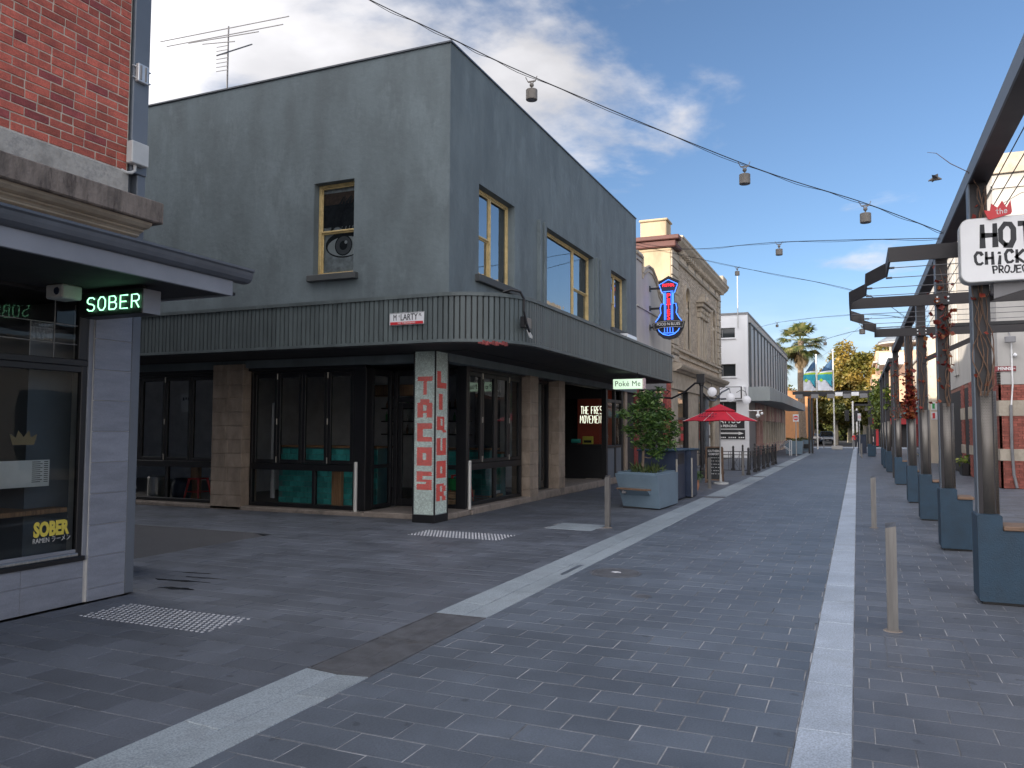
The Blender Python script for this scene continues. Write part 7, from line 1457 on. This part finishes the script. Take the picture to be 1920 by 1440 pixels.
t = thing('street_portal', 'dark steel portal with black and white blocks spanning the end of the street', 'portal', (-1.3, 62, 0))
for x in (-3.2, -3.0, .95, 1.15): mb = MB(); mb.box(x-.07, x+.07, 62-.1 if x < 0 else 61.9, 62.1, 0, 4.0); mb.build('leg', M['blackm'], t)
mb = MB(); mb.box(-4.3, 1.75, 61.85, 62.15, 4.28, 4.52); mb.build('beam', M['blackm'], t)
for k in range(11): mb = MB(); x = -4.1+k*.54; lo = k % 2 == 0; mb.cbox(x, x+.5, 61.7, 62.0, 4.0 if lo else 4.15, 4.3 if lo else 4.42, .01); mb.build('block', M['grey' if lo else ('whitegl' if k in (5, 7, 9) else 'black')], t)
bench_block(56.0, 'single blue bench block beyond the pergolas, beside the far navy bin', 1.1) if False else None
t = thing('bench_block', 'single blue bench block beyond the pergolas, beside the far navy bin', 'bench block', (.9, 56.6, 0)); mb = MB(); mb.prism([(.62, .02), (1.08, .02), (1.1, .7), (.85, .7), (.85, .82), (.6, .82)], 'y', 56.5, 57.1); mb.build('block', M['blue'], t); mb = MB(); mb.cyl((.74, 56.8, .82), (.74, 56.8, 2.05), .1, .1, 14); mb.build('sleeve', M['steelp'], t); mb = MB(); mb.box(.67, .81, 56.75, 56.95, 2.05, 4.3); mb.build('post', M['beam'], t)
t = thing('far_bin', 'navy bin at the end of the right pavement', 'bin', (.4, 64, 0)); mb = MB(); mb.cbox(.05, .62, 63.6, 64.2, .03, 1.35, .02); mb.build('cabinet', M['navy'], t); mb = MB(); mb.box(.03, .64, 63.58, 64.22, 1.35, 1.4); mb.build('lid', M['blue'], t)
# ================================================================== CROSS STREET, TREES, CARS
g = MB(); g.quad((-60, 66, -.01), (60, 66, -.01), (60, 84, -.01), (-60, 84, -.01)); struct('far_pavement', g, M['paver2'])
g = MB(); g.box(-60, 60, 83.8, 84.1, -.02, .1); struct('kerb', g, M['granite'])
g = MB(); g.quad((-60, 84.1, -.02), (60, 84.1, -.02), (60, 120, -.02), (-60, 120, -.02)); struct('cross_road', g, M['asph'])
for (x, lb) in ((-3.3, 'left tall white flag pole with a teal and navy banner'), (-1.88, 'right tall white flag pole with a teal and navy banner')):
    t = thing('flag_pole', lb, 'flag pole', (x, 77.5, 0)); H_ = 8.5 if x < -3 else 8.9
    mb = MB(); mb.cyl((x, 77.5, 0), (x, 77.5, H_), .07, .05, 10); mb.ball((x, 77.5, H_+.05), .09, 6); mb.build('pole_shaft', M['whitepole'], t)
    fl = bpy.data.objects.new('banner', None); C.objects.link(fl); fl.parent = t; fl.location = Vector((0, 0, 5.3))
    w0 = 1.05 if x < -3 else 1.25
    def fp(u, v): return Vector((x-.08-w0*u*(1-.78*max(0, v-.5)*2*.8), 77.5+.12*math.sin(u*5+v*4), 5.3+2.85*v-.25*u*(1-v)*0-.9*u*max(0, v-.5)))
    bands = [('whitef', 0, .33), ('teald', .33, .52), ('limef', .52, .585), ('whitef', .585, .64), ('navyf', .64, 1.0)]
    for m_, v0, v1 in bands:
        mb = MB(); nu = 8; nv = 3
        P = [fp(i/nu, v0+(v1-v0)*j/nv) for j in range(nv+1) for i in range(nu+1)]; mb.add(P, [(j*(nu+1)+i, j*(nu+1)+i+1, (j+1)*(nu+1)+i+1, (j+1)*(nu+1)+i) for j in range(nv) for i in range(nu)]); mb.build('cloth', M[m_], fl)
    off = Vector((0, -.03, 0))
    mb = MB(); mb.add([fp(0, .1)+off, fp(.45, .33)+off, fp(0, .33)+off], [(0, 1, 2)]); mb.add([fp(.05, .1)+off, fp(.35, .28)+off, fp(.0, .3)+off], [(0, 1, 2)]); mb.build('teal_wedge', M['teald'], fl)
    mb = MB(); mb.add([fp(.02, .08)+off*2, fp(.22, .16)+off*2, fp(.14, .34)+off*2, fp(.02, .3)+off*2], [(0, 1, 2, 3)]); mb.build('navy_mark', M['navyf'], fl)
    mb = MB(); c0 = fp(.75, .33)+off*2; mb.add([c0+Vector((.2*math.cos(a)*(1 if k % 2 else .5), 0, .2*math.sin(a)*(1 if k % 2 else .5))) for k, a in enumerate([2*PI*i/14 for i in range(14)])], [tuple(range(14))]); mb.build('lime_star', M['limef'], fl)
# palms
def palm(x, y, h, cr, label, nf=46, seed=1):
    r_ = np.random.default_rng(seed); t = thing('palm_tree', label, 'palm tree', (x, y, 0))
    mb = MB(); P = [(x-.15*math.sin(2.5*s), y, h*s) for s in np.linspace(0, 1, 12)]; mb.tube(P, [.36-.1*s+.02*(i % 2) for i, s in enumerate(np.linspace(0, 1, 12))], 10); mb.build('trunk', M['bark'], t)
    mb = MB(); sk = MB(); c0 = Vector((P[-1][0], y, h))
    for k in range(nf+26):
        dead = k >= nf; a = r_.uniform(0, 2*PI); el = r_.uniform(-1.45, -1.1) if dead else r_.uniform(-1.15, 1.45)
        d = Vector((math.cos(a)*math.cos(el), math.sin(a)*math.cos(el), math.sin(el))); L_ = cr*(.35 if dead else .52)*r_.uniform(.85, 1.1)
        end = c0+d*L_+Vector((0, 0, -.12*L_)); tgt = sk if dead else mb
        if dead: c1 = c0+Vector((0, 0, -r_.uniform(0, 1.2))); end = c1+d*L_*1.0
        if not dead: tgt.tube([c0, c0+d*L_*.6, end], .03, 4)
        s = d.cross(Vector((0, 0, 1))).normalized(); u_ = s.cross(d)
        nb_ = 22; FR = cr*(.3 if dead else .52)
        for b in range(nb_):
            th = -1.55+3.1*b/(nb_-1); bl_ = FR*(.75+.25*math.cos(th))*r_.uniform(.85, 1.05); dd = (d*math.cos(th)+s*math.sin(th)).normalized()
            wv = (d*-math.sin(th)+s*math.cos(th))*.035*cr/1.6; m_ = end+dd*bl_*.55; tip = end+dd*bl_+Vector((0, 0, -.30*bl_))
            tgt.add([end, m_+wv, tip, m_-wv], [(0, 1, 2, 3)])
    mb.build('crown', M['leaf_p'], t, kind=None); sk.build('dead_frond_skirt', M['vine'] if False else M['skirt'], t)
M['skirt'] = leafmat('dead_palm_fronds', (.10, .07, .035), (.2, .14, .07), sc=3)
palm(-4.95, 85, 10.7, 2.7, 'tall fan palm beside the flags, taller than the white building awning', 40, 3)
palm(-8.2, 92, 9.4, 2.5, 'shorter fan palm partly behind the end of the white building', 40, 5)
palm(9.5, 78, 8.8, 2.8, 'fan palm behind the cream shops on the right', 36, 8)
def tree(x, y, h, rx, rz, m, label, n=9000, sz=.42, z0=None, seed=0, trunk='barkp', tr=.3):
    r_ = np.random.default_rng(seed); t = thing('street_tree', label, 'tree', (x, y, 0), 'plane trees lining the cross street')
    zc = h-rz; mb = MB(); mb.tube([(x, y, 0), (x+.1, y, h*.3), (x-.05, y, zc)], [tr, tr*.8, tr*.4], 8)
    for k in range(7):
        a = 2*PI*k/7+seed; mb.tube([(x, y, h*.28+.2*k), (x+rx*.35*math.cos(a), y+rx*.35*math.sin(a), zc-.2*rz), (x+rx*.7*math.cos(a), y+rx*.7*math.sin(a), zc+.25*rz*math.sin(k*1.7))], [tr*.4, tr*.25, .04], 6)
    mb.build('trunk', M[trunk], t)
    nb_ = 60; d = r_.normal(size=(nb_, 3)); d /= np.linalg.norm(d, axis=1)[:, None]; bc = d*(r_.uniform(.2, 1., nb_)**.45)[:, None]*np.array([rx*.82, rx*.82, rz*.84]); bc[:, 2] = np.where(bc[:, 2] < -rz*.5, bc[:, 2]*.8, bc[:, 2])
    br_ = r_.uniform(.12, .30, nb_)*rx; idx = r_.integers(0, nb_, n); q = r_.normal(size=(n, 3)); q /= np.linalg.norm(q, axis=1)[:, None]
    cen = np.array([x, y, zc])+bc[idx]+q*(br_[idx]*r_.uniform(.4, 1.1, n))[:, None]
    leafcloud('crown', cen, sz, M[m], t, aspect=.75)
for a in ((.9, 108, 13.2, 5.6, 5.6, 'leaf_y', 'big autumn plane tree rising highest at the end of the street', 32000, .36, None, 1), (-2.6, 112, 10.4, 4.2, 4.6, 'leaf_y', 'golden plane tree left of the highest tree, behind the flags', 16000, .36, None, 2), (3.6, 102, 9.6, 3.4, 3.9, 'leaf_y', 'lower golden plane tree at the right end of the row', 15000, .34, None, 3),
          (-8.6, 100, 7.2, 3.4, 3.3, 'leaf_y', 'golden tree behind the far end of the white building', 9000, .34, None, 4), (-1.0, 122, 8.5, 4.2, 4.0, 'leaf_d', 'green tree deep in the avenue behind the blue grey car', 9000, .4, None, 5), (-5.6, 126, 8.0, 4.0, 3.8, 'leaf_d', 'green tree deep in the avenue behind the white car', 9000, .4, None, 6),
          (3.0, 130, 9.5, 5, 4.6, 'leaf_d', 'dark green tree behind the corner shop', 9000, .45, None, 7), (-12, 118, 8.8, 4.5, 4.2, 'leaf_d', 'dark green tree far left beyond the cross street', 8000, .45, None, 8), (1.6, 96, 5.8, 2.0, 2.0, 'leaf_d', 'small green tree in front of the corner shop', 5000, .28, None, 9), (-2.3, 100, 5.6, 1.9, 1.7, 'leaf_d', 'small green tree between the flag poles', 4500, .28, None, 10)): tree(*a)
# far wood
cen = np.stack([rng.uniform(-40, 40, 26000), rng.normal(150, 4, 26000), rng.uniform(0, 1, 26000)**.8*8.5], 1); leafcloud('distant_wood', cen, .9, M['leaf_d'], kind='stuff', aspect=.8)
mb = MB(); mb.box(-60, 60, 160, 162, 0, 6); o = mb.build('distant_wall', M['grey']); tag(o, 'far dark wall behind the avenue trees', 'wall')
mb = MB(); mb.box(-9, -5.05, 96, 110, 0, 6.2); o = mb.build('orange_building', M['orange']); tag(o, 'orange brown building behind the palm trunk', 'building')
# corner shop on the right at the cross street
t = thing('corner_shop', 'dark fronted corner shop with red sign band under a black awning', 'building', (3, 92, 0))
mb = MB(); mb.box(1.55, 14, 92, 104, 3.2, 7.6); mb.build('upper_wall', M['peach'], t)
mb = MB(); mb.box(1.6, 14, 92.3, 104, 0, 3.2); mb.build('ground_wall', M['interd'], t)
mb = MB(); mb.box(1.2, 5.5, 91.5, 92.0, 2.35, 3.0); mb.build('red_sign_band', M['signr'], t)
mb = MB(); mb.box(-.2, 6, 88.5, 92.2, 4.4, 4.6); mb.box(-.2, 6, 88.5, 88.7, 4.2, 4.6); mb.build('black_awning', M['black'], t)
mb = MB(); mb.box(.8, 4, 89.8, 92, 3.75, 4.1); mb.build('light_strip', M['wallw2'], t)
for x in (1.8, 2.4, 3.0): mb = MB(); mb.box(x, x+.25, 91.9, 92.0, .1, 2.3); mb.build('red_panel', M['signr'], t)
mb = MB(); mb.box(2.2, 4.4, 88, 96, 8.3, 9.5); mb.build('grey_soffit_box', M['lgrey'], t)
# pavilion dome
t = thing('pavilion', 'domed rooftop pavilion on slim columns above a peach wall', 'pavilion', (4.8, 100, 0))
mb = MB(); mb.lathe(5.2, 100, [(2.75, 11.6), (2.8, 11.75), (2.6, 11.95), (2.0, 12.3), (1.2, 12.55), (0, 12.65)], 24); mb.build('dome', M['domem'], t, smooth=True)
mb = MB(); mb.lathe(5.2, 100, [(2.6, 11.4), (2.78, 11.45), (2.78, 11.62), (0, 11.62)], 24); mb.build('dome_rim', M['wallw2'], t)
for k in range(8): a = 2*PI*k/8+.3; mb = MB(); mb.cyl((5.2+1.6*math.cos(a), 100+1.6*math.sin(a), 9.9), (5.2+1.6*math.cos(a), 100+1.6*math.sin(a), 11.45), .14, .14, 8); mb.build('column', M['wallw2'], t)
mb = MB(); mb.box(2.1, 12, 98, 106, 7.6, 10.6); mb.build('peach_wall', M['peach'], t)
mb = MB(); mb.box(1.8, 12.2, 97.7, 106, 9.25, 9.45); mb.build('roof_edge', M['wallw2'], t)
# cars
def car(x, y, z, rz, body, label, L_=4.5, W_=1.75, H_=1.65):
    t = thing('parked_car', label, 'car', (x, y, z)); t.rotation_euler = (0, 0, rz)
    # side profile along y (front at -y), two half sections tapered
    prof = [(-L_/2, .35), (-L_/2-.03, .6), (-L_/2+.1, .85), (-L_/2+.3, .98), (-.85, 1.08), (-.25, H_-.06), (.2, H_), (1.4, H_-.03), (1.95, H_-.25), (L_/2-.05, 1.05), (L_/2, .6), (L_/2-.05, .35)]
    def tw(z_): return 1. if z_ < 1.05 else 1-.26*(z_-1.05)/(H_-1.05)
    mb = MB(); n = len(prof); rings = [(-1., .90), (-.93, 1.), (.93, 1.), (1., .90)]; vs = []
    for s, k in rings:
        for (yy, zz) in prof: vs.append((s*W_/2*tw(zz), yy*(.97 if abs(s) == 1 else 1), .35+(zz-.35)*(1 if abs(s) < 1 else .985)))
    fs = [(r*n+i, r*n+(i+1) % n, (r+1)*n+(i+1) % n, (r+1)*n+i) for r in range(3) for i in range(n)]+[tuple(range(n))[::-1], tuple(range(3*n, 4*n))]
    mb.add(vs, fs); part_at('body', mb, M[body], t, smooth=False)
    a, b = (-.90, 1.12), (-.30, H_-.10); mb = MB(); w0, w1 = W_/2*tw(a[1])*.86, W_/2*tw(b[1])*.88
    mb.add([(-w0, a[0]-.035, a[1]), (w0, a[0]-.035, a[1]), (w1, b[0]-.035, b[1]), (-w1, b[0]-.035, b[1])], [(0, 1, 2, 3)]); part_at('windscreen', mb, M['cglass'], t)
    for s in (-1, 1):
        mb = MB(); mb.add([(s*(W_/2*tw(zz)+.006), yy, zz) for yy, zz in ((-.7, 1.12), (-.2, H_-.14), (1.35, H_-.14), (1.75, 1.12))], [(0, 1, 2, 3)]); part_at('side_window', mb, M['cglass'], t)
        mb = MB(); mb.cbox(s*W_*.46-.16, s*W_*.46+.16, -L_/2-.045, -L_/2+.1, .68, .82, .03); part_at('headlight', mb, M['head'], t)
        mb = MB(); mb.cbox(s*(W_/2+.09)-.08, s*(W_/2+.09)+.08, -.75, -.62, 1.02, 1.16, .03); part_at('mirror', mb, M[body], t)
        for yy in (-L_/2+.8, L_/2-.8):
            w_ = bpy.data.objects.new('wheel', None); C.objects.link(w_); w_.parent = t; w_.location = (s*(W_/2-.1), yy, .34)
            mb = MB(); mb.cyl((-.11, 0, 0), (.11, 0, 0), .34, .34, 20); part_at('tyre', mb, M['tyre'], w_); mb = MB(); mb.cyl((-.115, 0, 0), (.115, 0, 0), .21, .21, 14); part_at('rim', mb, M['aluminium'], w_)
    mb = MB(); mb.cbox(-.5, .5, -L_/2-.05, -L_/2, .55, .68, .02); mb.cbox(-.6, .6, -L_/2-.05, -L_/2, .36, .46, .02); part_at('grille', mb, M['black'], t)
    mb = MB(); mb.box(-.19, .19, -L_/2-.06, -L_/2-.05, .47, .54); part_at('number_plate', mb, M['white'], t)
    return t
car(-3.5, 107, 0, R(4), 'carb', 'blue grey car facing the camera between the flag poles')
car(-5.15, 109, 0, R(8), 'carw', 'white car partly hidden behind the portal leg', H_=1.35)
car(-8.5, 118, 0, R(5), 'grey', 'grey car deep in the avenue behind the palm trunk', H_=1.4)
# traffic signals and far poles
for (x, y, h, lb) in ((-.35, 86, 4.6, 'slim pale pole with a black traffic signal left of the corner shop'), (.0, 87.5, 3.9, 'second slim pale pole near the corner shop awning')):
    t = thing('signal_pole', lb, 'traffic light', (x, y, 0)); mb = MB(); mb.cyl((x, y, 0), (x, y, h), .09, .08, 8); mb.build('pole_shaft', M['whitepole'], t); mb = MB(); mb.cbox(x-.75 if x < -.2 else x-.2, x-.35 if x < -.2 else x+.2, y-.15, y+.15, 2.6, 3.7, .04); mb.build('signal_head', M['black'], t)
t = thing('low_plinth', 'low white block at the foot of the right flag pole', 'block', (-1.7, 76, 0)); mb = MB(); mb.cbox(-2.1, -1.2, 76.2, 77.2, 0, .32, .03); mb.build('block_body', M['wallw2'], t)
for x, lb in ((-3.4, 'thin dark post left of the low white block'), (-.9, 'thin dark post right of the low white block')): t = thing('kerb_post', lb, 'post', (x+.6, 78, 0)); mb = MB(); mb.cyl((x+.6, 78, 0), (x+.6, 78, 1.1), .04, .04, 8); mb.build('post_shaft', M['grey'], t)
# people
def person(x, y, rz, top, legs, label, H_=1.34, stride=.14, skin='skin', bag=False):
    t = thing('person', label, 'person', (x, y, 0)); t.rotation_euler = (0, 0, rz); k = H_/1.7
    J = dict(pel=(0, 0, .92), sp=(0, 0, 1.15), ch=(0, 0, 1.34), nk=(0, 0, 1.47), hd=(0, -.01, 1.6), ht=(0, 0, 1.68), sl=(-.17, 0, 1.40), sr=(.17, 0, 1.40), el=(-.23, .04, 1.12), er=(.23, -.03, 1.12), hl=(-.24, -.06, .88), hr=(.25, .08, .88),
             kl=(-.10, -stride*.6, .5), kr=(.10, stride*.3, .5), al=(-.10, -stride, .08), ar=(.10, stride*1.3, .1), fl=(-.10, -stride-.15, .03), fr=(.10, stride*1.1, .03), pl=(-.09, 0, .86), pr=(.09, 0, .86))
    rad = dict(pel=(.14, .10), sp=(.12, .085), ch=(.15, .10), nk=(.05, .05), hd=(.085, .1), ht=(.06, .07), sl=(.06, .06), sr=(.06, .06), el=(.042, .042), er=(.042, .042), hl=(.035, .03), hr=(.035, .03), kl=(.06, .06), kr=(.06, .06), al=(.042, .042), ar=(.042, .042), fl=(.04, .03), fr=(.04, .03), pl=(.09, .09), pr=(.09, .09))
    E_ = [('pel', 'sp'), ('sp', 'ch'), ('ch', 'nk'), ('nk', 'hd'), ('hd', 'ht'), ('ch', 'sl'), ('sl', 'el'), ('el', 'hl'), ('ch', 'sr'), ('sr', 'er'), ('er', 'hr'), ('pel', 'pl'), ('pl', 'kl'), ('kl', 'al'), ('al', 'fl'), ('pel', 'pr'), ('pr', 'kr'), ('kr', 'ar'), ('ar', 'fr')]
    names = list(J); me = bpy.data.meshes.new('body'); me.from_pydata([tuple(c*k for c in J[q]) for q in names], [(names.index(a), names.index(b)) for a, b in E_], []); me.update()
    o = bpy.data.objects.new('body', me); C.objects.link(o); sm = o.modifiers.new('skin', 'SKIN')
    for i, q in enumerate(names): me.skin_vertices[0].data[i].radius = tuple(r_*k for r_ in rad[q])
    me.skin_vertices[0].data[0].use_root = True; o.modifiers.new('sub', 'SUBSURF').levels = 1
    bpy.context.view_layer.update(); m2 = bpy.data.meshes.new_from_object(o.evaluated_get(bpy.context.evaluated_depsgraph_get())); bpy.data.objects.remove(o); m2.name = 'body'
    m2.materials.clear(); [m2.materials.append(M[q]) for q in (skin, top, legs)]
    for p in m2.polygons: z = p.center.z/k; p.material_index = 2 if z < .95 and abs(p.center.x/k) < .21 else (1 if .92 < z < 1.45 else 0)
    o = bpy.data.objects.new('body', m2); C.objects.link(o); o.parent = t
    mb = MB(); mb.ball((0, .015*k, 1.63*k), .105*k, 8, sz=1.1); mb.box(-.08*k, .08*k, .05*k, .1*k, 1.42*k, 1.62*k); part_at('hair', mb, M['hair'], t)
    if bag: mb = MB(); mb.cbox(.2*k, .42*k, -.02*k, .1*k, .6*k, .88*k, .02); part_at('bag', mb, M['white'], t)
person(1.22, 75, 0, 'pinkc', 'navyc', 'pedestrian in a pink and white top walking away on the far right pavement', bag=False)
person(.02, 84, .5, 'dark', 'dark', 'person in dark clothes standing by the far signal poles', 1.5, .05)
person(-.28, 85.5, -.4, 'redp', 'dark', 'person in a dark red top beside the person in dark clothes', 1.4, .08)
# bird
t = thing('flying_bird', 'small grey bird in flight beside the pergola beam', 'bird', (1.2, 14, 5.6))
mb = MB(); pts = [(-.09, 0, 0), (-.03, .0, .02), (.05, 0, .025), (.1, 0, .01)]; mb.tube(pts, [.008, .028, .03, .01], 8); part_at('bird_body', mb, M['lampb'], t)
for s in (-1, 1): mb = MB(); mb.add([(-.03, s*.02, .02), (.05, s*.02, .025), (.04, s*.12, .07), (-.02, s*.2, .03), (-.05, s*.12, .06)], [(0, 1, 2, 3, 4)]); part_at('wing', mb, M['grey'], t)
